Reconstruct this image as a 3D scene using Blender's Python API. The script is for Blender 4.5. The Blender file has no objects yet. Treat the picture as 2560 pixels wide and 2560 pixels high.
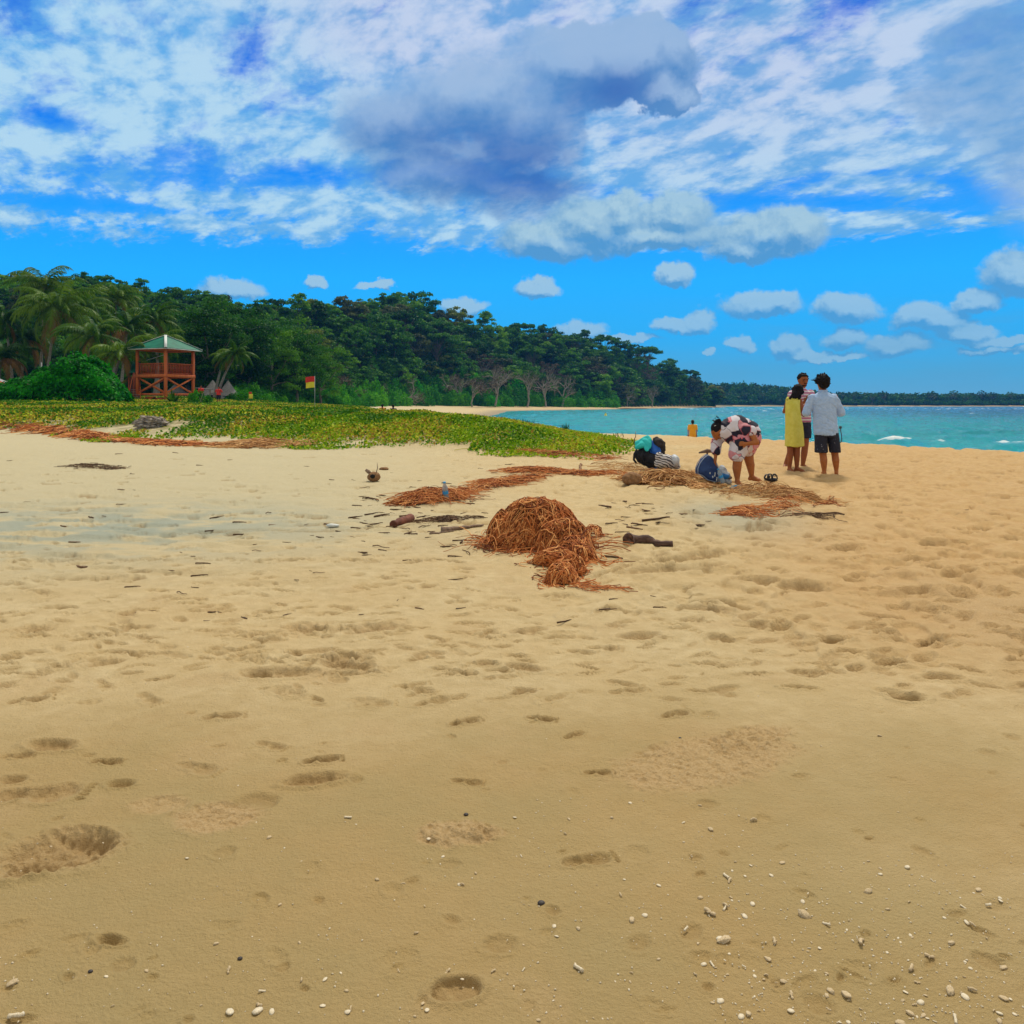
import bpy, math, random
import numpy as np
from mathutils import Vector, Matrix
random.seed(7)
RNG = np.random.default_rng(11)
S = bpy.context.scene
COL = S.collection
# ------------------------------------------------------------------ camera, sky, sun, exposure
CAMH = 1.5          # eye height
FPX = 2000.0        # focal length in pixels of the 2560 px frame
HZ = 1010.0         # horizon row of the 2560 px frame
cd = bpy.data.cameras.new("camera"); cam = bpy.data.objects.new("camera", cd); COL.objects.link(cam)
cam.location = (0, 0, CAMH); cam.rotation_euler = (math.radians(90), 0, 0)
cd.sensor_width = 36.0; cd.lens = 36.0 * FPX / 2560.0
cd.shift_y = -(1280.0 - HZ) / 2560.0
cd.clip_start = 0.05; cd.clip_end = 12000
S.camera = cam
S.render.engine = 'CYCLES'
S.cycles.use_denoising = True
S.cycles.max_bounces = 6; S.cycles.diffuse_bounces = 3; S.cycles.glossy_bounces = 2
S.cycles.transmission_bounces = 3; S.cycles.transparent_max_bounces = 6; S.cycles.volume_bounces = 0
S.cycles.caustics_reflective = False; S.cycles.caustics_refractive = False
S.view_settings.view_transform = 'Standard'; S.view_settings.look = 'None'
S.view_settings.exposure = 0.0; S.view_settings.gamma = 1.0
S.view_settings.use_curve_mapping = False
SUN_EL, SUN_AZ = 58.0, 18.0     # the sun stands ahead of the camera, a little to the right, behind thin cloud
sl = bpy.data.lights.new("sun", 'SUN'); sun = bpy.data.objects.new("sun", sl); COL.objects.link(sun)
sl.energy = 2.75; sl.angle = math.radians(9.0); sl.color = (1.0, 0.93, 0.80)
sd = Vector((math.sin(math.radians(SUN_AZ)) * math.cos(math.radians(SUN_EL)), math.cos(math.radians(SUN_AZ)) * math.cos(math.radians(SUN_EL)), math.sin(math.radians(SUN_EL))))
sun.rotation_euler = sd.to_track_quat('Z', 'Y').to_euler()

class V:
    """a node socket with arithmetic"""
    def __init__(s, nt, k): s.nt = nt; s.k = k
    def _m(s, op, *a, clamp=False):
        n = s.nt.nodes.new('ShaderNodeMath'); n.operation = op; n.use_clamp = clamp
        for i, x in enumerate((s,) + a):
            if isinstance(x, V): s.nt.links.new(x.k, n.inputs[i])
            else: n.inputs[i].default_value = float(x)
        return V(s.nt, n.outputs[0])
    def __add__(s, o): return s._m('ADD', o)
    def __radd__(s, o): return s._m('ADD', o)
    def __mul__(s, o): return s._m('MULTIPLY', o)
    def __rmul__(s, o): return s._m('MULTIPLY', o)
    def __sub__(s, o): return s._m('SUBTRACT', o)
    def __rsub__(s, o): return (s * -1.0) + o
    def __truediv__(s, o): return s._m('DIVIDE', o)
    def __rtruediv__(s, o): return s._m('POWER', -1.0) * o
    def max(s, o): return s._m('MAXIMUM', o)
    def min(s, o): return s._m('MINIMUM', o)
    def clamp(s): return s._m('ADD', 0.0, clamp=True)
    def abs(s): return s._m('ABSOLUTE')
    def pow(s, o): return s._m('POWER', o)
    def step(s, a, b):
        n = s.nt.nodes.new('ShaderNodeMapRange'); n.interpolation_type = 'SMOOTHSTEP'
        s.nt.links.new(s.k, n.inputs[0]); n.inputs[1].default_value = a; n.inputs[2].default_value = b
        n.inputs[3].default_value = 0; n.inputs[4].default_value = 1
        return V(s.nt, n.outputs[0])

def vmix(nt, f, a, b):
    n = nt.nodes.new('ShaderNodeMix'); n.data_type = 'RGBA'; n.clamp_factor = True
    for i, x in ((0, f), (6, a), (7, b)):
        if isinstance(x, V): nt.links.new(x.k, n.inputs[i])
        elif isinstance(x, (tuple, list)): n.inputs[i].default_value = (*x[:3], 1)
        else: n.inputs[i].default_value = float(x)
    return V(nt, n.outputs[2])
def vvec(nt, x, y, z):
    n = nt.nodes.new('ShaderNodeCombineXYZ')
    for i, q in enumerate((x, y, z)):
        if isinstance(q, V): nt.links.new(q.k, n.inputs[i])
        else: n.inputs[i].default_value = float(q)
    return V(nt, n.outputs[0])
def vop(nt, op, a, b=None):
    n = nt.nodes.new('ShaderNodeVectorMath'); n.operation = op
    for i, q in enumerate((a, b)):
        if isinstance(q, V): nt.links.new(q.k, n.inputs[i])
        elif q is not None: n.inputs[i].default_value = q
    return V(nt, n.outputs[1 if op in ('LENGTH', 'DOT_PRODUCT') else 0])
def vsep(nt, a):
    n = nt.nodes.new('ShaderNodeSeparateXYZ'); nt.links.new(a.k, n.inputs[0])
    return [V(nt, n.outputs[i]) for i in range(3)]
def vnoise(nt, vec, scale, detail=4, rough=0.55, color=False, dist=0.0):
    n = nt.nodes.new('ShaderNodeTexNoise'); n.inputs['Scale'].default_value = scale
    n.inputs['Detail'].default_value = detail; n.inputs['Roughness'].default_value = rough
    n.inputs['Distortion'].default_value = dist
    if vec is not None: nt.links.new(vec.k, n.inputs['Vector'])
    return V(nt, n.outputs[1 if color else 0])
def srgb(r, g, b):
    f = lambda c: (c / 255 / 12.92) if c / 255 <= 0.04045 else ((c / 255 + 0.055) / 1.055) ** 2.4
    return (f(r), f(g), f(b))
def azel(px, py):
    u = (px - 1280) / FPX; v = (HZ - py) / FPX
    return math.atan(u), math.atan(v / math.hypot(1, u))

# ---- the sky: Nishita air tinted to the deep tropical blue, a sheet of altocumulus and separate cumulus
W = bpy.data.worlds.new("World"); S.world = W; W.use_nodes = True
nt = W.node_tree; nt.nodes.clear()
tc = nt.nodes.new('ShaderNodeTexCoord'); D = V(nt, tc.outputs['Generated'])
dx, dy, dz = vsep(nt, D)
az = dx._m('ARCTAN2', dy); el = dz._m('ARCSINE')
sky = nt.nodes.new('ShaderNodeTexSky'); sky.sky_type = 'NISHITA'; sky.sun_disc = False
sky.sun_elevation = math.radians(SUN_EL); sky.sun_rotation = math.radians(SUN_AZ)
sky.altitude = 0; sky.air_density = 1.0; sky.dust_density = 0.4; sky.ozone_density = 3.0
SK = 0.1            # Background strength; the colours below are divided by it
def c10(r, g, b): return tuple(x / SK for x in srgb(r, g, b))
ramp = nt.nodes.new('ShaderNodeValToRGB'); nt.links.new((el * (1 / 0.75)).k, ramp.inputs[0])
cr = ramp.color_ramp
stops = [(-0.0, (92, 168, 212)), (0.05, (62, 172, 226)), (0.11, (14, 180, 256)), (0.20, (2, 180, 268)), (0.30, (2, 158, 262)), (0.42, (4, 124, 244)), (0.62, (6, 90, 218)), (1.0, (8, 66, 185))]
while len(cr.elements) < len(stops): cr.elements.new(0.5)
for e, (p, c) in zip(cr.elements, stops): e.position = p; e.color = (*srgb(*c), 1)
rampc = vop(nt, 'MULTIPLY', V(nt, ramp.outputs[0]), (1 / SK,) * 3)
base = vmix(nt, 0.95, V(nt, sky.outputs[0]), rampc)
def blobgroup(name, blobs, warp, wscale, detail=6, flat=1.0, grow=1.0):
    g = bpy.data.node_groups.new(name, 'ShaderNodeTree')
    g.interface.new_socket('P', in_out='INPUT', socket_type='NodeSocketVector')
    g.interface.new_socket('F', in_out='OUTPUT', socket_type='NodeSocketFloat')
    gi = g.nodes.new('NodeGroupInput'); go = g.nodes.new('NodeGroupOutput')
    p = V(g, gi.outputs[0])
    nz = vop(g, 'SUBTRACT', vnoise(g, p, wscale, detail, 0.62, True), (0.5, 0.5, 0.5))
    nf = vop(g, 'SUBTRACT', vnoise(g, p, wscale * 3.7, 4, 0.6, True), (0.5, 0.5, 0.5))
    p = vop(g, 'ADD', p, vop(g, 'MULTIPLY', nz, (warp,) * 3))
    p = vop(g, 'ADD', p, vop(g, 'MULTIPLY', nf, (warp * .33,) * 3))
    m = None
    for (bx, by, rx, ry) in blobs:
        a, e = azel(bx, by)
        q = vop(g, 'MULTIPLY', vop(g, 'SUBTRACT', p, (a, e, 0)), (FPX / rx / grow, FPX / ry / grow / (1.25 if flat != 1.0 else 1.0), 0))
        if flat != 1.0: q = vop(g, 'MINIMUM', q, vop(g, 'MULTIPLY', q, (1.0, flat, 1.0)))
        l = vop(g, 'LENGTH', q)
        m = l if m is None else m._m('SMOOTH_MIN', l, 0.35)
    g.links.new((1.0 - m).k, go.inputs[0])
    return g
def usegroup(g, p):
    n = nt.nodes.new('ShaderNodeGroup'); n.node_tree = g; nt.links.new(p.k, n.inputs[0]); return V(nt, n.outputs[0])
P = vvec(nt, az, el, 0.0)
# altocumulus sheet in plan coordinates
inv = 1.0 / (dz.max(0.0) + 0.24)
px_, py_ = dx * inv, dy * inv
w1 = vop(nt, 'SUBTRACT', vnoise(nt, vvec(nt, px_, py_, 1.0), 3.0, 3, 0.5, True), (0.5, 0.5, 0.5))
q0 = vop(nt, 'ADD', vvec(nt, px_ + py_ * 0.35, py_ * 0.8, 3.1), vop(nt, 'MULTIPLY', w1, (0.14, 0.14, 0.0)))
n1 = vnoise(nt, q0, 7.5, 9, 0.62)
n2 = vnoise(nt, vvec(nt, px_ + py_ * 0.5, py_ * 1.2, 9.0), 1.5, 3, 0.5)
n3 = vnoise(nt, vvec(nt, px_ * 1.0 + py_ * 0.5, py_ * 1.2, 5.0), 26.0, 5, 0.62, dist=0.2)
n4 = vnoise(nt, vop(nt, 'ADD', q0, (4.0, 2.0, 0.0)), 11.0, 5, 0.55)
n5 = vnoise(nt, vvec(nt, px_ + py_ * 0.3, py_ * 1.0, 21.0), 20.0, 5, 0.62)
def gauss(cx, cy, rx, ry, ang=0.0):
    a, e = azel(cx, cy); ca, sa = math.cos(ang), math.sin(ang)
    u = az - a; v = el - e
    uu = (u * ca + v * sa) * (FPX / rx); vv = (v * ca - u * sa) * (FPX / ry)
    return ((uu * uu + vv * vv) * -1.0)._m('EXPONENT')
cov = el * 1.3 - 0.12 + (az + 0.1).max(0.0) * 0.16
cov = (cov + 0.11).min(0.44) * 1.0 - (1.0 - el.step(0.13, 0.215)) * 0.60
cov0 = cov
gap = gauss(290, 655, 560, 42, 0.03) * 0.15 + gauss(330, 520, 330, 14, 0.03) * 0.34 + gauss(1900, 505, 640, 22, -0.11) * 0.34 + gauss(760, 440, 430, 36, 0.10) * 0.32 + gauss(420, 390, 170, 26, 0.25) * 0.26 \
    + gauss(140, 300, 120, 24) * 0.34 + gauss(640, 90, 50, 100, -0.55) * 0.34 + gauss(325, 20, 70, 70, -0.5) * 0.30 + gauss(15, 30, 45, 80, -0.6) * 0.30 \
    + gauss(2140, 0, 90, 26) * 0.36 + gauss(760, 235, 190, 30, 0.35) * 0.30 + gauss(2320, 440, 110, 18, -0.2) * 0.26 + gauss(2450, 480, 70, 16, -0.2) * 0.26 \
    + gauss(2445, 200, 46, 16) * 0.26 + gauss(1530, 352, 60, 14) * 0.24 + gauss(1850, 700, 760, 60) * 0.40 + gauss(2040, 450, 120, 16) * 0.2 + gauss(950, 660, 600, 60) * 0.22
cov = cov - gap * 1.45 + gauss(1950, 330, 420, 100) * 0.10 + gauss(900, 515, 330, 20, 0.02) * 0.24 + gauss(250, 150, 260, 130) * 0.06 + gauss(300, 540, 420, 26, 0.12) * 0.16 + gauss(1000, 60, 300, 140) * 0.10
dens = (n1 - 0.5) * 1.9 + (n3 - 0.5) * 0.7 + (n2 - 0.5) * 0.8 + cov - 0.03
sheet = (dens.step(-0.12, 0.22) + (el.step(0.17, 0.30) * 0.62 * dens.step(-0.48, -0.05))).min(1.0)
hb = ((n4 - 0.5) * 2.7 + (n5 - 0.5) * 1.3 + dens * 0.55 + 0.05 + gauss(300, 160, 460, 240) * 0.26 + gauss(1900, 150, 560, 220) * 0.12 + gauss(850, 30, 300, 120) * 0.16).step(-0.15, 0.75)
lav = (gauss(1900, 130, 760, 270) + gauss(1050, 50, 400, 150)).clamp()
shc = vmix(nt, lav, c10(100, 176, 236), c10(112, 168, 224))
shh = vmix(nt, lav, c10(182, 220, 242), c10(196, 212, 238))
shcol = vmix(nt, hb, shc, shh)
c1 = vmix(nt, sheet * (dens.step(-0.05, 0.35) * 0.35 + 0.62), base, shcol)
# big dark cumulus with its hook
dark = [(1575, 140, 170, 92), (1655, 225, 70, 66), (1430, 165, 180, 112), (1190, 250, 290, 130), (1000, 300, 210, 110), (1300, 330, 180, 150), (1280, 470, 230, 80), (1110, 420, 260, 100), (1330, 540, 200, 50)]
gd = blobgroup("storm_cumulus", dark, 0.075, 10.0, 8)
fd = usegroup(gd, P); fd2 = usegroup(gd, vop(nt, 'ADD', P, (-0.006, 0.024, 0)))
soft = ((az - azel(1400, 0)[0]) * 1.0 + (el - azel(1280, 300)[1]) * 0.9).step(-0.06, 0.10)      # its left and lower flanks dissolve, the upper right one is crisp
ad = fd.step(-0.05, 0.62) * (1.0 - soft) * 0.90 + fd.step(0.0, 0.16) * soft
ad = (ad * (el - 0.212 - (n1 - 0.5) * 0.12).step(-0.04, 0.05)).clamp()
bn = vnoise(nt, P, 13, 7, 0.62)
rel = ((fd - fd2) * 1.9 + 0.42 + (bn - 0.5) * 1.7 + (el - 0.40) * 1.2).clamp()
dk = (gauss(1330, 440, 250, 80) * 0.95 + gauss(1560, 222, 80, 42) * 0.65 + gauss(1130, 350, 240, 60) * 0.55 + gauss(1470, 260, 90, 60) * 0.4).clamp()
dcol = vmix(nt, rel, c10(84, 140, 200), c10(152, 184, 222))
dcol = vmix(nt, (dk * (1.25 - bn * 0.6)).clamp(), dcol, c10(50, 102, 182))
c2 = vmix(nt, ad * 0.95, c1, dcol)
# right hand grey bank
gr = [(2500, 200, 170, 200), (2570, 400, 120, 170), (2350, 260, 110, 60), (2440, 90, 120, 60)]
gg = blobgroup("grey_bank", gr, 0.10, 7.0)
fg = usegroup(gg, P)
c3 = vmix(nt, fg.step(-0.10, 0.7) * 0.72, c2, vmix(nt, vnoise(nt, P, 10, 6, 0.62).step(0.35, 0.7), c10(108, 160, 212), c10(160, 190, 226)))
# fair-weather cumulus
lt = [(1480, 570, 130, 62), (1385, 610, 150, 52), (1560, 545, 60, 50), (1690, 545, 85, 52), (1640, 595, 170, 38), (1920, 600, 130, 58), (1990, 580, 70, 48), (1860, 630, 90, 34),
      (1690, 692, 45, 27), (1345, 722, 60, 24), (1905, 762, 98, 30), (1960, 752, 40, 26), (1745, 805, 42, 30), (1690, 815, 60, 18), (2120, 780, 72, 34), (2090, 765, 40, 26),
      (2300, 795, 62, 30), (2360, 810, 55, 26), (2420, 835, 60, 18), (2500, 855, 75, 12), (2480, 880, 65, 9), (2110, 848, 55, 22), (2250, 865, 70, 26), (2440, 762, 46, 28), (2545, 690, 70, 50),
      (1450, 828, 70, 24), (1160, 768, 62, 20), (580, 728, 75, 26), (1850, 862, 34, 20), (1970, 868, 42, 26), (2010, 885, 60, 12), (1765, 880, 16, 12), (790, 702, 30, 16), (940, 718, 50, 10), (1560, 850, 90, 10), (2080, 892, 90, 10)]
gl = blobgroup("fair_cumulus", lt, 0.038, 20.0, 8, 1.45, 1.16)
fl = usegroup(gl, P); fl2 = usegroup(gl, vop(nt, 'ADD', P, (0.004, 0.011, 0)))
edge = (el).step(0.02, 0.2)
al = fl.step(0.0, 0.30) * (0.58 + 0.32 * edge)
rl = ((fl - fl2) * 2.0 + 0.40 + (vnoise(nt, P, 40, 6, 0.65) - 0.5) * 1.5).clamp()
lcol = vmix(nt, rl, c10(88, 154, 206), c10(168, 204, 224))
c4 = vmix(nt, al, c3, lcol)
# thin veil low on the right
veil = (vnoise(nt, vvec(nt, az * 1.0, el * 5.0, 2.0), 7, 5, 0.55).step(0.42, 0.7)) * (az - 0.02).step(0.0, 0.35) * (1.0 - el.step(0.05, 0.16))
c5 = vmix(nt, veil * 0.35, c4, c10(96, 166, 208))
c6 = vmix(nt, el.step(-0.12, -0.01), c10(90, 130, 130), c5)
bg = nt.nodes.new('ShaderNodeBackground'); nt.links.new(c6.k, bg.inputs[0]); bg.inputs[1].default_value = SK
# away from the bay the cloud sheet just goes on, plainer
ncheap = vnoise(nt, vvec(nt, px_ + py_ * 0.35, py_ * 1.5, 3.1), 3.0, 3, 0.6)
cch = vmix(nt, (ncheap + cov0 - 0.10).step(0.26, 0.50), base, c10(216, 209, 194))
cch = vmix(nt, el.step(-0.12, -0.01), c10(120, 120, 100), cch)
bg2 = nt.nodes.new('ShaderNodeBackground'); nt.links.new(cch.k, bg2.inputs[0]); bg2.inputs[1].default_value = SK
inside = (1.0 - az.abs().step(0.80, 0.95)) * (1.0 - el.step(0.60, 0.75)) * el.step(-0.06, -0.05)
mx = nt.nodes.new('ShaderNodeMixShader'); nt.links.new(inside.k, mx.inputs[0]); nt.links.new(bg2.outputs[0], mx.inputs[1]); nt.links.new(bg.outputs[0], mx.inputs[2])
wo = nt.nodes.new('ShaderNodeOutputWorld'); nt.links.new(mx.outputs[0], wo.inputs[0])
W.cycles.sampling_method = 'MANUAL'; W.cycles.sample_map_resolution = 512
# ------------------------------------------------------------------ helpers
def tag(o, label=None, cat=None, group=None, kind=None):
    if label: o['label'] = label
    if cat: o['category'] = cat
    if group: o['group'] = group
    if kind: o['kind'] = kind
    return o
def link(o, parent=None):
    COL.objects.link(o)
    if parent is not None: o.parent = parent
    return o
def empty(name, loc=(0, 0, 0), rz=0.0, label=None, cat=None, group=None):
    o = bpy.data.objects.new(name, None); o.location = loc; o.rotation_euler = (0, 0, rz); o.empty_display_size = 0.2
    link(o); tag(o, label, cat, group); return o
def npmesh(name, verts, quads, mats=(), attrs=None, smooth=False, matidx=None):
    """one mesh from numpy arrays; quads (N,4) or tris (N,3)"""
    me = bpy.data.meshes.new(name)
    verts = np.asarray(verts, np.float32); quads = np.asarray(quads, np.int32)
    k = quads.shape[1]; n = len(quads)
    me.vertices.add(len(verts)); me.vertices.foreach_set("co", verts.ravel())
    me.loops.add(n * k); me.loops.foreach_set("vertex_index", quads.ravel())
    me.polygons.add(n); me.polygons.foreach_set("loop_start", np.arange(0, n * k, k, dtype=np.int32))
    me.polygons.foreach_set("loop_total", np.full(n, k, np.int32))
    if smooth: me.polygons.foreach_set("use_smooth", np.ones(n, bool))
    if matidx is not None: me.polygons.foreach_set("material_index", np.asarray(matidx, np.int32))
    for m in mats: me.materials.append(m)
    for an, (dom, arr) in (attrs or {}).items():
        a = me.attributes.new(an, 'FLOAT', dom); a.data.foreach_set("value", np.asarray(arr, np.float32))
    me.update(); me.validate(clean_customdata=False) if False else None
    return me
def ob(name, me, parent=None, **k):
    o = bpy.data.objects.new(name, me); link(o, parent); tag(o, **k); return o

# lattice noise in numpy
_perm = np.random.default_rng(5).permutation(65536).astype(np.int64)
def _h(i, j, s): return _perm[(_perm[(i + s * 977) & 65535] + j) & 65535] / 65535.0
def vn(x, y, s=0):
    i = np.floor(x).astype(np.int64); j = np.floor(y).astype(np.int64)
    u = x - i; v = y - j; u = u * u * u * (u * (u * 6 - 15) + 10); v = v * v * v * (v * (v * 6 - 15) + 10)
    a = _h(i, j, s); b = _h(i + 1, j, s); c = _h(i, j + 1, s); d = _h(i + 1, j + 1, s)
    return (a + (b - a) * u) * (1 - v) + (c + (d - c) * u) * v
def fbm(x, y, o=4, s=0, g=0.5):
    r = 0; a = 1; t = 0
    for k in range(o):
        r = r + a * vn(x * 2 ** k + 17.3 * k, y * 2 ** k - 9.1 * k, s + k); t += a; a *= g
    return r / t
def ss(a, b, x):
    t = np.clip((x - a) / (b - a), 0, 1); return t * t * (3 - 2 * t)

# ------------------------------------------------------------------ the land
SHORE = np.array([(60, -40), (22, 4), (16, 12), (11.5, 18), (3.4, 29), (0.4, 35), (-4, 47), (-8, 64), (-13, 90), (-16, 140), (-14, 200), (-12, 285), (18, 333), (42, 385), (73, 455), (146, 590),
                  (160, 640), (168, 760), (205, 815), (450, 832), (1000, 820), (2500, 700), (2500, -40)], float)
def shore_dist(X, Y):
    """signed distance to the beach crest line, positive inland"""
    best = np.full(X.shape, 1e18); inside = np.zeros(X.shape, bool)
    n = len(SHORE)
    for i in range(n):
        ax, ay = SHORE[i]; bx, by = SHORE[(i + 1) % n]
        ex, ey = bx - ax, by - ay
        t = np.clip(((X - ax) * ex + (Y - ay) * ey) / (ex * ex + ey * ey), 0, 1)
        d = (X - ax - t * ex) ** 2 + (Y - ay - t * ey) ** 2
        best = np.minimum(best, d)
        c = ((ay > Y) != (by > Y)) & (X < (bx - ax) * (Y - ay) / (by - ay + 1e-12) + ax)
        inside ^= c
    d = np.sqrt(best)
    return np.where(inside, -d, d)      # the polygon encloses the sea
VEDGE = np.array([(-90, 36), (-40, 30), (-16.5, 25.2), (-11, 21.6), (-6.4, 20), (-3, 18.6), (0, 17.7), (1.6, 17.0), (2.9, 18.2), (3.6, 21.0), (3.2, 26), (0.8, 36), (-4, 48), (-8, 64), (-13, 90), (-20, 140), (-90, 140)], float)
def veg_dist(X, Y):
    best = np.full(X.shape, 1e18); inside = np.zeros(X.shape, bool); n = len(VEDGE)
    for i in range(n):
        ax, ay = VEDGE[i]; bx, by = VEDGE[(i + 1) % n]; ex, ey = bx - ax, by - ay
        t = np.clip(((X - ax) * ex + (Y - ay) * ey) / (ex * ex + ey * ey), 0, 1)
        best = np.minimum(best, (X - ax - t * ex) ** 2 + (Y - ay - t * ey) ** 2)
        inside ^= ((ay > Y) != (by > Y)) & (X < (bx - ax) * (Y - ay) / (by - ay + 1e-12) + ax)
    d = np.sqrt(best); return np.where(inside, d, -d)
# hill: base distance, crest distance and crest height by bearing (x = column of the 2560 px frame)
HX = np.array([-900, -200, 0, 230, 400, 640, 760, 880, 1000, 1100, 1250, 1350, 1500, 1600, 1700, 1740, 1775, 1800], float)
HBASE = np.array([120, 125, 128, 130, 135, 150, 180, 225, 292, 318, 342, 368, 415, 470, 540, 575, 600, 610], float)
HCREST = np.array([240, 250, 260, 265, 275, 300, 320, 350, 385, 410, 445, 475, 520, 555, 590, 600, 615, 620], float)
HSKY = np.array([690, 690, 700, 700, 738, 770, 770, 775, 758, 795, 842, 845, 872, 880, 915, 945, 990, 1008], float)
def hill_h(X, Y):
    Yc = np.maximum(Y, 1.0); px = 1280 + FPX * X / Yc
    b = np.interp(px, HX, HBASE); c = np.interp(px, HX, HCREST)
    top = CAMH + (HZ - np.interp(px, HX, HSKY)) * c / FPX - 9.5
    top = np.maximum(top - 1.5, 0)
    t = (Y - b) / (c - b)
    rise = np.clip(t, 0, 1); rise = np.sin(rise * math.pi / 2) ** 1.15
    h = top * rise * (1 - 0.5 * ss(1.05, 2.2, t)) * (Y > 5)
    h = h * (1 - ss(1780, 1815, px))
    return h, t, px
def macro(X, Y):
    t = shore_dist(X, Y)
    R = np.hypot(X, Y)
    far = ss(90, 160, Y)
    near = 0.45 * ss(3, 24, np.maximum(R, 0))
    v = veg_dist(X, Y)
    dune = 0.62 * ss(-0.5, 5.5, v) * ss(-0.6, 2.2, t) + 0.55 * ss(4, 30, v)
    dune = dune * ss(12, 20, Y + 5)
    land = near + dune + 0.018 * np.clip(Y - 60, 0, 60) * ss(0, 30, t)
    landf = -0.35 + 0.055 * np.clip(t, 0, 34)
    z = land * (1 - far) + np.minimum(landf, 1.45) * far
    zc = 0.0
    off = np.where(t < 0, t * (0.15 * (1 - far) + 0.06 * far), 0)
    z = np.where(t < 0, np.maximum(z + off, -4.0), z)
    h, ht, px = hill_h(X, Y)
    z = z + h
    # low wooded coast beyond the bay
    ftop = np.interp(px, [1700, 1790, 1850, 1950, 2000, 2100, 2300, 2560, 4000], [14, 15, 16, 12, 8, 4.5, 3, 2.5, 2])
    z = z + ftop * ss(838, 900, Y) * (t > 0) * (px > 1650)
    return z, t, v, ht
def micro(X, Y):
    R = np.hypot(X, Y)
    z = (fbm(X * .55, Y * .55, 3, 20) - .5) * .05 * ss(2, 7, R)
    z = z + (fbm(X * 1.6, Y * 1.9, 5, 30, .58) - .5) * .045 * (0.25 + 0.75 * ss(3, 9, R))
    z = z + (fbm(X * 5.5, Y * 6.5, 3, 40) - .5) * .012 * ss(2.2, 5, R)
    # trampled zone to the right and along the berm
    rt = ss(-0.15, 0.30, X / np.maximum(Y, .5)) * ss(4.0, 6.5, R) * (1 - ss(24, 30, R))
    bump = fbm(X * 4.6, Y * 3.6, 2, 50)
    z = z - rt * 0.034 * ss(.56, .70, bump) + rt * 0.014 * ss(.5, .3, bump)
    lf = ss(-.02, -.35, X / np.maximum(Y, .5)) * ss(6.0, 8, R) * (1 - ss(12, 15, R))
    st = fbm(X * 1.2 + Y * .8, Y * 4.0, 3, 55)
    return z - lf * .03 * ss(.55, .7, st)
def ground(X, Y):
    X = np.atleast_1d(np.asarray(X, float)); Y = np.atleast_1d(np.asarray(Y, float))
    z, t, v, ht = macro(X, Y)
    z = z + micro(X, Y) * ss(-3, 0, t) * (1 - ss(120, 160, Y)) * (1 - .5 * ss(0, 3, v))
    veg = ss(0, 4, v)
    z = z + veg * (fbm(X * .35, Y * .3, 3, 70) - .5) * .22
    return z
def gz(x, y): return float(ground([x], [y])[0])
def at(px, py, dmax=140.0):
    """world point on the ground seen in pixel (px,py) of the 2560 px frame"""
    u = (px - 1280) / FPX; v = (py - HZ) / FPX
    d = np.geomspace(1.0, dmax, 1400)
    g = ground(u * d, d); ray = CAMH - v * d
    k = np.nonzero(g >= ray)[0]
    k = k[0] if len(k) else len(d) - 1
    if k > 0:
        a, b = d[k - 1], d[k]; fa = ray[k - 1] - g[k - 1]; fb = ray[k] - g[k]
        dd = a + (b - a) * fa / max(fa - fb, 1e-9) if k < len(d) - 1 else d[k]
    else: dd = d[0]
    return np.array((u * dd, dd, float(ground([u * dd], [dd])[0])))

# rows and columns of the one ground sheet
rr = [0.35]
while rr[-1] < 1600:
    d = rr[-1]; rr.append(d + min(max(d * d * 0.00062, 0.0036 if d > 1.5 else 0.03), (0.0075 if d < 40 else 0.012) * d))
rr = np.array(rr)
aa = np.concatenate([np.radians(np.linspace(-180, -42, 50))[:-1], np.radians(np.linspace(-42, 42, 1080)), np.radians(np.linspace(42, 180, 50))[1:]])
R_, A_ = np.meshgrid(rr, aa, indexing='ij')
GX = R_ * np.sin(A_); GY = R_ * np.cos(A_)
GZ, GT, GV, GH = macro(GX, GY)
GZ = GZ + micro(GX, GY) * ss(-3, 0, GT) * (1 - ss(120, 160, GY)) * (1 - .5 * ss(0, 3, GV))
vegm = ss(0, 4, GV)
GZ = GZ + vegm * (fbm(GX * .35, GY * .3, 3, 70) - .5) * .22
loose = np.zeros(GX.shape)       # loose dry sand colour
pit_shade = np.zeros(GX.shape)         # shade painted into the pits of the prints as darker sand colour
def window(x, y, rad):
    r0 = math.hypot(x, y); a0 = math.atan2(x, y)
    i0, i1 = np.searchsorted(rr, r0 - rad), np.searchsorted(rr, r0 + rad)
    da = rad / max(r0, .5)
    j0, j1 = np.searchsorted(aa, a0 - da), np.searchsorted(aa, a0 + da)
    return slice(i0, i1), slice(j0, j1)
def dent(x, y, L, Wd, ang, depth, rim=.3, rough=.0, col=0.0, sharp=.55):
    rad = max(L, Wd) * 1.9
    sl_ = window(x, y, rad); X = GX[sl_] - x; Y = GY[sl_] - y
    if X.size == 0: return
    ca, sa = math.cos(ang), math.sin(ang)
    u = (X * ca + Y * sa) / L; v = (Y * ca - X * sa) / Wd
    wob = (fbm(GX[sl_] * 14, GY[sl_] * 14, 3, 60) - .5)
    q = np.sqrt(u * u + v * v) + wob * .45
    pit = 1 - ss(sharp, 1.05, q)
    rimv = np.exp(-((q - 1.18) / .22) ** 2)
    GZ[sl_] += -depth * pit + depth * rim * rimv + rough * (fbm(GX[sl_] * 45, GY[sl_] * 45, 3, 61) - .5) * (1 - ss(.9, 1.4, q))
    if depth > .006: pit_shade[sl_] = np.maximum(pit_shade[sl_], pit * min(1, depth / .022) * ss(.25, .6, fbm(GX[sl_] * 26, GY[sl_] * 26, 2, 64) + .12))
    if col: loose[sl_] = np.maximum(loose[sl_], col * (1 - ss(.8, 1.35, q)))
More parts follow.
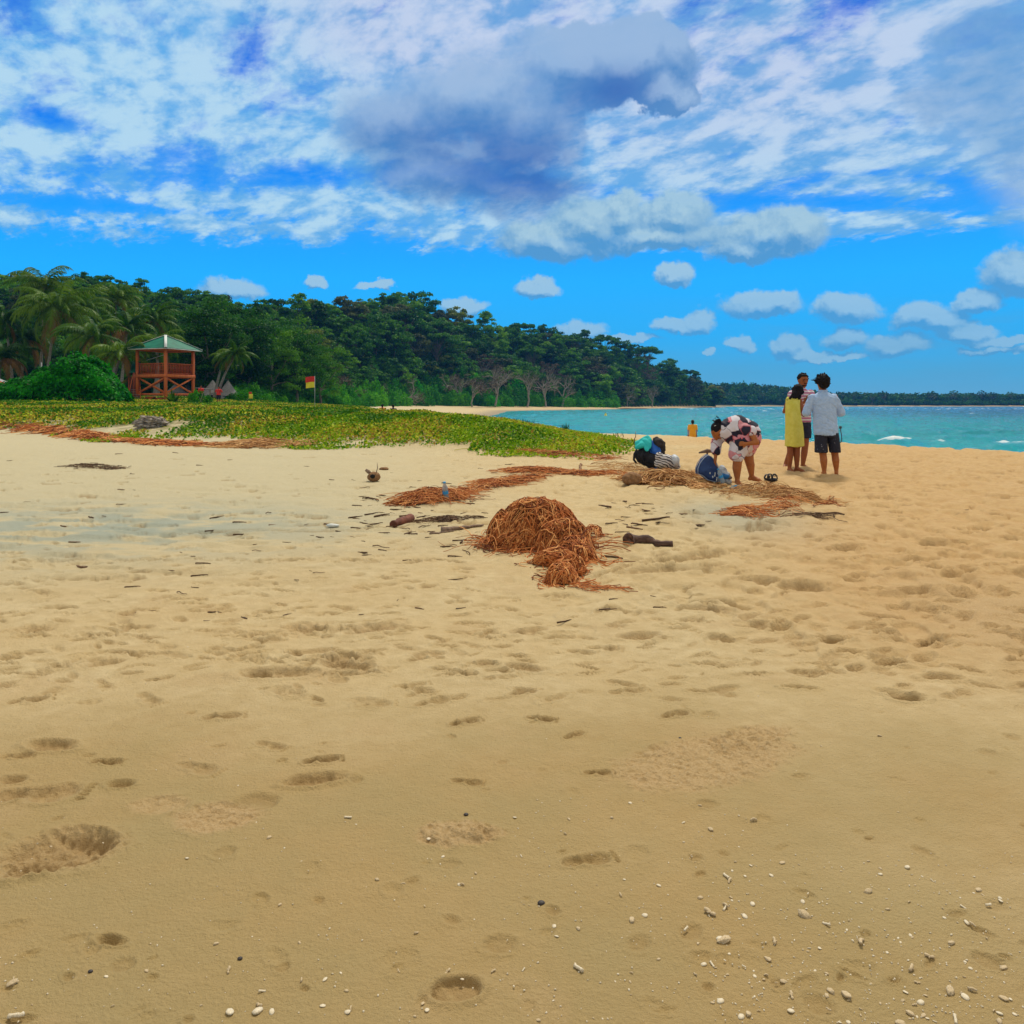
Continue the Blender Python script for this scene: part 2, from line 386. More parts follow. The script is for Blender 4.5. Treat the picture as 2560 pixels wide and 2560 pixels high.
def foot(x, y, L, ang, depth, **k):
    """a bare footprint: heel and ball pits, five toes"""
    c, s = math.cos(ang), math.sin(ang)
    dent(x - c * L * .30, y - s * L * .30, L * .20, L * .14, ang, depth * .9, **k)
    dent(x + c * L * .12, y + s * L * .12, L * .26, L * .19, ang, depth, **k)
    dent(x - c * L * .06, y - s * L * .06, L * .30, L * .13, ang, depth * .5, **k)
    for i in range(5):
        o = (i - 2) * .075 * L
        dent(x + c * L * .43 - s * o, y + s * L * .43 + c * o, L * .05, L * .035, ang, depth * .6, rim=.2)
def P2(px, py): p = at(px, py, 40); return p[0], p[1]
rnd = random.Random(3)
# the marked prints of the photograph
x, y = P2(150, 2130); dent(x, y, .20, .12, .25, .030, rim=.25, rough=.022, col=.55)
x, y = P2(215, 2095); dent(x, y, .13, .05, -.35, .022, rim=.3, rough=.008, col=.6, sharp=.3)
x, y = P2(75, 2170); dent(x, y, .10, .06, .3, .012, rim=.5, rough=.02, col=.6)
x, y = P2(1140, 2085); dent(x, y, .13, .075, .05, -.022, rim=-.1, rough=.024, col=1.0, sharp=.1)
x, y = P2(1225, 2085); dent(x, y, .06, .03, .05, .004, rim=.5, rough=.02, col=.7)
x, y = P2(1140, 2475); dent(x, y, .070, .045, .2, .016, rim=.5, rough=.006, sharp=.8, col=.3)
x, y = P2(1000, 2400); dent(x, y, .06, .05, .2, .005, rim=.3, rough=.006)
x, y = P2(1475, 2150); foot(x, y, .20, .25, .013)
x, y = P2(1590, 2135); dent(x, y, .05, .05, .2, .006)
x, y = P2(275, 2350); dent(x, y, .05, .02, -.3, .012, sharp=.3)
x, y = P2(30, 1950); dent(x, y, .06, .04, 0, .02, sharp=.4)
x, y = P2(300, 1960); dent(x, y, .055, .035, 0, .02, sharp=.4)
x, y = P2(100, 1985); foot(x, y, .40, .1, .018, rough=.006, col=.4)
x, y = P2(540, 2045); dent(x, y, .15, .10, .1, .008, rough=.02, col=1.0)
x, y = P2(400, 2010); dent(x, y, .10, .07, .1, .006, rough=.014, col=.7)
x, y = P2(640, 2005); dent(x, y, .10, .07, .1, .012, rim=.2)
x, y = P2(1770, 1900); dent(x, y, .42, .20, .5, .006, rim=.1, rough=.02, col=.95, sharp=.1)
x, y = P2(1880, 1845); dent(x, y, .20, .10, .5, .004, rough=.02, col=.9, sharp=.1)
for (a, b, L, dp) in ((125, 1865, .34, .03), (45, 1890, .2, .014), (270, 1905, .2, .018), (810, 1900, .24, .025), (790, 1950, .32, .034), (500, 1920, .32, .010), (680, 1865, .25, .012), (1165, 1805, .24, .026), (1170, 1955, .2, .014),
                      (1355, 1798, .22, .024), (1435, 1838, .18, .018), (1500, 1932, .18, .016), (1690, 1785, .26, .022), (690, 1685, .55, .04), (560, 1790, .3, .018), (870, 1665, .55, .04), (870, 1645, .4, .03), (940, 1570, .6, .03), (770, 1575, .4, .03), (780, 1630, .4, .022),
                      (1070, 1635, .3, .02), (1315, 1670, .34, .035), (1320, 1578, .4, .03), (1595, 1590, .4, .035), (1745, 1520, .45, .04), (1800, 1522, .3, .03), (1875, 1540, .3, .026), (1880, 1570, .4, .026), (1912, 1602, .3, .02), (2005, 1545, .3, .028), (2045, 1685, .22, .022),
                      (260, 1660, .34, .028), (340, 1570, .34, .03), (80, 1750, .3, .025), (75, 1575, .4, .02), (540, 1525, .3, .02), (1985, 1595, .3, .018), (2180, 1560, .3, .02), (2120, 1450, .5, .04), (1890, 1450, .5, .05), (2150, 1440, .45, .05), (2330, 1360, .5, .05), (2400, 1430, .5, .05),
                      (2010, 1475, .6, .05), (2280, 1480, .4, .04), (2420, 1490, .4, .04), (2240, 1520, .4, .03), (2120, 1375, .5, .05), (2300, 1400, .6, .05), (2560, 1430, .5, .04), (2540, 1345, .4, .04), (2240, 1580, .3, .02), (2400, 1735, .4, .016), (2080, 1640, .3, .014), (2220, 1685, .2, .014), (1550, 1340, .5, .03)):
    x, y = P2(a, b)
    ang = rnd.uniform(-.5, .7)
    if dp > .028 or b < 1700: dent(x, y, L * .36, L * .17, ang, dp * .8, rim=.35, rough=dp * .4, col=.25)
    else: foot(x, y, L * .75, ang, dp * .9, rough=dp * .3, col=.15)
# older, half filled prints everywhere
for _ in range(560):
    a = rnd.uniform(-20, 2600); b = 1140 + 620 * rnd.random() ** 1.25
    if 1180 < a < 1520 and 1240 < b < 1480: continue
    if 1900 < a < 2150 and b < 1230: continue
    x, y = P2(a, b); R0 = math.hypot(x, y)
    right = a > 1700
    if right and rnd.random() < .3: continue
    if not right and rnd.random() < .25:
        x, y = P2(a, max(b, 1400)); foot(x, y, rnd.uniform(.2, .26), rnd.uniform(-.8, 1.2), rnd.uniform(.010, .018), rough=.004); continue
    L = rnd.uniform(.05, .12) * (1.1 if right else .9)
    dent(x, y, L, L * rnd.uniform(.3, .6), rnd.uniform(-.9, .9), rnd.uniform(.014, .040) * (1.1 if right else .7) * min(1, .4 + R0 / 12), rim=rnd.uniform(.1, .4), rough=rnd.choice((0, .008, .015)), sharp=rnd.uniform(.2, .6))
for _ in range(800):      # small scuffs and stick marks, drawn out across the slope
    a = rnd.uniform(-20, 2600); b = 1130 + 560 * rnd.random() ** 1.1
    if 1190 < a < 1520 and 1230 < b < 1480: continue
    x, y = P2(a, b); L = rnd.uniform(.03, .13) * (.5 + y / 12)
    dent(x, y, L, L * rnd.uniform(.12, .4), rnd.gauss(.12, .35), rnd.uniform(.008, .022) * min(1.6, .45 + y / 11), rim=rnd.uniform(.2, .6), rough=rnd.choice((0, .006, .012)), sharp=rnd.uniform(.5, .85))
for cx0, cy0, sx0, sy0, nn in ((800, 1570, 90, 14, 34), (850, 1650, 60, 22, 26), (250, 1290, 130, 25, 22), (640, 1640, 60, 14, 14), (330, 1560, 30, 16, 10), (2330, 1400, 130, 40, 34), (150, 1575, 70, 12, 14), (1700, 1230, 500, 25, 60), (2200, 1190, 250, 40, 60)):
    for _ in range(nn):
        x, y = P2(rnd.gauss(cx0, sx0), max(1120, rnd.gauss(cy0, sy0))); L = rnd.uniform(.03, .09) * (.5 + y / 12)
        dent(x, y, L, L * rnd.uniform(.3, .6), rnd.uniform(-.8, .8), rnd.uniform(.006, .014), rim=rnd.uniform(.3, .8), rough=.008, sharp=rnd.uniform(.4, .8))
for _ in range(130):
    a = rnd.uniform(-20, 2600); b = rnd.uniform(1650, 2560)
    x, y = P2(a, b); L = rnd.uniform(.015, .05)
    dent(x, y, L, L * rnd.uniform(.4, .9), rnd.uniform(-.9, .9), rnd.uniform(.003, .009), rim=rnd.uniform(.1, .5), rough=.003, sharp=rnd.uniform(.2, .6))
# dug hollow and drag mark beside the log
for (a, b, L, Wd, ang, dp) in ((1700, 1400, .5, .12, .3, .05), (1760, 1385, .3, .1, .5, .04), (1660, 1425, .5, .12, .2, .035), (1600, 1405, .35, .08, .7, .03), (1870, 1325, .35, .03, 1.2, .03), (1900, 1300, .5, .03, 1.2, .02), (1560, 1420, .5, .05, .8, .03)):
    x, y = P2(a, b); dent(x, y, L, Wd, ang, dp, rim=.35, rough=.008)
for _ in range(46):
    x, y = P2(rnd.gauss(1700, 45), rnd.gauss(1388, 18)); dent(x, y, rnd.uniform(.04, .1), rnd.uniform(.03, .06), rnd.uniform(-1, 1), rnd.uniform(-.02, .022), rim=.3, rough=.006)
for k_ in range(8):   # ploughed stripes at middle left
    x, y = P2(560 + 90 * k_ + rnd.uniform(-30, 30), 1350 - 9 * k_ + rnd.uniform(-25, 25)); dent(x, y, .5, .05, .28, .03, rim=.6, rough=.015)

# colour masks (what the sand is like, not how it is lit, save the shade painted into the prints)
RR = np.hypot(GX, GY); UX = GX / np.maximum(GY, .5)
nA = fbm(GX * .7, GY * .9, 4, 80); nB = fbm(GX * .25, GY * .3, 3, 90); nC = fbm(GX * 2.5, GY * 5.5, 4, 95)
damp = (1 - ss(2.3, 4.6, RR + (nA - .5) * 2.2 + (nB - .5) * 2.0 + UX * .6)) * .85
grey = np.exp(-(((GX + 4.6) / 2.6) ** 2 + ((GY - 9.0) / 1.5) ** 2)) * ss(.3, .6, nC) * 1.15 + np.exp(-(((GX - 2.7) / .7) ** 2 + ((GY - 9.9) / 1.3) ** 2)) * .8
warm = ss(.08, .42, UX + (nB - .5) * .35) * ss(4.0, 6.5, RR)
orange = np.exp(-(((GX - 3.45) / .75) ** 2 + ((GY - 5.5) / 1.3) ** 2)) * ss(.25, .5, nA + .15)
loose = np.maximum(loose, orange * .9)
loose = np.maximum(loose, ss(.62, .80, fbm(GX * 3, GY * 3, 4, 99)) * .35 * (1 - ss(6, 9, RR)))
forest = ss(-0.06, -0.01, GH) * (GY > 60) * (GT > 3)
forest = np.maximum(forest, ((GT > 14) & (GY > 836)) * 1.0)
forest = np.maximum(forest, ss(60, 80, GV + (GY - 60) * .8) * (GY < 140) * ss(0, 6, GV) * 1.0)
nr, nc = GX.shape
idx = np.arange(nr * nc).reshape(nr, nc)
q = np.stack([idx[:-1, :-1], idx[:-1, 1:], idx[1:, 1:], idx[1:, :-1]], -1).reshape(-1, 4)[:, ::-1]

def newmat(name):
    m = bpy.data.materials.new(name); m.use_nodes = True; t = m.node_tree
    b = t.nodes['Principled BSDF']; return m, t, b
def attr(t, n):
    a = t.nodes.new('ShaderNodeAttribute'); a.attribute_name = n; return V(t, a.outputs['Fac'])
def geopos(t):
    g = t.nodes.new('ShaderNodeNewGeometry'); return V(t, g.outputs['Position'])
def objco(t):
    g = t.nodes.new('ShaderNodeTexCoord'); return V(t, g.outputs['Object'])
def bumpn(t, b, h, strength, dist):
    n = t.nodes.new('ShaderNodeBump'); n.inputs['Strength'].default_value = strength; n.inputs['Distance'].default_value = dist
    t.links.new(h.k, n.inputs['Height']); t.links.new(n.outputs[0], b.inputs['Normal'])
m_sand, t, b = newmat("sand")
p = geopos(t)
grain = vnoise(t, p, 420, 3, .7); fine = vnoise(t, p, 90, 5, .65); mid_ = vnoise(t, p, 9, 6, .6); big = vnoise(t, p, 1.3, 4, .55)
cs = vmix(t, mid_.step(.3, .7), (.55, .415, .215), (.65, .51, .285))
cs = vmix(t, big.step(.35, .65) * .5, cs, (.58, .42, .205))
cs = vmix(t, attr(t, 'warm') * .8, cs, vmix(t, mid_.step(.3, .7), (.54, .325, .135), (.61, .40, .18)))
cs = vmix(t, attr(t, 'damp'), cs, vmix(t, big.step(.3, .7), (.44, .295, .118), (.39, .29, .125)))
cs = vmix(t, attr(t, 'pale') * .8, cs, (.54, .485, .315))
cs = vmix(t, attr(t, 'grey') * .8, cs, (.33, .37, .31))
cs = vmix(t, attr(t, 'pit_shade') * .55, cs, (.27, .165, .065))  # print pits darkened in the base colour to deepen their shade
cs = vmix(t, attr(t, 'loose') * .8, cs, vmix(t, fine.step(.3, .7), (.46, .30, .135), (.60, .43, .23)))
cs = vmix(t, grain.step(.60, .78) * .35, cs, (.78, .72, .58))
cs = vmix(t, (1.0 - grain.step(.22, .38)) * .40, cs, (.20, .14, .08))
cs = vmix(t, attr(t, 'veg') * vnoise(t, p, 2.2, 5, .6).step(.35, .6), cs, vmix(t, vnoise(t, p, 6, 4, .6).step(.4, .6), (.10, .14, .025), (.20, .15, .05)))
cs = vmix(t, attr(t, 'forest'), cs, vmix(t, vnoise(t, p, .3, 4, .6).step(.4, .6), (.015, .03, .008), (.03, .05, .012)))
wet = (vsep(t, p)[2]).step(-0.45, -0.95)
cs = vmix(t, wet, cs, (.33, .27, .18))
t.links.new(cs.k, b.inputs['Base Color']); b.inputs['Roughness'].default_value = .92; b.inputs['Specular IOR Level'].default_value = .15
bumpn(t, b, grain * .5 + fine * 1.3 + mid_ * 1.4 + vnoise(t, p, 30, 4, .6) * 1.2, .75, .014)
me = npmesh("beach", np.stack([GX, GY, GZ], -1).reshape(-1, 3), q, [m_sand], dict(damp=('POINT', damp.ravel()), grey=('POINT', grey.ravel()), warm=('POINT', warm.ravel()), loose=('POINT', loose.ravel()), pit_shade=('POINT', pit_shade.ravel()), pale=('POINT', (ss(.10, -.30, UX) * ss(6, 10.5, RR)).ravel()),
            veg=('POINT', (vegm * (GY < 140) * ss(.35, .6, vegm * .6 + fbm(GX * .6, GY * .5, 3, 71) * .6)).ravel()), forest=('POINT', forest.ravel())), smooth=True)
ob("beach_terrain", me, kind='structure', label='pale sand beach rising into dunes and wooded hills')

# ------------------------------------------------------------------ the sea
SEA = -1.0
r2 = [14.0]
while r2[-1] < 9000:
    d = r2[-1]; r2.append(d + min(.0052 * d + .02, 60) if d < 900 else d * 1.06)
r2 = np.array(r2)
a2 = np.radians(np.concatenate([np.linspace(-35, 38, 900), np.linspace(39, 130, 60)]))
Rw, Aw = np.meshgrid(r2, a2, indexing='ij'); WX = Rw * np.sin(Aw); WY = Rw * np.cos(Aw)
WT = -shore_dist(WX, WY)
amp = ss(6, 26, WT) * (1 - ss(400, 900, Rw) * .6)
wz = (fbm(WX * .16 + WY * .05, WY * .62, 3, 110) - .5) * .55 + (fbm(WX * .5 + WY * .2, WY * 1.5, 3, 120) - .5) * .42
wz = wz * 1.35
foam = np.zeros(WX.shape)
WZ = SEA + wz * amp
def breaker(px0, px1, py, hgt, wid, seed):
    d = (CAMH - SEA) * FPX / (py - HZ)
    u = WX / np.maximum(WY, 1) * FPX + 1280
    along = ss(px0, px0 + (px1 - px0) * .25, u) * (1 - ss(px0 + (px1 - px0) * .55, px1, u))
    dd = WY - d - (fbm(u * .02, u * 0, 3, seed) - .5) * 1.6
    prof = np.exp(-(dd / wid) ** 2)
    WZ[:] += hgt * prof * along
    foam[:] = np.maximum(foam, along ** .4 * (along > .02) * np.exp(-((dd + wid * .4) / (wid * .75)) ** 2) * ss(.25, .45, fbm(WX * 1.2, WY * 1.5, 3, seed + 1) + .15))
breaker(2185, 2300, 1101, .26, .8, 130); breaker(2320, 2365, 1107, .12, .4, 131); breaker(2475, 2700, 1114, .28, .8, 133)
breaker(1900, 1945, 1028, .25, 3, 135); breaker(1690, 1760, 1022, .2, 5, 137); breaker(2420, 2450, 1036, .2, 2.0, 139)
# the last wash on the sand and white streaks off the point
foam = np.maximum(foam, (1 - ss(.0, .45, np.abs(WT - 6.9 + (fbm(WX * .4, WY * .4, 3, 140) - .5) * 1.4))) * .75 * (WY < 60))
foam = np.maximum(foam, ss(.70, .78, fbm(WX * .05, WY * .35, 4, 143)) * .8 * ss(260, 420, WY))
n1_, n2_ = WX.shape; idw = np.arange(n1_ * n2_).reshape(n1_, n2_)
qw = np.stack([idw[:-1, :-1], idw[:-1, 1:], idw[1:, 1:], idw[1:, :-1]], -1).reshape(-1, 4)[:, ::-1]
depth = ss(4, 190, WT + (fbm(WX * .01, WY * .03, 3, 150) - .5) * 50)
shal = 1 - ss(6, 14, WT)
m_sea, t, b = newmat("sea_water")
p = geopos(t); sx, sy, sz = vsep(t, p)
ff = attr(t, 'foam'); dp_ = attr(t, 'depth')
wn = vnoise(t, vvec(t, sx * .35, sy * 1.3, 0.0), 1.0, 6, .62)
wn2 = vnoise(t, vvec(t, sx * .06, sy * .35, 4.0), 1.0, 5, .6)
cw = vmix(t, dp_, (.002, .33, .41), (.002, .075, .155))
cw = vmix(t, wn2.step(.45, .72) * .5 * (1.0 - dp_), cw, (.005, .20, .25))
cw = vmix(t, attr(t, 'shal') * .55, cw, (.10, .50, .44))
cw = vmix(t, ff, cw, (.75, .80, .80))
t.links.new(cw.k, b.inputs['Base Color']); b.inputs['IOR'].default_value = 1.33; b.inputs['Specular IOR Level'].default_value = .22
t.links.new((ff * .5 + .12).k, b.inputs['Roughness'])
bumpn(t, b, wn * .5 + vnoise(t, vvec(t, sx * 1.2, sy * 3.5, 2.0), 1.0, 4, .6) * .35, 1.0, .6)
me = npmesh("sea", np.stack([WX, WY, WZ], -1).reshape(-1, 3), qw, [m_sea], dict(foam=('POINT', foam.ravel()), depth=('POINT', depth.ravel()), shal=('POINT', shal.ravel())), smooth=True)
ob("sea", me, kind='structure', label='turquoise sea with small choppy waves')
# ------------------------------------------------------------------ plants
def leafmat(name, c_dark, c_mid, c_light, rough=.55, trans=.35, vary=.6, brown=(.20, .12, .035)):
    """tint attribute 0..1 runs dark to light, above 1 turns brown"""
    m, t, b = newmat(name)
    ti = attr(t, 'tint'); oi = t.nodes.new('ShaderNodeObjectInfo'); r = V(t, oi.outputs['Random'])
    f = ti + (r - .5) * vary
    c = vmix(t, f.step(0.0, .55), c_dark, c_mid); c = vmix(t, f.step(.5, 1.0), c, c_light)
    c = vmix(t, ti.step(1.2, 1.6), c, brown)
    t.links.new(c.k, b.inputs['Base Color']); b.inputs['Roughness'].default_value = rough; b.inputs['Specular IOR Level'].default_value = .10
    tr = t.nodes.new('ShaderNodeBsdfTranslucent'); t.links.new(c.k, tr.inputs[0])
    mx_ = t.nodes.new('ShaderNodeMixShader'); mx_.inputs[0].default_value = trans
    t.links.new(b.outputs[0], mx_.inputs[1]); t.links.new(tr.outputs[0], mx_.inputs[2])
    t.links.new(mx_.outputs[0], t.nodes['Material Output'].inputs[0]); return m
def pmat(name, c1, c2, scale=8, rough=.7, bump=0.0, stretch=(1, 1, 1), metal=0.0, detail=5, spec=.4):
    m, t, b = newmat(name)
    p = vop(t, 'MULTIPLY', objco(t), stretch)
    n = vnoise(t, p, scale, detail, .6)
    t.links.new(vmix(t, n.step(.33, .67), c1, c2).k, b.inputs['Base Color'])
    b.inputs['Roughness'].default_value = rough; b.inputs['Metallic'].default_value = metal; b.inputs['Specular IOR Level'].default_value = spec
    if bump: bumpn(t, b, n, .6, bump)
    return m
def quads_leaf(C, N, S_, rng, aspect=.55, spin=None):
    """rhombic leaves: centres C, normals N, half length S_"""
    n = len(C)
    N = N / np.maximum(np.linalg.norm(N, axis=1, keepdims=True), 1e-9)
    a = rng.normal(size=(n, 3)) if spin is None else spin
    u = np.cross(N, a); u /= np.maximum(np.linalg.norm(u, axis=1, keepdims=True), 1e-9); v = np.cross(N, u)
    S1 = S_[:, None]
    pts = np.stack([C - u * S1, C - v * S1 * aspect + N * S1 * .12, C + u * S1, C + v * S1 * aspect - N * S1 * .12], 1)
    return pts.reshape(-1, 3), np.arange(n * 4).reshape(-1, 4)
def tube(pts, rad, k=6, cap=True):
    pts = np.asarray(pts, float); rad = np.broadcast_to(np.asarray(rad, float), (len(pts),))
    T = np.gradient(pts, axis=0); T /= np.maximum(np.linalg.norm(T, axis=1, keepdims=True), 1e-9)
    u = np.cross(T[0], (0, 0, 1.0)); u = u if np.linalg.norm(u) > .1 else np.cross(T[0], (1.0, 0, 0)); u /= np.linalg.norm(u)
    V_ = []
    for i in range(len(pts)):
        u = u - T[i] * np.dot(u, T[i]); u /= max(np.linalg.norm(u), 1e-9); w = np.cross(T[i], u)
        an = np.arange(k) * 2 * math.pi / k
        V_.append(pts[i] + rad[i] * (np.cos(an)[:, None] * u + np.sin(an)[:, None] * w))
    V_ = np.concatenate(V_); F = []
    for i in range(len(pts) - 1):
        for j in range(k): F.append((i * k + j, i * k + (j + 1) % k, (i + 1) * k + (j + 1) % k, (i + 1) * k + j))
    if cap:
        for base_, flip in ((0, True), ((len(pts) - 1) * k, False)):
            c = len(V_); V_ = np.vstack([V_, pts[0 if flip else -1]])
            for j in range(0, k):
                a, b_ = base_ + j, base_ + (j + 1) % k
                F.append((b_, a, c, c) if flip else (a, b_, c, c))
    return V_, np.array(F)
class Geo:
    def __init__(s): s.v = []; s.f = []; s.m = []; s.t = []; s.n = 0
    def add(s, v, f, mi=0, tint=0.5):
        v = np.asarray(v, float); f = np.asarray(f, int)
        if f.shape[1] == 3: f = np.hstack([f, f[:, 2:3]])
        s.v.append(v); s.f.append(f + s.n); s.n += len(v); s.m.append(np.full(len(f), mi)); s.t.append(np.broadcast_to(np.asarray(tint, float), (len(f),)))
    def mesh(s, name, mats, smooth=False):
        f = np.concatenate(s.f); m = np.concatenate(s.m); tt = np.concatenate(s.t)
        V_ = np.concatenate(s.v)
        tri = (f[:, 2] == f[:, 3])
        if not tri.any(): return npmesh(name, V_, f, mats, dict(tint=('FACE', tt)), smooth, m)
        me = bpy.data.meshes.new(name)
        me.vertices.add(len(V_)); me.vertices.foreach_set("co", V_.astype(np.float32).ravel())
        cnt = np.where(tri, 3, 4); st = np.concatenate([[0], np.cumsum(cnt)[:-1]])
        flat_ = f.ravel(); keep = np.ones(len(flat_), bool); keep[3::4] = ~tri
        li = flat_[keep]
        me.loops.add(len(li)); me.loops.foreach_set("vertex_index", li.astype(np.int32))
        me.polygons.add(len(f)); me.polygons.foreach_set("loop_start", st.astype(np.int32)); me.polygons.foreach_set("loop_total", cnt.astype(np.int32))
        me.polygons.foreach_set("material_index", m.astype(np.int32)); me.polygons.foreach_set("use_smooth", np.full(len(f), smooth))
        for q_ in mats: me.materials.append(q_)
        a = me.attributes.new('tint', 'FLOAT', 'FACE'); a.data.foreach_set("value", tt.astype(np.float32))
        me.update(); return me
def wobble(p0, p1, n, amp, rng):
    p0, p1 = np.asarray(p0, float), np.asarray(p1, float)
    t = np.linspace(0, 1, n)[:, None]; P_ = p0 + (p1 - p0) * t
    w = np.cumsum(rng.normal(size=(n, 3)), axis=0); w -= w[0] + (w[-1] - w[0]) * t
    return P_ + w * amp
m_bark = pmat("bark", (.10, .075, .05), (.19, .15, .11), 3, .9, .02, (1, 1, .25))
m_bark_pale = pmat("pale_bark", (.20, .175, .14), (.38, .34, .28), 3, .9, .02, (1, 1, .25))
m_leaf_dark = leafmat("dark_foliage", (.006, .048, .002), (.032, .15, .003), (.10, .27, .006))
m_leaf_mid = leafmat("green_foliage", (.016, .085, .002), (.070, .24, .004), (.19, .40, .008))
m_leaf_olive = leafmat("olive_foliage", (.028, .048, .012), (.068, .098, .025), (.13, .16, .045))
m_leaf_yellow = leafmat("yellow_green_foliage", (.06, .11, .005), (.16, .22, .010), (.28, .32, .02))
m_leaf_brown = leafmat("dry_twigs", (.055, .042, .024), (.105, .08, .048), (.15, .13, .085))
m_shrub = leafmat("bright_shrub_leaves", (.003, .10, .001), (.018, .31, .003), (.08, .50, .008), rough=.5)
m_coast = leafmat("coastal_shrub_leaves", (.010, .10, .002), (.045, .28, .004), (.13, .44, .010))

def crown_clumps(g, H, R, z0, nclump, nleaf, leaf, rng, shape='round', mi=1, rc=(.20, .34)):
    """clumps of leaves through a crown: H height of crown, R radius, z0 its underside"""
    cl = []
    for i in range(nclump):
        while True:
            p = rng.uniform(-1, 1, 3)
            r = np.linalg.norm(p)
            if r <= 1 and r > .25: break
        if shape == 'round': c = np.array([p[0] * R, p[1] * R, z0 + H * (.5 + .5 * p[2])])
        elif shape == 'flat': c = np.array([p[0] * R * 1.2, p[1] * R * 1.2, z0 + H * (.72 + .28 * (1 - (p[0] ** 2 + p[1] ** 2)) + .12 * p[2])])
        elif shape == 'tall': c = np.array([p[0] * R * (.5 + .5 * (1 - abs(p[2]))), p[1] * R * (.5 + .5 * (1 - abs(p[2]))), z0 + H * (.5 + .5 * p[2])])
        else: c = np.array([p[0] * R, p[1] * R, z0 + H * (.35 + .5 * abs(p[2]))])
        cl.append((c, rng.uniform(*rc) * R))
    for c, r in cl:
        d = rng.normal(size=(nleaf, 3)); d /= np.linalg.norm(d, axis=1, keepdims=True)
        d[:, 2] = np.where(d[:, 2] < -.15, -d[:, 2] * .8, d[:, 2])
        rad = r * rng.uniform(.55, 1.08, nleaf)[:, None]
        C = c + d * rad * np.array([1, 1, .72])
        N = d + rng.normal(size=(nleaf, 3)) * .55 + np.array([0, 0, .25])
        v, f = quads_leaf(C, N, leaf * rng.uniform(.6, 1.3, nleaf), rng, .62)
        base_t = rng.uniform(.1, .75)
        g.add(v, f, mi, base_t + rng.uniform(-.18, .18, nleaf))
    return cl
def limbs(g, H, z0, cl, r0, rng, mi=0, every=1, lean=(0, 0), k=6):
    top = np.array([lean[0], lean[1], z0 + (H - z0) * .45])
    tp = wobble((0, 0, -.6), top, 8, .12, rng)
    v, f = tube(tp, np.linspace(r0, r0 * .45, 8), k); g.add(v, f, mi)
    for i, (c, r) in enumerate(cl):
        if i % every: continue
        s_ = tp[rng.integers(4, 8)]
        q_ = wobble(s_, c, 6, .13 * np.linalg.norm(c - s_) / 4, rng)
        v, f = tube(q_, np.linspace(r0 * .38, r0 * .09, 6), 4, False); g.add(v, f, mi)
def tree_mesh(kind, seed):
    rng = np.random.default_rng(seed)
    tr = Geo(); cr = Geo()
    mats = {'dense': m_leaf_dark, 'green': m_leaf_mid, 'umbrella': m_leaf_dark, 'tall': m_leaf_mid, 'olive': m_leaf_olive, 'yellow': m_leaf_yellow, 'twiggy': m_leaf_brown, 'sparse': m_leaf_dark, 'feathery': m_leaf_dark}[kind]
    # unit-ish tree about 14 m high
    if kind in ('dense', 'green', 'olive', 'yellow'):
        cl = crown_clumps(cr, 11.5, 6.6, 2.2, 60, 78, .44, rng, 'round', 0)
        limbs(tr, 13, 1, cl, .42, rng, every=4)
    elif kind == 'feathery':
        cl = crown_clumps(cr, 12.5, 6.0, 1.5, 84, 170, .17, rng, 'tall' if seed % 2 else 'round', 0, (.16, .32)); limbs(tr, 14, 1, cl, .36, rng, every=6)
    elif kind == 'umbrella':
        cl = crown_clumps(cr, 8, 6.5, 4.5, 50, 74, .42, rng, 'flat', 0, (.16, .28)); limbs(tr, 12, 2, cl, .40, rng, every=2)
    elif kind == 'tall':
        cl = crown_clumps(cr, 14, 4.6, 3, 46, 74, .40, rng, 'tall', 0, (.26, .4)); limbs(tr, 16, 2, cl, .40, rng, every=4)
    elif kind == 'sparse':
        cl = crown_clumps(cr, 9.5, 7.0, 5, 74, 44, .40, rng, 'round', 0, (.09, .18)); limbs(tr, 14, 3, cl, .5, rng, every=1)
    else:
        cl = crown_clumps(cr, 9, 6.0, 4, 40, 46, .30, rng, 'round', 0, (.14, .28)); limbs(tr, 13, 1, cl, .36, rng, every=1)
    pale = kind in ('twiggy', 'sparse', 'olive')
    return tr.mesh('tree_trunk', [m_bark_pale if pale else m_bark], True), cr.mesh('tree_crown', [mats])
KINDS = {}
for kd in ('dense', 'green', 'umbrella', 'tall', 'olive', 'yellow', 'twiggy', 'sparse', 'feathery'):
    KINDS[kd] = [tree_mesh(kd, 100 + 7 * i + len(kd) * 31) for i in range(3 if kd in ('dense', 'green') else 2)]
def put_tree(kd, x, y, s, sz, name, label, group, zoff=0.0, cat='tree', var=None):
    tm, cm = KINDS[kd][rnd.randrange(len(KINDS[kd])) if var is None else var]
    e = empty(name, (x, y, gz(x, y) - .3 + zoff), rnd.uniform(0, 6.28), label, cat, group); e.scale = (s, s, sz)
    a = bpy.data.objects.new('trunk', tm); link(a, e); c = bpy.data.objects.new('crown', cm); link(c, e)
    return e
LAB = dict(dense='dense dark round forest tree', green='mid green round forest tree', umbrella='dark flat-topped forest tree',
           tall='tall narrow forest tree', olive='dull olive forest tree', yellow='yellow-green forest tree',
           twiggy='grey-brown twiggy forest tree', sparse='open-crowned forest tree')
def zone(px, row):
    a = ('above the palms' if px < 330 else 'behind the tower' if px < 640 else 'behind the flag' if px < 860 else 'below the open-crowned hump' if px < 1130 else 'above the bleached trees' if px < 1450 else 'on the seaward point')
    return ', ' + ('low down ' if row < 3 else 'half way up ' if row < 6 else 'near the ridge ') + a
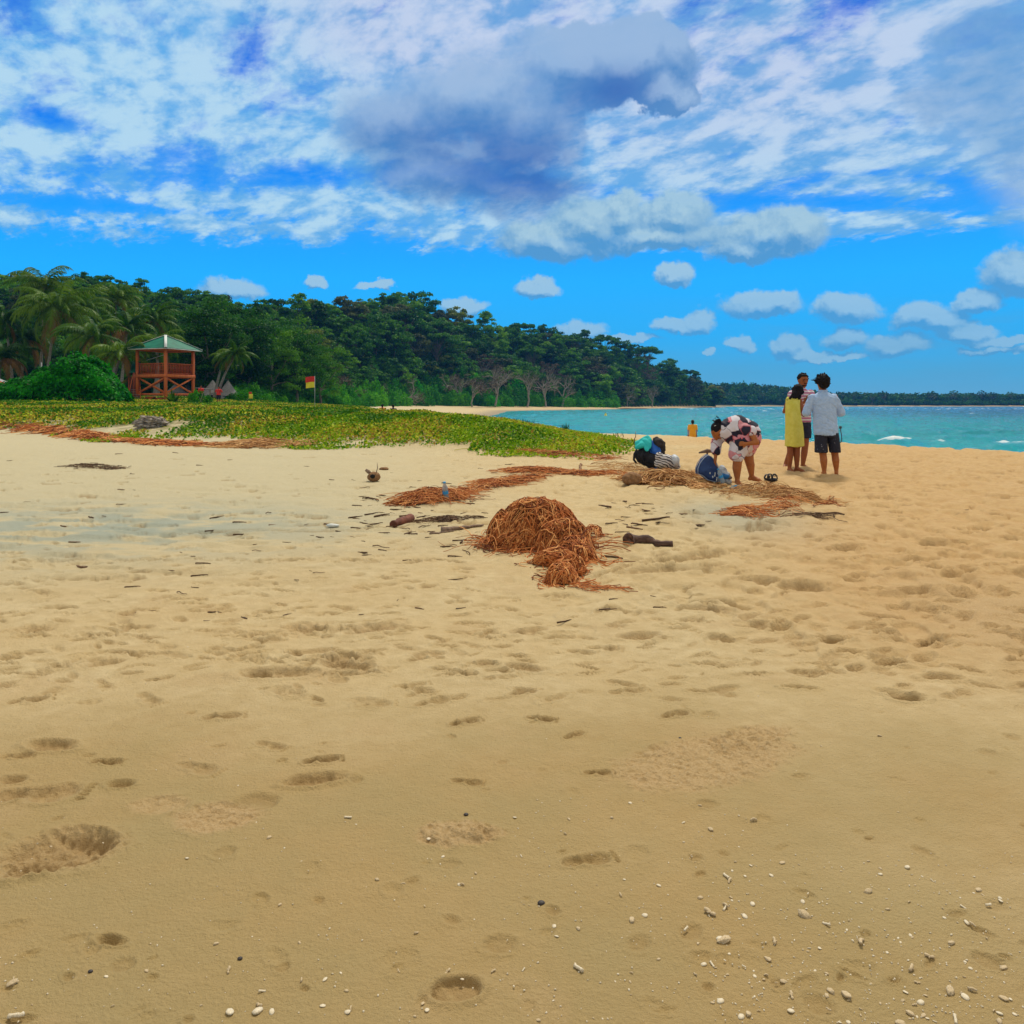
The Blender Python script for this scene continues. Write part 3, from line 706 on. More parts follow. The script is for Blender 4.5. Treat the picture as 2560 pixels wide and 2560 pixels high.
# the forest on the hill: rows climbing from its foot to its crest
count = 0
cols = 37
for row in range(8):
    tt = [0.02, .10, .2, .32, .46, .62, .8, 1.0][row]
    for ci in range(cols):
        px = -30 + (1830) * (ci + (row % 2) * .5 + rnd.uniform(-.3, .3)) / cols
        b_, c_ = np.interp(px, HX, HBASE), np.interp(px, HX, HCREST)
        if px > 1790: continue
        if px < 430 and row < 3: continue         # hidden behind the palms
        if px > 1560 and row in (2, 4, 6): continue
        y = b_ + (c_ - b_) * (tt + rnd.uniform(-.04, .04)); x = (px - 1280) / FPX * y
        wpx = 66 + 10 * rnd.random() - (18 if px > 1560 else 0)
        s = wpx / FPX * y / 13.0 * rnd.uniform(.9, 1.25)
        s = max(.55, min(s, 1.25)) if row < 7 else max(.5, min(s, .9))
        if px < 640:  r_ = rnd.choices(['green', 'dense', 'tall', 'olive', 'yellow'], [4, 4, 1, .6, .5])[0]
        elif px < 1180: r_ = rnd.choices(['dense', 'green', 'umbrella', 'olive', 'yellow', 'twiggy', 'tall'], [4, 3, 1.5, 1, .8, .8 if row < 3 else .2, .6])[0]
        else: r_ = rnd.choices(['dense', 'green', 'umbrella', 'olive', 'twiggy', 'tall', 'yellow'], [3.4, 2, 1.2, 2.2, .9 if px < 1560 else .2, .8, .2])[0]
        if row == 7: r_ = rnd.choices(['dense', 'umbrella', 'sparse', 'tall', 'green'], [3, 2, 1.6, .6, 1.6])[0]
        put_tree(r_, x, y, s, s * rnd.uniform(.8, 1.1) * (.8 if row == 7 else 1), 'forest_tree', LAB[r_] + zone(px, row), 'trees of the hill forest'); count += 1
print('forest trees', count)
# big trees one can single out on the skyline: column, crest row, height in pixels of crown
def sky_tree(px, ytop, kd, s, lab, back=1.0, sz=None):
    c_ = np.interp(px, HX, HCREST) * back; x = (px - 1280) / FPX * c_
    top = CAMH + (HZ - ytop) / FPX * c_
    e = put_tree(kd, x, c_, s, sz or s, 'skyline_tree', lab, None)
    hgt = (top - e.location.z)
    e.scale = (s, s, max(.4, hgt / 14.6)); return e
sky_tree(1000, 742, 'sparse', 1.45, 'largest open-crowned tree crowning the highest hump of the wooded hill')
sky_tree(950, 755, 'sparse', 1.1, 'second open-crowned tree on the hump, to the left side of the largest one')
sky_tree(1095, 775, 'sparse', .95, 'purple-grey open tree on the right shoulder of the highest hump')
sky_tree(1170, 815, 'tall', .62, 'dark pointed tree standing up alone on the falling ridge')
sky_tree(240, 690, 'sparse', .9, 'dark round-headed tree on the ridge above the palms')
sky_tree(312, 712, 'umbrella', .7, 'layered tree on the ridge between two round-headed ones')
sky_tree(412, 727, 'sparse', .7, 'small round-headed tree on the ridge behind the wooden tower')
sky_tree(2, 686, 'dense', .8, 'dark tree on the ridge at the very left edge')
sky_tree(835, 764, 'umbrella', .8, 'broad dark tree on the ridge left of the highest hump')
sky_tree(1360, 832, 'sparse', .8, 'open-crowned tree on the middle of the long ridge')
sky_tree(1595, 862, 'sparse', .9, 'pale-limbed open tree near the seaward end of the ridge')
sky_tree(1738, 935, 'sparse', .62, 'last open-crowned tree on the point above the sea')
# hand-set front trees of the slope foot (dark, dense wood behind the flag and the tower)
FT = [(470, 1005, 118, 'tall', 1.0, 1.05), (520, 1005, 112, 'tall', 1.05, .95), (570, 1005, 122, 'dense', .95, 1.1), (620, 1005, 128, 'dense', .95, 1.05), (680, 1005, 132, 'dense', .95, 1.0), (740, 1005, 140, 'dense', .9, 1.0), (800, 1005, 152, 'dense', .9, .95),
      (540, 1005, 132, 'dense', 1.1, 1.3), (640, 1005, 146, 'green', 1.1, 1.35), (720, 1005, 158, 'dense', 1.1, 1.3), (200, 1005, 128, 'dense', .9, .8), (110, 1005, 130, 'dense', .95, .8), (20, 1005, 126, 'dense', .9, .8), (290, 1005, 127, 'dense', .9, .8), (370, 1005, 126, 'dense', .95, .85), (430, 1005, 128, 'dense', 1., .95)]
for (px, py, d, kd, s, sz) in FT:
    put_tree('feathery', (px - 1280) / FPX * d, d, s, sz * .95, 'beachside_tree', 'dark leafy tree ' + ('behind the palms at the left' if px < 320 else 'just behind the tower' if px < 500 else 'behind the thatched huts' if px < 650 else 'left of the flag' if px < 780 else 'right of the flag'), 'dark trees behind the tower and palms')
# bare, pale-limbed trees at the foot of the slope
def bare_tree(seed, H, spread, lean, leaves, dens=1.0):
    rng = np.random.default_rng(seed); tr = Geo(); cr = Geo()
    def grow(p, d, L, r, lv):
        n = 7; q_ = wobble(p, p + d * L, n, .035 * L, rng); v, f = tube(q_, np.linspace(r, r * .70, n), 5 if lv < 2 else 4, False); tr.add(v, f, 0)
        e = q_[-1]
        if lv >= 5:
            k_ = 7; C = e + rng.normal(size=(k_, 3)) * .38; v, f = quads_leaf(C, rng.normal(size=(k_, 3)) + (0, 0, .6), np.full(k_, .15 * leaves), rng, .6); cr.add(v, f, 0, rng.uniform(.2, .9, k_)); return
        for i in range(3 if lv < 2 else (3 if rng.random() < .45 * dens else 2)):
            nd = d + rng.normal(size=3) * spread + np.array([0, 0, .10]); nd /= np.linalg.norm(nd)
            st_ = q_[rng.integers(3, n)] if i else e
            grow(st_, nd, L * rng.uniform(.62, .86), r * .68, lv + 1)
    d0 = np.array([lean[0], lean[1], 1.0]); d0 /= np.linalg.norm(d0)
    grow(np.zeros(3), d0, H * .30, H * .028, 0)
    return tr, cr
BT = [(775, 905, 8.5, 200, .55, (-.3, 0), 'large grey fan-shaped tree with bare white limbs behind the flag', m_leaf_brown),
      (850, 985, 8, 205, .6, (.5, 0), 'low dry tree with pale drooping limbs right of the fan-shaped one', m_leaf_brown),
      (1000, 985, 9, 262, .6, (.85, 0), 'leaning tree with one long pale limb reaching right over the shrubs', m_leaf_olive),
      (945, 985, 6, 240, .6, (.3, 0), 'small bleached branching tree rising from the shrubs', m_leaf_olive),
      (1150, 975, 12, 312, .55, (-.1, 0), 'bare grey tree with twisted limbs above the shrubs', m_leaf_brown),
      (1180, 990, 10, 305, .5, (.1, 0), 'brown leafless thicket tree with reddish twigs', m_leaf_brown),
      (1238, 975, 15, 318, .5, (.15, 0), 'tallest bleached tree with a bent white trunk by the shrubs', m_leaf_brown),
      (1318, 975, 14, 335, .55, (.1, 0), 'bleached tree with forked limbs between the bent one and the olive trees', m_leaf_olive),
      (1365, 970, 14, 350, .5, (-.1, 0), 'slender bleached tree with upright limbs', m_leaf_brown),
      (1405, 965, 14, 365, .5, (.1, 0), 'pale-trunked tree at the right end of the bleached row', m_leaf_olive),
      (1630, 975, 13, 475, .5, (.1, 0), 'faint pale-trunked tree low on the far point', m_leaf_olive),
      (1568, 940, 12, 450, .5, (.1, 0), 'pale forked tree half way up the far point', m_leaf_olive)]
for i, (px, py, H, d, sp, ln, lab, lm) in enumerate(BT):
    x = (px - 1280) / FPX * d; tr, cr = bare_tree(500 + i * 3, H * 1.25, sp, ln, 1.2 + H * .03, 1.1)
    e = empty('bare_tree', (x, d, gz(x, d) - .2), 0, lab, 'tree')
    if i in (0,): e.location.z = CAMH + (HZ - 965) * d / FPX
    ob('trunk', tr.mesh('bare_trunk', [m_bark_pale], True), e); ob('crown', cr.mesh('bare_crown', [lm]), e)

# ---- coconut palms
m_palm = leafmat("palm_fronds", (.010, .055, .002), (.042, .130, .004), (.12, .22, .010), rough=.45, brown=(.20, .11, .025))
m_ptrunk = pmat("palm_bark", (.17, .15, .125), (.30, .27, .23), 5, .9, .02, (1, 1, 3))
def frond(g, root, az_, elv, L, droop, rng, brown=0.0):
    n = 16; s_ = np.linspace(0, 1, n)
    el_ = elv - droop * s_ ** 1.3
    step = L / (n - 1); pts = [np.array(root, float)]
    for i in range(1, n):
        dv = np.array([math.cos(az_) * math.cos(el_[i]), math.sin(az_) * math.cos(el_[i]), math.sin(el_[i])]); pts.append(pts[-1] + dv * step)
    pts = np.array(pts); v, f = tube(pts, np.linspace(.05, .012, n), 4, False); g.add(v, f, 0, .9 if brown < .5 else 1.7)
    side = np.array([-math.sin(az_), math.cos(az_), 0.0])
    T = np.gradient(pts, axis=0); T /= np.linalg.norm(T, axis=1, keepdims=True)
    m = 34; ss_ = np.linspace(.12, 1, m)
    for sg in (-1, 1):
        P0 = np.stack([np.interp(ss_, s_, pts[:, k_]) for k_ in range(3)], 1); TT = np.stack([np.interp(ss_, s_, T[:, k_]) for k_ in range(3)], 1)
        ln = L * .20 * np.sin(np.clip(ss_ * 1.05, 0, 1) * math.pi * .80 + .42)[:, None] * rng.uniform(.8, 1.1, (m, 1))
        dirn = side * sg * .72 + TT * .55 + np.array([0, 0, -.42]) + rng.normal(size=(m, 3)) * .10
        dirn /= np.linalg.norm(dirn, axis=1, keepdims=True)
        mid_p = P0 + dirn * ln * .55; tip = P0 + dirn * ln + np.array([0, 0, -.34]) * ln
        w = TT * .055
        v = np.concatenate([P0 - w, P0 + w, mid_p + w, mid_p - w, mid_p - w, mid_p + w, tip + w * .2, tip - w * .2]).reshape(8, m, 3)
        v = v.transpose(1, 0, 2).reshape(-1, 3); ix = np.arange(m)[:, None] * 8
        f = np.concatenate([ix + [0, 1, 2, 3], ix + [4, 5, 6, 7]])
        tn = rng.uniform(.15, .8) + brown * 1.2
        g.add(v, f, 0, np.clip(tn + rng.uniform(-.1, .1, len(f)), 0, 2))
def palm(px, ycrown, d, lean, lab, seed, scale=1.0, nf=30, brown=.18):
    rng = np.random.default_rng(seed)
    x = (px - 1280) / FPX * d; z1 = CAMH + (HZ - ycrown) / FPX * d; x0 = x - lean; z0 = gz(x0, d)
    H = z1 - z0
    e = empty('coconut_palm', (x0, d, z0), 0, lab, 'palm tree', 'coconut palms behind the round shrub')
    g = Geo(); tt_ = np.linspace(0, 1, 12)[:, None]
    pts = np.hstack([lean * tt_ ** 1.7, .3 * np.sin(tt_ * 3), H * tt_]); pts[0, 2] = -.5
    v, f = tube(pts, .20 - .09 * tt_[:, 0] + .12 * np.exp(-tt_[:, 0] * 9), 8); g.add(v, f, 0); ob('trunk', g.mesh('palm_trunk', [m_ptrunk], True), e)
    g = Geo(); top = pts[-1]
    for i in range(nf):
        u_ = i / nf; elv = 1.35 - 1.75 * u_ + rng.normal() * .12
        frond(g, top + rng.normal(size=3) * .08, i * 2.399 + rng.uniform(-.2, .2), elv, rng.uniform(4.2, 5.4) * scale, rng.uniform(1.4, 2.25), rng, 1.0 if u_ > 1 - brown and rng.random() < .7 else rng.uniform(0, .15))
    ob('crown', g.mesh('palm_crown', [m_palm]), e)
    g = Geo()
    for i in range(9):
        a_ = rng.uniform(0, 6.28); c_ = top + np.array([math.cos(a_) * .32, math.sin(a_) * .32, -.35 + rng.uniform(-.2, .1)])
        th = np.linspace(0, math.pi, 6); pp = np.stack([np.zeros(6), np.zeros(6), .17 * np.cos(th)], 1) + c_
        v, f = tube(pp, .14 * np.sin(th) + .004, 7, False); g.add(v, f, 0)
    ob('coconuts', g.mesh('coconuts', [m_cocos], True), e)
    return e
m_cocos = pmat("coconut_husk_green", (.10, .13, .03), (.20, .15, .05), 4, .6)
PL = [(142, 775, 92, 1.4, 'tallest coconut palm with a huge drooping crown beside the lamp pole', 1.2, 38, .22), (8, 800, 96, -1.0, 'coconut palm with pale upturned fronds at the left edge', .9, 26, .1),
      (110, 715, 104, .6, 'coconut palm whose head tops the skyline behind the tallest one', 1.05, 30, .1), (232, 842, 84, 1.5, 'coconut palm with glossy arching fronds right of the tallest one', .88, 26, .2),
      (205, 775, 100, -.8, 'upright coconut palm standing behind the glossy-fronded one', 1.0, 28, .1), (318, 822, 92, .8, 'coconut palm with dead brown hanging fronds', .8, 26, .45),
      (290, 752, 108, .5, 'coconut palm above and behind the brown-fronded one', 1.0, 28, .1), (382, 800, 100, -.6, 'coconut palm just above the green tower roof', .9, 26, .1),
      (302, 885, 80, 1.2, 'low coconut palm with yellowing fronds beside the tower', .78, 22, .3), (60, 850, 100, .6, 'low coconut palm filling the gap at the left', .95, 26, .3),
      (588, 888, 98, 2.2, 'small leaning coconut palm right of the tower above the huts', .62, 22, .1), (560, 896, 101, 1.2, 'second small coconut palm close behind the leaning one', .5, 18, .1),
      (395, 860, 96, .4, 'short coconut palm behind the tower roof', .75, 22, .15), (0, 900, 90, 0.4, 'low palm with straw-coloured skirt at the left edge', .9, 24, .5)]
for i, (px, yc, d, ln, lab, sc_, nf, br) in enumerate(PL): palm(px, yc, d, ln, lab, 40 + i, sc_, nf, br)

# ---- shrubs
def shrub_mesh(seed, w, h, dpt, n, leaf, mat_, lobes=14, name='shrub'):
    rng = np.random.default_rng(seed); g = Geo()
    L = [(np.array([rng.uniform(-.8, .8) * w / 2, rng.uniform(-.8, .8) * dpt / 2, 0]), rng.uniform(.5, .9)) for _ in range(lobes)]
    for c, k_ in L:
        e_ = max(0, 1 - (2 * c[0] / w) ** 2) ** .5; rz_ = h * e_ * rng.uniform(.75, 1.05); rx_ = w * .24 * k_; ry_ = dpt * .28 * k_
        m = n // lobes; d = rng.normal(size=(m, 3)); d[:, 2] = np.abs(d[:, 2]); d /= np.linalg.norm(d, axis=1, keepdims=True)
        bump_ = 1 + .16 * (fbm(d[:, 0] * 4 + 9, d[:, 1] * 4 + d[:, 2] * 4 + seed, 3, seed) - .5) * 2
        C = c + d * np.array([rx_, ry_, rz_]) * (bump_ * rng.uniform(.86, 1.03, m))[:, None]
        Nn = d * np.array([1 / rx_, 1 / ry_, 1 / rz_]) * rx_ + rng.normal(size=(m, 3)) * .5
        v, f = quads_leaf(C, Nn, leaf * rng.uniform(.6, 1.35, m), rng, .5)
        g.add(v, f, 0, rng.uniform(.15, .7) + rng.uniform(-.22, .3, m))
    return g.mesh(name, [mat_])
def stems(seed, w, h, n, r):
    rng = np.random.default_rng(seed); g = Geo()
    for i in range(n):
        a = (rng.uniform(-.2, .2) * w, rng.uniform(-.2, .2) * w, -.2); b_ = (rng.uniform(-.4, .4) * w, rng.uniform(-.4, .4) * w, h * rng.uniform(.5, .8))
        v, f = tube(wobble(a, b_, 6, .06, rng), np.linspace(r, r * .4, 6), 5, False); g.add(v, f, 0)
    return g.mesh('stems', [m_bark_pale], True)
def custom_dome(seed, prof, depth_, leaf, n, mat_):
    """a wide hedge-like shrub with its outline given as (x, height) pairs"""
    rng = np.random.default_rng(seed); g = Geo()
    xs = np.array([p[0] for p in prof]); hs = np.array([p[1] for p in prof])
    x = rng.uniform(xs[0], xs[-1], n); ph = np.arccos(rng.uniform(-1, 1, n)); h = np.interp(x, xs, hs)
    yy = np.cos(ph) * depth_ * .5 * (.5 + .5 * h / hs.max()); zz = np.sin(ph) ** .8 * h
    lump = 1 + .30 * (fbm(x * .9, yy * .9 + zz * 1.1, 3, seed) - .5) * 2 + .10 * (fbm(x * 3, yy * 3 + zz * 3, 2, seed + 5) - .5) * 2
    C = np.stack([x, yy * lump, zz * lump], 1) * 1.0; C += rng.normal(size=(n, 3)) * leaf * .9
    slope = np.interp(x + .1, xs, hs) - np.interp(x - .1, xs, hs)
    Nn = np.stack([-slope * 2.5, np.cos(ph) * 1.3, np.sin(ph) + .1], 1) + rng.normal(size=(n, 3)) * .55
    v, f = quads_leaf(C, Nn, leaf * rng.uniform(.6, 1.3, n), rng, .5)
    g.add(v, f, 0, .42 + .9 * (fbm(x * 1.3, zz * 1.3 + yy, 3, seed + 9) - .5) + rng.uniform(-.2, .25, n)); return g.mesh('foliage', [mat_])
d_ = 58.0
k = d_ / FPX
def rel_(px): return (px - 190) * k
prof = [(rel_(-60), .3), (rel_(0), (1010 - 975) * k), (rel_(40), (1010 - 962) * k), (rel_(75), (1010 - 950) * k), (rel_(110), (1010 - 938) * k), (rel_(145), (1010 - 918) * k), (rel_(185), (1010 - 905) * k), (rel_(215), (1010 - 907) * k), (rel_(245), (1010 - 918) * k), (rel_(275), (1010 - 940) * k), (rel_(295), (1010 - 965) * k), (rel_(306), .4)]
x = (190 - 1280) * k; zb = gz(x, d_)
prof = [(a, b_ + (CAMH - zb)) for a, b_ in prof]
e = empty('round_shrub', (x, d_, zb), 0, 'huge bright green mounded shrub beside the wooden tower', 'shrub')
ob('foliage', custom_dome(3, prof, 5.0, .125, 52000, m_shrub), e); ob('stem', stems(4, 6, 2.4, 14, .05), e)
# small plants round the tower
def place_shrub(name, px, py_base, d, w, h, seed, mat_, n, leaf, lab, group=None, dpt=None, parts=True, cat='shrub'):
    x = (px - 1280) / FPX * d; z = gz(x, d)
    if not parts:
        o = ob(name, shrub_mesh(seed, w, h, dpt or w, n, leaf, mat_, 12), label=lab, cat=cat, group=group); o.location = (x, d, z - .1); return o
    e = empty(name, (x, d, z - .1), 0, lab, cat, group); ob('foliage', shrub_mesh(seed, w, h, dpt or w, n, leaf, mat_, 12), e); ob('stem', stems(seed + 1, w, h, 6, .03), e); return e
place_shrub('bush', 497, 1005, 72, 1.7, 1.35, 60, m_coast, 2600, .07, 'small leafy bush at the right foot of the wooden tower')
place_shrub('bush', 610, 1000, 92, 2.4, 1.5, 62, m_coast, 2600, .08, 'dark leafy bush between the thatched hut and the yellow sign')
place_shrub('bush', 292, 1008, 62, 1.1, .7, 64, m_shrub, 3000, .09, 'low bush at the stair foot of the tower')
# agave-like young palm in front of the tower
def strap_plant(name, px, d, n, L, lab, cat, seed):
    rng = np.random.default_rng(seed); x = (px - 1280) / FPX * d; g = Geo()
    for i in range(n):
        a_ = i * 2.4; elv = rng.uniform(.55, 1.4); ll = L * rng.uniform(.7, 1.1); s_ = np.linspace(0, 1, 7)
        p_ = np.stack([np.cos(a_) * s_ * ll * math.cos(elv), np.sin(a_) * s_ * ll * math.cos(elv), ll * (s_ * math.sin(elv) - .25 * s_ ** 2.5 * math.cos(elv))], 1)
        sd_ = np.array([-math.sin(a_), math.cos(a_), 0]) * (.10 * np.sin(s_ * 2.6 + .5) + .004)[:, None]
        v = np.concatenate([p_ - sd_, p_ + sd_]); f = np.array([(j, j + 1, j + 8, j + 7) for j in range(6)]); g.add(v, f, 0, rng.uniform(.3, 1.0))
    e = empty(name, (x, d, gz(x, d)), 0, lab, cat); o = ob('leaves', g.mesh('straps', [m_palm]), e)
    g = Geo(); v, f = tube([(0, 0, -.1), (0, 0, .18)], [.1, .12], 8); g.add(v, f, 0); ob('stem', g.mesh('stub', [m_ptrunk]), e)
strap_plant('young_palm', 432, 64, 22, 1.35, 'spiky young palm in front of the middle post of the tower', 'plant', 70)
# coastal scrub along the far beach: separate bushes
CS = [shrub_mesh(80 + i, 7.5, 4.4, 6, 2600, .24, m_coast, 14, 'scrub') for i in range(5)]
CSl = shrub_mesh(88, 7.5, 4.4, 6, 2600, .24, m_shrub, 14, 'scrub')
nshr = 0
for row in range(3):
    for i in range(30):
        px = 590 + 950 * (i + rnd.uniform(-.35, .35) + .33 * row) / 30
        if px > 1560: continue
        b_ = np.interp(px, HX, HBASE); d = b_ - 14 + row * 9
        if px < 860: d = 100 + row * 8 + (px - 600) * .30
        elif px < 1000: d = 178 + (px - 860) * .55 + row * 9
        s = 70 / FPX * d / 7.5 * rnd.uniform(.8, 1.2); hh = np.interp(px, [640, 800, 1000, 1100, 1300, 1500, 1560], [44, 52, 50, 62, 54, 40, 22]) * (.65 + .32 * row) / FPX * d / 4.4
        x = (px - 1280) / FPX * d
        o = bpy.data.objects.new('coastal_shrub', rnd.choice(CS + ([CSl] if 1000 < px < 1300 else []))); link(o)
        o.location = (x, d, gz(x, d) - .3); o.rotation_euler = (0, 0, rnd.uniform(0, 6.28)); o.scale = (s, s, hh * rnd.uniform(.85, 1.1))
        tag(o, 'bright green bush of the far beach scrub, ' + ('left end beside the flag' if px < 850 else 'below the fan-shaped dry tree' if px < 1000 else 'bulging middle stretch' if px < 1200 else 'below the bleached trees' if px < 1400 else 'thin right end'), 'shrub', 'scrub belt along the far beach'); nshr += 1
# undergrowth closing the forest floor
rng = np.random.default_rng(19); n = 90000
px = rng.uniform(-60, 1785, n); tt_ = rng.random(n) ** 1.15
b_, c_ = np.interp(px, HX, HBASE), np.interp(px, HX, HCREST); b2 = np.where(px < 840, b_ - 14, b_); Y = b2 + (c_ - b2) * tt_ * 1.02; X = (px - 1280) / FPX * Y
z = ground(X, Y); k_ = fbm(X * .12, Y * .12, 3, 160)
C = np.stack([X, Y, z + rng.random(n) ** .7 * (1.2 + 4.2 * k_)], 1); Nn = rng.normal(size=(n, 3)) * .7 + np.array([0, -.5, .7])
v, f = quads_leaf(C, Nn, (.30 + .0012 * Y) * rng.uniform(.6, 1.4, n), rng, .65)
g = Geo(); g.add(v, f, 0, .15 + .7 * k_ + rng.uniform(-.2, .2, n)); ob('undergrowth', g.mesh('undergrowth', [m_leaf_dark]), kind='stuff', label='dark undergrowth between the forest trees', cat='undergrowth')
# far coast wood across the bay
rng = np.random.default_rng(9); g = Geo()
pxs = rng.uniform(1745, 2750, 1500)
for px in pxs:
    y = rng.uniform(836, 900); x = (px - 1280) / FPX * y; z = gz(x, y)
    hh = rng.uniform(5, 10) * (1.0 if y > 845 else .6); r = rng.uniform(3.0, 6.0); m = 46
    d = rng.normal(size=(m, 3)); d /= np.linalg.norm(d, axis=1, keepdims=True)
    C = np.array([x, y, z + hh * .6]) + d * np.array([r, r, hh * .42]) * rng.uniform(.6, 1.05, (m, 1))
    v, f = quads_leaf(C, d + rng.normal(size=(m, 3)) * .5, rng.uniform(.8, 1.5, m), rng, .7); g.add(v, f, 0, rng.uniform(.0, .6) + rng.uniform(-.1, .1, m))
ob('far_woods', g.mesh('far_woods', [m_leaf_dark]), kind='stuff', label='dark woods on the low coast across the bay', cat='woods')
for i, px in enumerate([1755, 1798, 1860, 1905, 2135, 2180, 2208, 2262, 2330, 2385, 2415, 2455, 2480, 2525]):
    y = 850 if px > 1790 else 640; x = (px - 1280) / FPX * y
    put_tree('sparse', x, y, rnd.uniform(.55, .95), rnd.uniform(.75, 1.05) * (1.25 if px < 1790 else 1), 'distant_tree', 'tree standing above the far woods across the bay', 'taller trees over the far woods')

# ---- creeping beach plants over the dune
m_creep = leafmat("creeper_leaves", (.036, .15, .002), (.23, .41, .004), (.58, .66, .03), rough=.6, trans=.25, brown=(.38, .22, .03))
rng = np.random.default_rng(21)
N0 = 640000
r = np.exp(rng.uniform(math.log(15.5), math.log(118), N0)); a = rng.uniform(math.radians(-41), math.radians(11), N0)
X = r * np.sin(a); Y = r * np.cos(a); v_ = veg_dist(X, Y); t_ = shore_dist(X, Y)
patch = fbm(X * .55, Y * .45, 4, 71)
dn = np.clip(ss(-.1, 4.5, v_) * 1.25 + (patch - .5) * 2.6 * (1 - ss(2, 8, v_)) - .12, 0, 1) * (v_ > -.2)
dn = np.where((X > -1) & (v_ > 0), np.maximum(dn, .75 * ss(0, 1.0, v_)), dn) * np.where((v_ > 0) | (patch > .6), 1, 0)
keep = (rng.random(N0) < dn) & (t_ > -1.2) & (v_ > -.2)
X, Y, r, v_, patch = X[keep], Y[keep], r[keep], v_[keep], patch[keep]
n = len(X); print('creeper leaves', n)
hum = fbm(X * .8, Y * .7, 3, 75)
z = ground(X, Y) + (.03 + .22 * hum * ss(0, 5, v_)) * rng.random(n) ** .7 + .01
size = .034 * (r / 17) ** .62 * rng.uniform(.6, 1.4, n)
px = 1280 + FPX * X / Y
hue = fbm(X * .28 + 3, Y * .25, 4, 77)
tint = .35 + (patch - .5) * .9 + rng.uniform(-.3, .38, n) + .18 * ss(900, 1500, px) + .15 * (1 - ss(0, 5, v_))
br_ = rng.random(n) < (.05 + .60 * ss(.46, .66, hue + .12 * ss(700, 1100, px)) * ss(0, 2, v_))
tint = np.where(br_, rng.uniform(1.15, 1.7, n), np.clip(tint, 0, 1.1))
Nn = rng.normal(size=(n, 3)) * .75 + np.array([0, -.3, .75])
vv, ff_ = quads_leaf(np.stack([X, Y, z], 1), Nn, size, rng, .7)
g = Geo(); g.add(vv, ff_, 0, tint)
# runners
for i in range(520):
    j = rng.integers(0, n); L = rng.uniform(.5, 1.8); a_ = rng.uniform(-1.2, 1.2) - 1.57 if rng.random() < .6 else rng.uniform(0, 6.28)
    q_ = wobble((X[j], Y[j], 0), (X[j] + L * math.cos(a_), Y[j] + L * math.sin(a_) * .6, 0), 7, .03, rng)
    q_[:, 2] = ground(q_[:, 0], q_[:, 1]) + .03
    if r[j] > 32: continue
    vv, ff_ = tube(q_, .007, 3, False); g.add(vv, ff_, 0, 1.35 if i % 3 else .9)
ob('creeping_plants', g.mesh('creepers', [m_creep]), kind='stuff', label='low green and yellow creeping plants covering the dune', cat='ground cover')
# grass blades on the seaward brow
g = Geo(); nb = 0
for i in range(1500):
    px = rng.uniform(1130, 1560) if i % 3 else rng.uniform(1180, 1420); d = rng.uniform(26, 40) if px < 1480 else rng.uniform(19, 26)
    x = (px - 1280) / FPX * d; t0 = shore_dist(np.array([x]), np.array([d]))[0]
    if not (-.8 < t0 < 3.0): continue
    if fbm(np.array([px * .02]), np.array([.5]), 2, 79)[0] < .45: continue
    z0 = gz(x, d); L = rng.uniform(.14, .36) * (.6 if px > 1480 else 1); b0 = np.array([x, d, z0]); tip = b0 + np.array([rng.normal() * .12 - .08, 0, L]); w = .009
    v = np.array([b0 + (-w, 0, 0), b0 + (w, 0, 0), (b0 + tip) / 2 + (w * .8, 0, .03), (b0 + tip) / 2 + (-w * .8, 0, .03), tip])
    g.add(v, np.array([(0, 1, 2, 3), (3, 2, 4, 4)]), 0, rng.uniform(0, .3)); nb += 1
ob('dune_grass', g.mesh('dune_grass', [m_leaf_dark]), kind='stuff', label='thin dark grass blades along the seaward brow of the dune', cat='grass')
print('blades', nb)
# ------------------------------------------------------------------ built things
import bmesh
def boxv(c, s, R=None):
    v = np.array([(x, y, z) for x in (-.5, .5) for y in (-.5, .5) for z in (-.5, .5)]) * np.asarray(s, float)
    if R is not None: v = v @ np.asarray(R).T
    f = np.array([(0, 1, 3, 2), (4, 6, 7, 5), (0, 4, 5, 1), (2, 3, 7, 6), (0, 2, 6, 4), (1, 5, 7, 3)])
    return v + np.asarray(c, float), f
def barv(p0, p1, w, h):
    """a beam between two points, w wide, h high"""
    p0, p1 = np.asarray(p0, float), np.asarray(p1, float); d = p1 - p0; L = np.linalg.norm(d); d = d / L
    up = np.array([0, 0, 1.0]) if abs(d[2]) < .95 else np.array([1.0, 0, 0])
    s_ = np.cross(d, up); s_ /= np.linalg.norm(s_); u = np.cross(s_, d)
    return boxv((p0 + p1) / 2, (L, w, h), np.stack([d, s_, u], 1))
def bevmesh(geo, name, mats, bev=.01, smooth=False):
    me = geo.mesh(name, mats, smooth)
    if bev:
        bm = bmesh.new(); bm.from_mesh(me); bmesh.ops.remove_doubles(bm, verts=bm.verts, dist=1e-6)
        bmesh.ops.bevel(bm, geom=list(bm.edges), offset=bev, segments=1, affect='EDGES', clamp_overlap=True); bm.to_mesh(me); bm.free()
    return me
def part(name, e, mats, *shapes, bev=.008, smooth=False, **k):
    g = Geo()
    for v, f in shapes: g.add(v, f)
    return ob(name, bevmesh(g, name, mats if isinstance(mats, list) else [mats], bev, smooth), e, **k)
m_orange = pmat("stained_timber", (.50, .095, .010), (.62, .15, .016), 4, .55, .004, (1, 1, .2))
m_orange_dk = pmat("dark_red_timber", (.40, .065, .010), (.52, .11, .016), 4, .6)
m_reddark = pmat("oxblood_panel", (.10, .018, .007), (.17, .03, .010), 4, .7)
m_roofg = pmat("green_roofing", (.004, .13, .085), (.010, .19, .125), 1.2, .6, 0, (1, 1, 1), spec=.2)
m_white = pmat("white_trim", (.55, .60, .58), (.72, .74, .70), 5, .6)
m_step = pmat("weathered_plank", (.26, .20, .15), (.38, .30, .23), 6, .85)
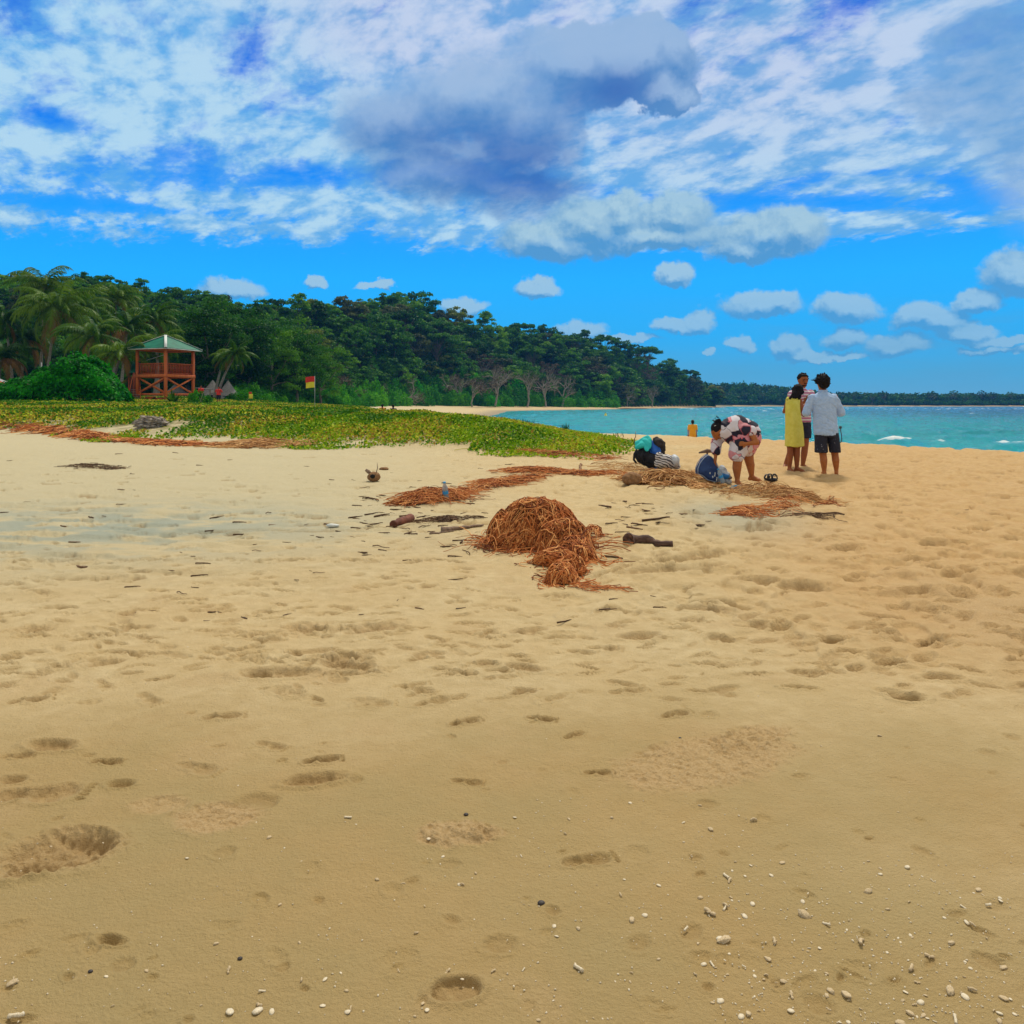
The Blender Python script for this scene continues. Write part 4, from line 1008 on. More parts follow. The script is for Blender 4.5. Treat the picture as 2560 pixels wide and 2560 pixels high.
dT = 80.5; kT = dT / FPX; pxT = 414
TX = (pxT - 1280) / FPX * dT; zg = gz(TX, dT)
Zp = lambda y: CAMH + (HZ - y) * kT - zg
T = empty('lifeguard_tower', (TX, dT, zg), math.radians(45) + math.atan((1280 - pxT) / FPX), 'two-storey orange timber lookout tower with a green pyramid roof', 'tower')
hp = 1.82; zE, zA, zF, zR, zL = Zp(874), Zp(838.5), Zp(941), Zp(911), Zp(986)
for sx in (-1, 1):
    for sy in (-1, 1):
        part('post', T, m_orange, boxv((sx * hp, sy * hp, (zE + .12) / 2 - .2), (.24, .24, zE + .28)))
for (a, b_) in (((-1, -1), (1, -1)), ((1, -1), (1, 1)), ((1, 1), (-1, 1)), ((-1, 1), (-1, -1))):
    A = np.array([a[0] * hp, a[1] * hp]); B = np.array([b_[0] * hp, b_[1] * hp]); dd = (B - A) / np.linalg.norm(B - A)
    nrm = np.array([dd[1], -dd[0]]); A2, B2 = A + nrm * .13, B + nrm * .13
    A3, B3 = A2 - dd * .16, B2 + dd * .12
    part('floor_beam', T, m_orange, barv((*A3, zF), (*B3, zF), .07, .30))
    part('tie_beam', T, m_orange, barv((*(A + dd * .12), zL), (*(B - dd * .12), zL), .10, .20))
    part('eave_beam', T, m_orange, barv((*(A + dd * .12), zE - .10), (*(B - dd * .12), zE - .10), .12, .18))
    part('brace', T, m_orange, barv((*(A + dd * .14), zL + .14), (*(B - dd * .14), zF - .2), .07, .16))
    part('brace', T, m_orange, barv((*(B - dd * .14 - nrm * .075), zL + .14), (*(A + dd * .14 - nrm * .075), zF - .2), .07, .16))
    g = [barv((*(A + dd * .12), zR), (*(B - dd * .12), zR), .09, .08), barv((*(A + dd * .12), zF + .25), (*(B - dd * .12), zF + .25), .07, .06)]
    n = 17
    for i in range(n):
        c = A + dd * (.2 + (2 * hp - .4) * i / (n - 1)); g.append(boxv((c[0], c[1], (zF + .28 + zR - .04) / 2), (.045, .045, zR - zF - .33)))
    part('railing', T, m_orange_dk, *g, bev=0)
    # green corrugated roof slope with eave board
    hr = 2.42; ang = math.atan2(dd[1], dd[0]); ca, sa = math.cos(ang), math.sin(ang)
    us = np.linspace(-hr, hr, 97); V_ = []; F = []
    for i, u in enumerate(us):
        off = .022 * math.cos(i * math.pi)
        for tt in (0, 1):
            w = hr if tt == 0 else abs(u)
            z_ = zA - (zA - zE) * w / hr + off
            V_.append((u * ca + w * dd[1], u * sa - w * dd[0], z_))
    V_ = np.array(V_); F = np.array([(2 * i, 2 * i + 2, 2 * i + 3, 2 * i + 1) for i in range(96)])
    gq = Geo(); gq.add(V_, F); ob('roof_slope', gq.mesh('roof_slope', [m_roofg]), T)
    c1_ = np.array([-hr * ca + hr * dd[1], -hr * sa - hr * dd[0]])
    part('ridge_cap', T, m_white, barv((0, 0, zA + .05), (*(c1_ * 1.02), zE + .04), .26, .045), bev=0)
    c2_ = np.array([hr * ca + hr * dd[1], hr * sa - hr * dd[0]])
    part('fascia', T, m_white, barv((*c1_, zE - .075), (*c2_, zE - .075), .03, .07), bev=0)
part('floor', T, m_orange_dk, boxv((0, 0, zF + .1), (3.4, 3.4, .08)))
# ceiling battens, rafters seen from below
part('ceiling', T, m_orange_dk, boxv((0, 0, zE - .03), (4.3, 4.3, .03)), bev=0)
# staircase at the side with its own small roof; local frame: stairs leave the face turned to the left
def loc(px, y, back=0.0):      # a point of the tower given by column and row of the photograph and its distance from the tower centre plane
    d = dT + back; x = (px - 1280) / FPX * d; z = CAMH + (HZ - y) / FPX * d
    p = T.matrix_basis.inverted() @ Vector((x, d, z)); return np.array(p)
T_m = T.matrix_basis
for i in range(9):
    y = 974 + i * 4.2; xx = 338 - 0.6 * i
    a, b_ = loc(330 + i * .6, y, -.7 - i * .14), loc(349 + i * .2, y, -.7 - i * .14)
    part('stair_tread', T, m_step, barv(a, b_, .26, .05), bev=0)
part('stringer', T, m_reddark, barv(loc(327, 942, -.7), loc(324, 1000, -1.9), .08, .34), bev=0)
part('stringer', T, m_orange, barv(loc(349, 946, -.5), loc(352, 1006, -1.9), .06, .18), bev=0)
part('stair_wall', T, m_reddark, barv(loc(326, 972, 1.2), loc(350, 972, 1.2), .05, 2.5), bev=0)
for px in (322, 334):
    part('stair_post', T, m_orange_dk, barv(loc(px, 1008, -.3 if px < 330 else .8), loc(px, 926, -.3 if px < 330 else .8), .10, .10), bev=0)
part('handrail', T, m_orange, barv(loc(333, 935, -1.0), loc(322, 985, -1.9), .06, .08), bev=0)
us = np.linspace(0, 1, 21); V_ = []
p00, p10, p01, p11 = loc(333, 906, .9), loc(353, 904, .9), loc(320, 932, -.8), loc(349, 931, -.8)
for i, u in enumerate(us):
    off = np.array([0, 0, .05 * math.cos(i * math.pi)]); V_ += [p00 + (p10 - p00) * u + off, p01 + (p11 - p01) * u + off]
g = Geo(); g.add(np.array(V_), np.array([(2 * i, 2 * i + 2, 2 * i + 3, 2 * i + 1) for i in range(20)])); ob('stair_roof', g.mesh('stair_roof', [m_roofg]), T)
part('pole', T, m_white, barv(loc(356, 904, .8), loc(410, 887, .8), .06, .06), bev=0)
for px, y, w in ((372, 1000, 1.0), (396, 1003, .9)):      # curved orange seats at the foot
    e = T; c = loc(px, y, -.6); th = np.linspace(.1, 1.5, 9)
    V_ = []
    for t_a in th: V_ += [c + np.array([-w / 2 + w * .9 * t_a / 1.5, -.5, .55 * math.sin(t_a * 1.3) - .2]), c + np.array([-w / 2 + w * .9 * t_a / 1.5, .5, .55 * math.sin(t_a * 1.3) - .2])]
    V_ = np.array(V_); n = len(V_); V_ = np.vstack([V_, V_ - (0, 0, .09)])
    F = [(2 * i, 2 * i + 2, 2 * i + 3, 2 * i + 1) for i in range(8)] + [(2 * i + n, 2 * i + 1 + n, 2 * i + 3 + n, 2 * i + 2 + n) for i in range(8)] + [(2 * i, 2 * i + n, 2 * i + 2 + n, 2 * i + 2) for i in range(8)] + [(2 * i + 1, 2 * i + 3, 2 * i + 3 + n, 2 * i + 1 + n) for i in range(8)]
    g = Geo(); g.add(V_, np.array(F)); ob('seat', g.mesh('seat', [m_orange]), T)

# ---- thatched huts
m_thatch = pmat("grey_thatch", (.16, .15, .14), (.33, .31, .29), 9, .95, .06, (3, 3, .6))
m_wallw = pmat("whitewashed_wall", (.42, .42, .38), (.56, .55, .50), 3, .9)
m_bam = pmat("bamboo_matting", (.20, .15, .08), (.30, .23, .13), 12, .9)
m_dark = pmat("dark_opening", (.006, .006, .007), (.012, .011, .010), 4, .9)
def hut(px, ya, ye, yb, w, d, lab, seed, walls=True):
    kk = d / FPX; x = (px - 1280) / FPX * d; z0 = gz(x, d)
    za, ze = CAMH + (HZ - ya) * kk - z0, CAMH + (HZ - ye) * kk - z0
    e = empty('thatched_hut', (x, d, z0), math.radians(20), lab, 'hut'); rng = np.random.default_rng(seed); R0 = w * kk / 2
    g = Geo(); n = 28
    for lay in range(7):
        t0, t1 = lay / 7, (lay + 1.35) / 7
        r0, r1 = R0 * t0, R0 * min(t1, 1.05); V_ = []
        for i in range(n * 2 + 1):
            a_ = i * math.pi / n; jag = rng.uniform(-.05, .05) * R0; V_ += [(math.cos(a_) * r0, math.sin(a_) * r0, za - (za - ze) * t0 + .02), (math.cos(a_) * (r1 + jag), math.sin(a_) * (r1 + jag), za - (za - ze) * t1 + .05 - abs(jag))]
        g.add(np.array(V_), np.array([(2 * i, 2 * i + 1, 2 * i + 3, 2 * i + 2) for i in range(n * 2)]))
    ob('roof', g.mesh('thatch', [m_thatch]), e)
    if walls:
        wr = R0 * .72; hh = ze
        part('wall', e, m_wallw, boxv((-wr * .55, -wr, hh * .42), (wr * .7, .12, hh * .84)), boxv((wr * .6, -wr, hh * .42), (wr * .5, .12, hh * .84)), boxv((wr, 0, hh * .42), (.12, wr * 1.8, hh * .84)), boxv((-wr, 0, hh * .42), (.12, wr * 1.8, hh * .84)), bev=0)
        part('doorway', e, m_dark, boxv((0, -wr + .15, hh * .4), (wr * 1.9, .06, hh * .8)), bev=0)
    for sx in (-1, 1):
        part('post', e, m_bam, boxv((sx * R0 * .85, -R0 * .5, ze * .5), (.1, .1, ze)), bev=0)
    return e
hut(570, 951, 988, 1003, 50, 98, 'grey thatched hut with a white front wall right of the tower', 1)
hut(532, 950, 986, 1003, 54, 106, 'thatched hut partly hidden behind the man in red nearer the tower', 2)
hut(440, 958, 988, 1003, 60, 112, 'thatched roof seen through the legs of the tower', 3)
hut(56, 951, 975, 1000, 30, 84, 'small brown thatched roof behind the left end of the round shrub', 4)
def lean_to(px0, px1, y0, y1, d, lab, mat_):
    kk = d / FPX; X0, X1 = (px0 - 1280) * kk, (px1 - 1280) * kk; xc = (X0 + X1) / 2; z0 = gz(xc, d); Z0, Z1 = CAMH + (HZ - y0) * kk - z0, CAMH + (HZ - y1) * kk - z0; w = X1 - X0
    e = empty('open_shelter', (xc, d, z0), 0, lab, 'shelter')
    part('roof', e, mat_, barv((-w / 2, 0, Z0), (w / 2, 0, Z1), 2.2, .07), bev=0)
    for sx, z_ in ((-.46, Z0), (.46, Z1)):
        for sy in (-.9, .9): part('post', e, m_bam, boxv((sx * w, sy, z_ / 2), (.08, .08, z_)), bev=0)
lean_to(496, 534, 970, 974, 96, 'low pale-roofed shelter beside the thatched huts', m_thatch)
m_grey = pmat("grey_canvas", (.25, .26, .27), (.36, .37, .38), 3, .8)
lean_to(-24, 20, 945, 963, 72, 'grey sloping shelter roof cut by the left edge', m_grey)
lean_to(-8, 22, 962, 976, 70, 'low grey canvas shelter at the left edge', m_grey)
m_red = pmat("red_cloth", (.55, .020, .015), (.72, .035, .02), 6, .7)
m_yel = pmat("yellow_cloth", (.75, .60, .03), (.82, .70, .05), 6, .7)
m_blue = pmat("blue_cloth", (.02, .14, .38), (.03, .22, .50), 6, .6)
m_metal = pmat("galvanised_pole", (.42, .44, .45), (.56, .58, .58), 6, .45, metal=.2)
# parasol and stall cloth at the left edge
d = 66; x = (2 - 1280) / FPX * d; z = gz(x, d)
e = empty('beach_parasol', (x, d, z), 0, 'red beach parasol at the left edge beside the shrub', 'parasol')
zt = CAMH + (HZ - 953) * d / FPX - z; g = Geo(); V_ = [(0, 0, zt)] + [(math.cos(i * math.pi / 4) * .85, math.sin(i * math.pi / 4) * .85, zt - .38) for i in range(8)]
g.add(np.array(V_), np.array([(0, 1 + i, 1 + (i + 1) % 8) for i in range(8)])); ob('canopy', g.mesh('canopy', [m_red]), e)
v, f = tube([(0, 0, 0), (0, 0, zt + .05)], [.022, .022], 8); g = Geo(); g.add(v, f); ob('pole', g.mesh('pole', [m_metal]), e)
def lathe(prof, n=20, c=(0, 0, 0)):
    pr = np.array(prof); a_ = np.arange(n) * 2 * math.pi / n
    V_ = np.stack([np.outer(pr[:, 0], np.cos(a_)), np.outer(pr[:, 0], np.sin(a_)), np.outer(pr[:, 1], np.ones(n))], -1).reshape(-1, 3) + np.array(c)
    F = [(i * n + j, i * n + (j + 1) % n, (i + 1) * n + (j + 1) % n, (i + 1) * n + j) for i in range(len(pr) - 1) for j in range(n)]
    return V_, np.array(F)
g = Geo(); v, f = lathe([(0, 0), (.42, .02), (.45, .3), (.40, .75), (.3, .95), (0, 1.0)]); g.add(v, f)
o = ob('covered_stack', g.mesh('covered_stack', [m_blue], True), label='blue covered stack below the red parasol at the left edge', cat='covered goods'); xx = (3 - 1280) / FPX * 64; o.location = (xx, 64, gz(xx, 64))
# white board, lamp pole, ridge mast, sign
d = 76; x = (33 - 1280) / FPX * d; z = gz(x, d); kk = d / FPX
e = empty('notice_board', (x, d, z), math.radians(22), 'plain pale board on posts left of the round shrub', 'board')
zc = CAMH + (HZ - 970) * kk - z
part('panel', e, m_wallw, boxv((0, 0, zc), (.72, .05, 1.0))); part('post', e, m_metal, boxv((-.3, .05, zc / 2), (.06, .05, zc))); part('post', e, m_metal, boxv((.3, .05, zc / 2), (.06, .05, zc)))
d = 80; x = (103.5 - 1280) / FPX * d; z = gz(x, d); kk = d / FPX; zt = CAMH + (HZ - 906) * kk - z
e = empty('lamp_pole', (x, d, z), 0, 'slim pale lamp pole in front of the tallest palm trunk', 'lamp pole')
v, f = tube([(0, 0, 0), (0, 0, zt)], [.07, .045], 10); g = Geo(); g.add(v, f); ob('pole', g.mesh('pole', [m_metal], True), e)
part('lamp_arm', e, m_metal, barv((0, 0, zt - 1.0), (.75, -.1, zt - .8), .05, .05)); part('lamp_head', e, m_white, boxv((.6, -.08, zt - .82), (.34, .14, .06)))
d = 268; x = (467 - 1280) / FPX * d; z = gz(x, d); zt = CAMH + (HZ - 732) * d / FPX - z
e = empty('radio_mast', (x, d, z), 0, 'thin mast poking above the ridge right of the tower', 'mast'); v, f = tube([(0, 0, 0), (0, 0, zt)], [.25, .10], 6); g = Geo(); g.add(v, f); ob('pole', g.mesh('pole', [m_grey]), e)
part('antenna', e, m_grey, boxv((0, 0, zt - 2), (.5, .5, 2.2)))
d = 90; x = (627 - 1280) / FPX * d; z = gz(x, d); kk = d / FPX; zc = CAMH + (HZ - 989) * kk - z
e = empty('warning_sign', (x, d, z), math.radians(12), 'small yellow and red sign on the grass right of the huts', 'sign')
part('panel', e, m_yel, boxv((0, 0, zc - .08), (.42, .03, .52))); part('red_panel', e, m_red, boxv((-.05, 0, zc + .30), (.32, .032, .22))); part('post', e, m_dark, boxv((.12, .04, zc * .4), (.05, .04, zc * .8)))
# red and yellow flag
d = 60; x = (787 - 1280) / FPX * d; z = gz(x, d); kk = d / FPX; zt = CAMH + (HZ - 940) * kk - z
e = empty('flag_pole', (x, d, z), 0, 'red and yellow beach flag flying from a thin pole', 'flag')
v, f = tube([(0, 0, -.1), (0, 0, zt)], [.02, .016], 8); g = Geo(); g.add(v, f); ob('pole', g.mesh('pole', [m_metal], True), e)
def cloth(x0, x1, z0, z1, wave, nx=16, nz=8):
    u, w = np.meshgrid(np.linspace(0, 1, nx), np.linspace(0, 1, nz)); X = x0 + (x1 - x0) * u; Z = z0 + (z1 - z0) * w - .07 * u ** 1.5
    Y = wave * np.sin(u * 7 + w * 1.2) * u; ii = np.arange(nx * nz).reshape(nz, nx)
    return np.stack([X, Y, Z], -1).reshape(-1, 3), np.stack([ii[:-1, :-1], ii[:-1, 1:], ii[1:, 1:], ii[1:, :-1]], -1).reshape(-1, 4)
g = Geo(); v, f = cloth(-.02, -.72, zt - .43, zt - .02, .06); g.add(v, f); ob('red_band', g.mesh('red_band', [m_red], True), e)
g = Geo(); v, f = cloth(-.02, -.68, zt - .86, zt - .43, .06); g.add(v, f); ob('yellow_band', g.mesh('yellow_band', [m_yel], True), e)
# yellow buoy out on the water
d = 150; x = (1514 - 1280) / FPX * d
e = empty('marker_buoy', (x, d, SEA - .1), 0, 'small yellow marker buoy floating off the tip of the dune', 'buoy')
g = Geo(); v, f = lathe([(0, -.15), (.36, -.1), (.40, .15), (.30, .35), (.16, .75), (0, .95)]); g.add(v, f); ob('float', g.mesh('float', [m_yel], True), e)
part('ring', e, m_dark, boxv((0, 0, .98), (.12, .12, .12)))

# ---- rocks and driftwood
def rockmesh(name, sx, sy, sz, seed, mat_, amp=.35, fr=2.0, sub=4, groove=0.0):
    bm = bmesh.new(); bmesh.ops.create_icosphere(bm, subdivisions=sub, radius=1)
    P_ = np.array([v.co[:] for v in bm.verts])
    n = fbm(P_[:, 0] * fr + P_[:, 2] * 1.7 * fr + 9, P_[:, 1] * fr - P_[:, 2] * fr * .6 + 5, 4, seed) - .5
    n2_ = np.abs(fbm(P_[:, 0] * fr * 1.4 + P_[:, 1], P_[:, 2] * fr * 3.2 + seed, 4, seed + 3) - .5)
    s_ = 1 + n * amp * 2 - groove * np.exp(-(n2_ / .035) ** 2)
    P_ = P_ * s_[:, None] * np.array([sx, sy, sz])
    for v, c in zip(bm.verts, P_): v.co = c
    me = bpy.data.meshes.new(name); bm.to_mesh(me); bm.free(); me.materials.append(mat_)
    for p_ in me.polygons: p_.use_smooth = True
    return me
m_rock = pmat("weathered_coral_rock", (.16, .13, .10), (.46, .40, .34), 6, .95, .05, (1, 1, 2.2))
m_drift = pmat("driftwood", (.13, .085, .06), (.30, .21, .15), 14, .9, .01, (.4, 3, 3))
m_husk = pmat("coconut_husk", (.17, .085, .035), (.30, .16, .07), 22, .9, .004)
m_reef = pmat("reef_rock", (.04, .035, .03), (.10, .085, .07), .3, .9)
p = at(366, 1072); w = 88 / FPX * p[1]
o = ob('coral_boulder', rockmesh('boulder', w * .5, w * .38, w * .215, 5, m_rock, .42, 1.9, 5, .30), label='pale pitted boulder lying in the creepers before the tower', cat='boulder'); o.location = (p[0], p[1] + .4, p[2] + w * .14)
rng = np.random.default_rng(31); g = Geo()
for i in range(170):
    px = rng.uniform(1390, 1790); d = rng.uniform(340, 372) if px < 1600 else rng.uniform(470, 600); d += (px - 1400) * .15
    if px < 1600: d = (CAMH - SEA) * FPX / rng.uniform(9.5, 13)
    x = (px - 1280) / FPX * d; s_ = rng.uniform(.8, 3.2); 
    v, f = lathe([(0, -.6), (1, -.5), (.9, .1), (.5, .35), (0, .42)], 7); v = v * (s_ * 1.8, s_, s_ * .26) * rng.uniform(.7, 1.3, (len(v), 1)); g.add(v + (x, d, SEA + .1), f)
ob('reef_rocks', g.mesh('reef_rocks', [m_reef]), kind='stuff', label='low dark reef rocks awash before the wooded point', cat='rocks')
# log, red stick, rope of driftwood pieces
def stick(name, px0, py0, px1, py1, r0, r1, mat_, lab, cat='driftwood', k_=9, wob=.012, group=None, seed=1, lift=.5, knob=0.0):
    A, B = at(px0, py0, 60), at(px1, py1, 60); rng = np.random.default_rng(seed); q_ = wobble(A, B, 14, wob, rng); q_[:, 2] = ground(q_[:, 0], q_[:, 1]) + r0 * lift + np.abs(rng.normal(size=14)) * wob * .2
    rad = np.linspace(r0, r1, 14) * rng.uniform(.82, 1.18, 14)
    if knob: rad[:4] *= 1 + knob * np.array([.8, 1, .6, .2])
    c = q_.mean(0); v, f = tube(q_ - c, rad, k_); g = Geo(); g.add(v, f); o = ob(name, g.mesh(name, [mat_], True), label=lab, cat=cat, group=group); o.location = c; return o
m_log = pmat("wet_dark_log", (.055, .028, .022), (.20, .12, .09), 9, .8, .01, (.5, 3, 3))
m_redwood = pmat("reddish_wood", (.10, .028, .015), (.20, .06, .03), 9, .8, .004)
stick('driftwood_log', 1572, 1358, 1682, 1366, .055, .028, m_log, 'dark broken log half sunk in the sand right of the big vine heap', knob=.35, seed=2)
stick('red_stick', 982, 1316, 1026, 1300, .045, .055, m_redwood, 'short reddish stump of wood left of the vine heap', seed=3, wob=.004)
stick('driftwood_branch', 1104, 1330, 1208, 1316, .030, .012, m_drift, 'long pale brown branch pointing at the vine heap', seed=4, knob=.4)
stick('driftwood_branch', 1075, 1336, 1135, 1328, .012, .006, m_drift, 'thin dark tail of wood before the long pale branch', seed=5)
stick('wood_stump', 1450, 1182, 1452, 1162, .03, .02, m_husk, 'short stump standing up in the vine litter', seed=8)
# dead upright stick at the tip of the dune
p = at(1584, 1112); g = Geo(); v, f = tube(wobble((0, 0, -.1), (.05, 0, .34), 8, .012, np.random.default_rng(4)), np.linspace(.014, .009, 8), 6); g.add(v, f); o = ob('dead_stick', g.mesh('dead_stick', [m_log], True), label='thin dead stick standing upright behind the heaped bags', cat='stick'); o.location = p
# coconut with sprouting husk
p = at(935, 1203); e = empty('sprouted_coconut', tuple(p), 0, 'split brown coconut husk with a dry sprout on the sand', 'coconut'); e.scale = (.72, .72, .72)
ob('husk', rockmesh('husk', .15, .13, .115, 8, m_husk, .12, 2, 4), e).location = (0, 0, .10)
ob('shell_eye', rockmesh('shell_eye', .06, .03, .05, 9, m_dark, .1, 2, 2), e).location = (-.01, -.12, .12)
g = Geo(); v, f = tube([(.05, 0, .18), (.08, 0, .3), (.07, .02, .42)], [.012, .01, .004], 6); g.add(v, f); v, f = tube([(-.06, 0, .16), (-.13, 0, .22), (-.19, 0, .26)], [.03, .045, .03], 7); g.add(v, f); ob('sprout', g.mesh('sprout', [m_drift], True), e)
p = at(960, 1175); o = ob('husk_piece', rockmesh('husk_piece', .09, .05, .035, 12, m_husk, .25), label='small dark husk piece just behind the sprouted coconut', cat='husk'); o.location = p + (0, 0, .02)
p = at(1580, 1212); o = ob('coconut', rockmesh('coconut', .155, .12, .11, 14, m_husk, .10, 1.6), label='whole brown coconut at the left end of the vine tangle by the bags', cat='coconut'); o.location = p + (0, 0, .09)
p = at(1652, 1362); 
# clear plastic bottle in the vine litter
def plastic(name, col, alpha=.35):
    m, t, b = newmat(name); b.inputs['Base Color'].default_value = (*col, 1); b.inputs['Roughness'].default_value = .12; b.inputs['Transmission Weight'].default_value = 1 - alpha; b.inputs['IOR'].default_value = 1.2; return m
m_pet = plastic("clear_plastic", (.72, .85, .92)); m_cap = pmat("blue_cap", (.03, .30, .62), (.05, .36, .7), 5, .4)
def bottle(loc_, tilt, h, lab, mat_=None, cap=None, rz=0):
    e = empty('plastic_bottle', tuple(loc_), rz, lab, 'bottle'); e.rotation_euler = (tilt[0], tilt[1], rz); r = h * .15
    g = Geo(); v, f = lathe([(0, 0), (r * .9, .0), (r, h * .04), (r, h * .28), (r * .93, h * .31), (r, h * .34), (r, h * .55), (r * .92, h * .58), (r, h * .62), (r * .9, h * .72), (r * .42, h * .88), (r * .4, h * .93), (0, h * .93)], 20); g.add(v, f); ob('body', g.mesh('body', [mat_ or m_pet], True), e)
    g = Geo(); v, f = lathe([(0, h * .925), (r * .5, h * .925), (r * .5, h), (0, h)], 14); g.add(v, f); ob('cap', g.mesh('cap', [cap or m_cap]), e)
    g = Geo(); v, f = lathe([(r * 1.015, h * .36), (r * 1.015, h * .53)], 20); g.add(v, f); ob('label_band', g.mesh('label_band', [m_cap], True), e); return e
p = at(1116, 1252); bottle(p + (0, 0, .0), (.12, -.1), .27, 'clear plastic bottle standing in the left vine litter')
p = at(832, 1318); o = ob('white_fragment', rockmesh('white_fragment', .075, .03, .02, 22, m_white, .2), label='long white shell-like fragment on the middle sand', cat='fragment'); o.location = p + (0, 0, .02)

# ---- tangles of dried beach vines
def vinemat(name, a, b_, c):
    m, t, b = newmat(name); ti = attr(t, 'tint'); q_ = vmix(t, ti.step(0, .5), a, b_); q_ = vmix(t, ti.step(.5, 1), q_, c)
    t.links.new(q_.k, b.inputs['Base Color']); b.inputs['Roughness'].default_value = .75; b.inputs['Specular IOR Level'].default_value = .2; return m
m_vine = vinemat("dried_vine", (.13, .030, .007), (.50, .150, .035), (.82, .40, .14))
m_vine_pale = vinemat("pale_dried_vine", (.24, .10, .030), (.50, .25, .085), (.70, .44, .19))
m_vine_dark = vinemat("dark_twig_litter", (.05, .024, .012), (.11, .06, .03), (.22, .13, .07))
def mound(g, cx, cy, rx, ry, h, n, rng, r=(.0028, .0068), ground_z=None, L=(1.0, 2.6), out=.26, lay=(.60, 1.12)):
    for i in range(n):
        a_ = rng.uniform(0, 6.28); u = rng.uniform(0, .95) ** .6; p_ = np.array([math.cos(a_) * u, math.sin(a_) * u])
        th = rng.uniform(0, 6.28); k1 = rng.normal() * 2.2; ln = rng.uniform(*L); m = 13; st = ln / m; pts = []; ly = rng.uniform(*lay)
        wild = rng.random() < out
        for j in range(m):
            q = np.linalg.norm(p_)
            if q > .98 and not wild: p_ = p_ / q * .97; th += 1.0
            lp = .82 + .36 * float(fbm(np.array([cx * 3 + p_[0] * 1.9]), np.array([cy * 3 + p_[1] * 1.9]), 2, 181)[0]); zz = h * lp * max(0, 1 - min(q, 1) ** 2.2) ** .55 * ly + (.06 * h if not wild else h * .10 * math.sin(j * .5 + i))
            pts.append((cx + p_[0] * rx, cy + p_[1] * ry, zz + .004)); th += k1 * st + rng.normal() * .28
            p_ = p_ + np.array([math.cos(th), math.sin(th)]) * st
            if j % 4 == 0: k1 += rng.normal() * 1.5
        pts = np.array(pts); pts[:, 2] += ground(pts[:, 0], pts[:, 1]) if ground_z is None else ground_z
        rr_ = rng.uniform(*r); v, f = tube(pts, np.linspace(rr_, rr_ * .7, m), 5, False); g.add(v, f, 0, rng.uniform(0, 1) ** 1.1 * (.35 + .65 * ly))
def solid(g, cx, cy, rx, ry, h):
    u, w = np.meshgrid(np.linspace(0, 2 * math.pi, 33), np.linspace(0, 1, 9)); X = cx + np.cos(u) * rx * .86 * w; Y = cy + np.sin(u) * ry * .86 * w
    Z = h * .50 * np.sqrt(np.clip(1 - w ** 2, 0, 1)) + ground(X.ravel(), Y.ravel()).reshape(X.shape) - .01; ii = np.arange(X.size).reshape(X.shape)
    g.add(np.stack([X, Y, Z], -1).reshape(-1, 3), np.stack([ii[:-1, :-1], ii[:-1, 1:], ii[1:, 1:], ii[1:, :-1]], -1).reshape(-1, 4), 0, 0.0)
rng = np.random.default_rng(77); g = Geo()
def gp(px, py): q = at(px, py, 60); return q[0], q[1]
for (px, py, rx, ry, h, n) in ((1338, 1358, .40, .40, .40, 1250), (1272, 1354, .24, .28, .27, 480), (1385, 1350, .30, .3, .35, 420), (1300, 1368, .26, .2, .17, 300), (1408, 1374, .30, .34, .25, 700), (1438, 1400, .20, .24, .16, 440), (1392, 1412, .22, .15, .13, 300), (1420, 1432, .16, .16, .13, 260), (1404, 1452, .14, .15, .13, 360)):
    x, y = gp(px, py); solid(g, x, y, rx, ry, h); mound(g, x, y, rx, ry, h, n, rng)
x, y = gp(1480, 1340); mound(g, x, y, .12, .2, .12, 22, rng, L=(2, 4), out=.9)
x, y = gp(1225, 1368); mound(g, x, y, .09, .2, .10, 14, rng, L=(2, 4), out=.9)
for i in range(15):
    A, B = at(1430 + rng.uniform(-15, 15), 1462 + rng.uniform(-6, 8)), at(1480 + rng.uniform(0, 125) ** 1.0, 1478 + rng.uniform(-9, 9)); q_ = wobble(A, B, 14, .022, rng); q_[:, 2] = ground(q_[:, 0], q_[:, 1]) + .01; v, f = tube(q_, .0030, 4, False); g.add(v, f, 0, rng.uniform(.1, .8))
ob('vine_heap', g.mesh('vine_heap', [m_vine], True), label='big knee-high heap of rust-brown dried vine stems', cat='vine heap')
x, y = gp(1322, 1345); g = Geo(); v, f = tube([(0, 0, 0), (.03, -.02, .02), (.05, 0, .0)], [.02, .03, .015], 6); g.add(v, f); o = ob('rope_scrap', g.mesh('rope_scrap', [pmat("teal_rope", (.02, .16, .17), (.03, .22, .22), 20, .8)], True), label='teal scrap of rope caught on the front of the vine heap', cat='rope scrap'); o.location = (x, y - .30, gz(x, y) + .36)
